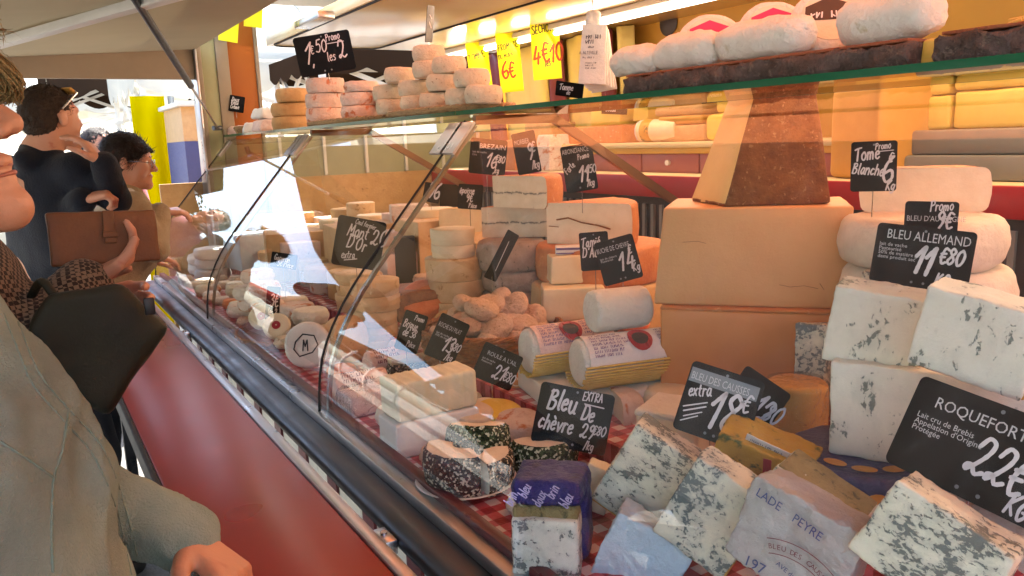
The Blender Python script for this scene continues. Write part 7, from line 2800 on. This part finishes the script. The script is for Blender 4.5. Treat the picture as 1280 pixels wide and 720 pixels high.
# seams on the fleece, sewn along its real surface
from mathutils.bvhtree import BVHTree
jk = [o for o in tn.children if o.name.startswith('jacket')][0]
bvh = BVHTree.FromPolygons([Vector(v.co) - Vector(offn) for v in jk.data.vertices], [list(f.vertices) for f in jk.data.polygons])
for line, rr in (([(14, 380), (31, 425), (51, 470), (86, 512), (128, 560), (158, 638), (176, 715)], .0013), ([(4, 392), (22, 437), (42, 482), (78, 524), (118, 572), (148, 645), (164, 718)], .0011), ([(86, 512), (77, 566), (67, 597), (64, 660), (66, 716)], .0016), ([(67, 597), (36, 575), (0, 552)], .0014)):
    pts = []
    for q in catmull(line, 6):
        hit = bvh.ray_cast(EYE, ray(q.x, q.y).normalized())[0]
        if hit is not None:
            pts.append(hit)
    if len(pts) > 3:
        part_on(tn, 'seam', tube(pts, rr, 6), 'fleece_seam', offn)


# ---- person in tweed with wallet and dark handbag
tt, Rt, hct, offt = person('person in a checked tweed jacket holding a brown wallet', V3(-.215, 1.62, 1.66), -5, -8, (-.235, 1.62, 1.54),
    ((-.20, 1.44, 1.445), (-.20, 1.80, 1.445)), ((-.085, 1.40, 1.22), (-.12, 1.84, 1.18)), ((.082, 1.60, 1.372), (.09, 1.82, 1.30)),
    (((.66, .42, .40), (-.45, -.25, .85), (-.1, -1, .35), 34, .95), ((.8, -.2, 0), (0, -1, 0), (0, 0, 1), 35, 1.0)),
    (-.24, 1.64, .95), ((-.20, 1.54, .50), (-.20, 1.74, .50)), ((-.24, 1.52, 0), (-.24, 1.76, 0)), 'skin_fair', 'tweed', hair=SHORT_HAIR, hair_mat='hair_brown', sleeve=(.056, .046, .04), torso=(.13, .20), h=.005,
    top_add=[('e', (-.11, 1.62, 1.34), (.11, .17, .16), None, None, .05)])
# the wallet
wc = gy(131, 297, 1.625)
kw_ = ppm(wc)
wl = thing('wallet', 'brown leather wallet with a strap, held in the hand', 'wallet', mw=Matrix.Translation(wc) @ facing(wc, 10, -8, -6))
ww_, wh_ = 124 / kw_, 66 / kw_
for i, yy_ in enumerate((0, .012, .022)):
    obj('leather_fold', block(ww_ - i * .004, .011, wh_ - i * .005, .005, 16, .0016, 30, i), M['leather_brown'], wl, (i * .002, yy_, -wh_ / 2 + i * .008), (rad(-3 * i), 0, 0))
obj('strap', block(.020, .004, wh_ * .62, .0018, 10, .001, 40), M['leather_brown'], wl, (.008, -.0075, -wh_ * .12))
obj('strap_loop', block(.026, .005, .012, .002, 6, .0006, 40), M['leather_brown'], wl, (.008, -.0095, -wh_ * .02))
# the handbag on the arm
hb_pts = [gy(px, py, y) for (px, py) in ((66, 366), (152, 352), (214, 410), (134, 522), (60, 480), (34, 420)) for y in (1.43, 1.49)]
cen = sum(hb_pts, Vector()) / len(hb_pts)
bagt = thing('handbag', 'soft dark green black leather handbag hanging over the red ledge', 'handbag', cen)
obj('bag_body', hull([p - cen for p in hb_pts], .012, 7, .010, 9, 3, .0015, 60, 2), M['leather_dark'], bagt)
obj('bag_handle', tube(catmull([tuple(gy(70, 372, 1.47) - cen), tuple(gy(52, 352, 1.49) - cen), tuple(gy(38, 372, 1.53) - cen)], 6), .007, 8), M['leather_dark'], bagt)
obj('strap_tab', box(-.008, .008, -.012, -.004, -.014, .014, .002), M['black_plastic'], bagt, tuple(gy(186, 382, 1.395) - cen))

# ---- man in navy with sunglasses pushed up, hand at his mouth
mh_ = gy(66, 149, 3.2)
nk = gy(60, 196, 3.2)
sr, sl_ = V3(.10, -.12, 0), V3(-.10, .12, 0)
cs_ = V3(nk.x - .03, 3.22, gy(60, 216, 3.2).z)
tm, Rm, hcm, offm = person('man in a navy jacket with sunglasses on his head and a hand at his mouth', V3(mh_.x, 3.2, mh_.z + .002), 34, 2, (nk.x - .02, 3.2, nk.z + .01),
    (tuple(cs_ + sr), tuple(cs_ + sl_)), (tuple(gy(146, 250, 3.04)), tuple(gy(60, 285, 3.30))), (tuple(gy(130, 206, 2.99)), tuple(gy(104, 250, 3.02))),
    (((-.50, .30, .85), (-.8, .3, -.3), (-.2, -.6, .4), 22, .95), ((.85, -.3, .25), (-.1, .3, -1), (0, 0, 1), 60, .95)),
    (cs_[0] - .02, 3.26, .98), ((cs_[0] + .06, 3.16, .52), (cs_[0] - .04, 3.34, .52)), ((cs_[0] + .03, 3.14, 0), (cs_[0] - .08, 3.36, 0)), 'skin_fair', 'navy_cloth', hair=SHORT_HAIR, hair_mat='hair_brown', sleeve=(.046, .040, .04), torso=(.10, .16), h=.005, strand_len=.012, headscale=.92,
    top_add=[('c', (nk.x - .07, 3.14, nk.z - .01), (nk.x + .03, 3.26, nk.z - .03), .035, .03, .03), ('e', (cs_[0] + .04, 3.20, 1.32), (.12, .17, .15), None, None, .05)])
bm = bmesh.new()
sg = [hcm + Rm @ V3(x, y, z) for (x, y, z) in ((-.02, -.083, .03), (.02, -.083, .062), (.052, -.072, .082), (.066, -.035, .094), (.068, 0, .096), (.066, .035, .094), (.052, .072, .082), (.02, .083, .062), (-.02, .083, .03))]
tube([Vector(p) for p in sg], .0035, 6, bm=bm)
part_on(tm, 'sunglass_frame', to_mesh(bm), 'steel_clamp', offm)
for y in (-.036, .036):
    me = block(.012, .052, .030, .005, 6)
    mm = Matrix.Translation(Vector(hcm + Rm @ V3(.060, y, .080))) @ Matrix(Rm.tolist()).to_4x4() @ Matrix.Rotation(rad(-50), 4, 'Y')
    me.transform(mm)
    part_on(tm, 'sunglass_lens', me, 'ochre_crust' if y < 0 else 'black_plastic', offm)

# ---- woman with short dark hair and glasses, beige cardigan
YW = 3.78
wh = gy(164, 202, YW)
tw_, Rw, hcw, offw = person('woman with short dark hair and glasses in a beige cardigan', V3(wh.x - .004, YW, wh.z), -16, -8, (wh.x - .045, YW + .01, wh.z - .12),
    ((wh.x - .03, YW - .155, 1.375), (wh.x - .05, YW + .15, 1.375)), ((.46, YW - .17, 1.20), (.40, YW + .18, 1.20)), (tuple(gy(200, 266, YW - .08)), (.46, YW + .12, 1.12)),
    (((.9, .1, .02), (0, .2, -1), (0, 1, 0), 28, .92), ((.9, 0, 0), (0, 0, -1), (0, -1, 0), 30, .92)),
    (.20, YW + .03, .95), ((.20, YW - .06, .50), (.20, YW + .12, .50)), ((.14, YW - .06, 0), (.14, YW + .14, 0)), 'skin_fair', 'beige_knit', headscale=.93,
    hair=[('e', (-.026, 0, .044), (.104, .088, .088), .01), ('e', (-.06, 0, -.01), (.070, .082, .08), .01), ('c', (.045, -.05, .070), (.078, -.035, .056), .020, .012), ('c', (.045, .05, .070), (.078, .035, .056), .020, .012), ('e', (.105, 0, -.035), (.08, .085, .092), .012, True), ('e', (.04, 0, -.095), (.08, .10, .075), .012, True)],
    hair_mat='hair_dark', sleeve=(.052, .042, .036), torso=(.12, .18), h=.005, top_name='cardigan', strand_len=.034, strands=3200,
    top_add=[('e', (wh.x - .08, YW, 1.25), (.13, .17, .15), None, None, .05)])
bm = bmesh.new()
for y in (-.031, .031):
    ring = [hcw + Rw @ (V3(.097, y + .024 * math.cos(a), -.001 + .018 * math.sin(a)) * .93) for a in [i / 18 * 2 * math.pi for i in range(18)]]
    tube([Vector(p) for p in ring], .0016, 5, True, bm=bm)
for y in (-1, 1):
    tube([Vector(hcw + Rw @ (V3(*q) * .93)) for q in ((.095, y * .055, .004), (.05, y * .078, .006), (-.01, y * .083, .004))], .0015, 5, bm=bm)
tube([Vector(hcw + Rw @ (V3(*q) * .93)) for q in ((.099, -.008, .002), (.104, 0, .005), (.099, .008, .002))], .0014, 5, bm=bm)
part_on(tw_, 'glasses', to_mesh(bm), 'chrome', offw)
part_on(tw_, 'shirt_collar', sdf_mesh([('c', (wh.x - .03, YW - .06, wh.z - .135), (wh.x + .01, YW - .03, wh.z - .20), .028, .02, .01), ('c', (wh.x - .03, YW + .06, wh.z - .135), (wh.x + .01, YW + .02, wh.z - .20), .028, .02, .01)], .006, .01), 'white_cloth', offw)

# ---- shopper in pink further down the alley
px_ = gy(124, 182, 5.2)
person('shopper in a pink top seen between the man and the woman', V3(px_.x, 5.2, px_.z - .02), -60, 0, (px_.x - .03, 5.21, px_.z - .15),
    ((px_.x - .18, 5.20, 1.42), (px_.x + .16, 5.26, 1.42)), ((px_.x - .22, 5.16, 1.15), (px_.x + .20, 5.20, 1.15)), ((px_.x - .15, 5.02, 1.05), (px_.x + .14, 5.04, 1.05)),
    (((.3, -.8, 0), (1, 0, 0), (0, 0, 1), 30, 1.0), ((-.3, -.8, 0), (-1, 0, 0), (0, 0, 1), 30, 1.0)),
    (px_.x - .02, 5.24, .95), ((px_.x - .10, 5.22, .5), (px_.x + .08, 5.24, .5)), ((px_.x - .10, 5.24, 0), (px_.x + .08, 5.26, 0)), 'skin_fair', 'pink_cloth', hair=SHORT_HAIR, hair_mat='hair_dark', h=.007, top_h=.01)
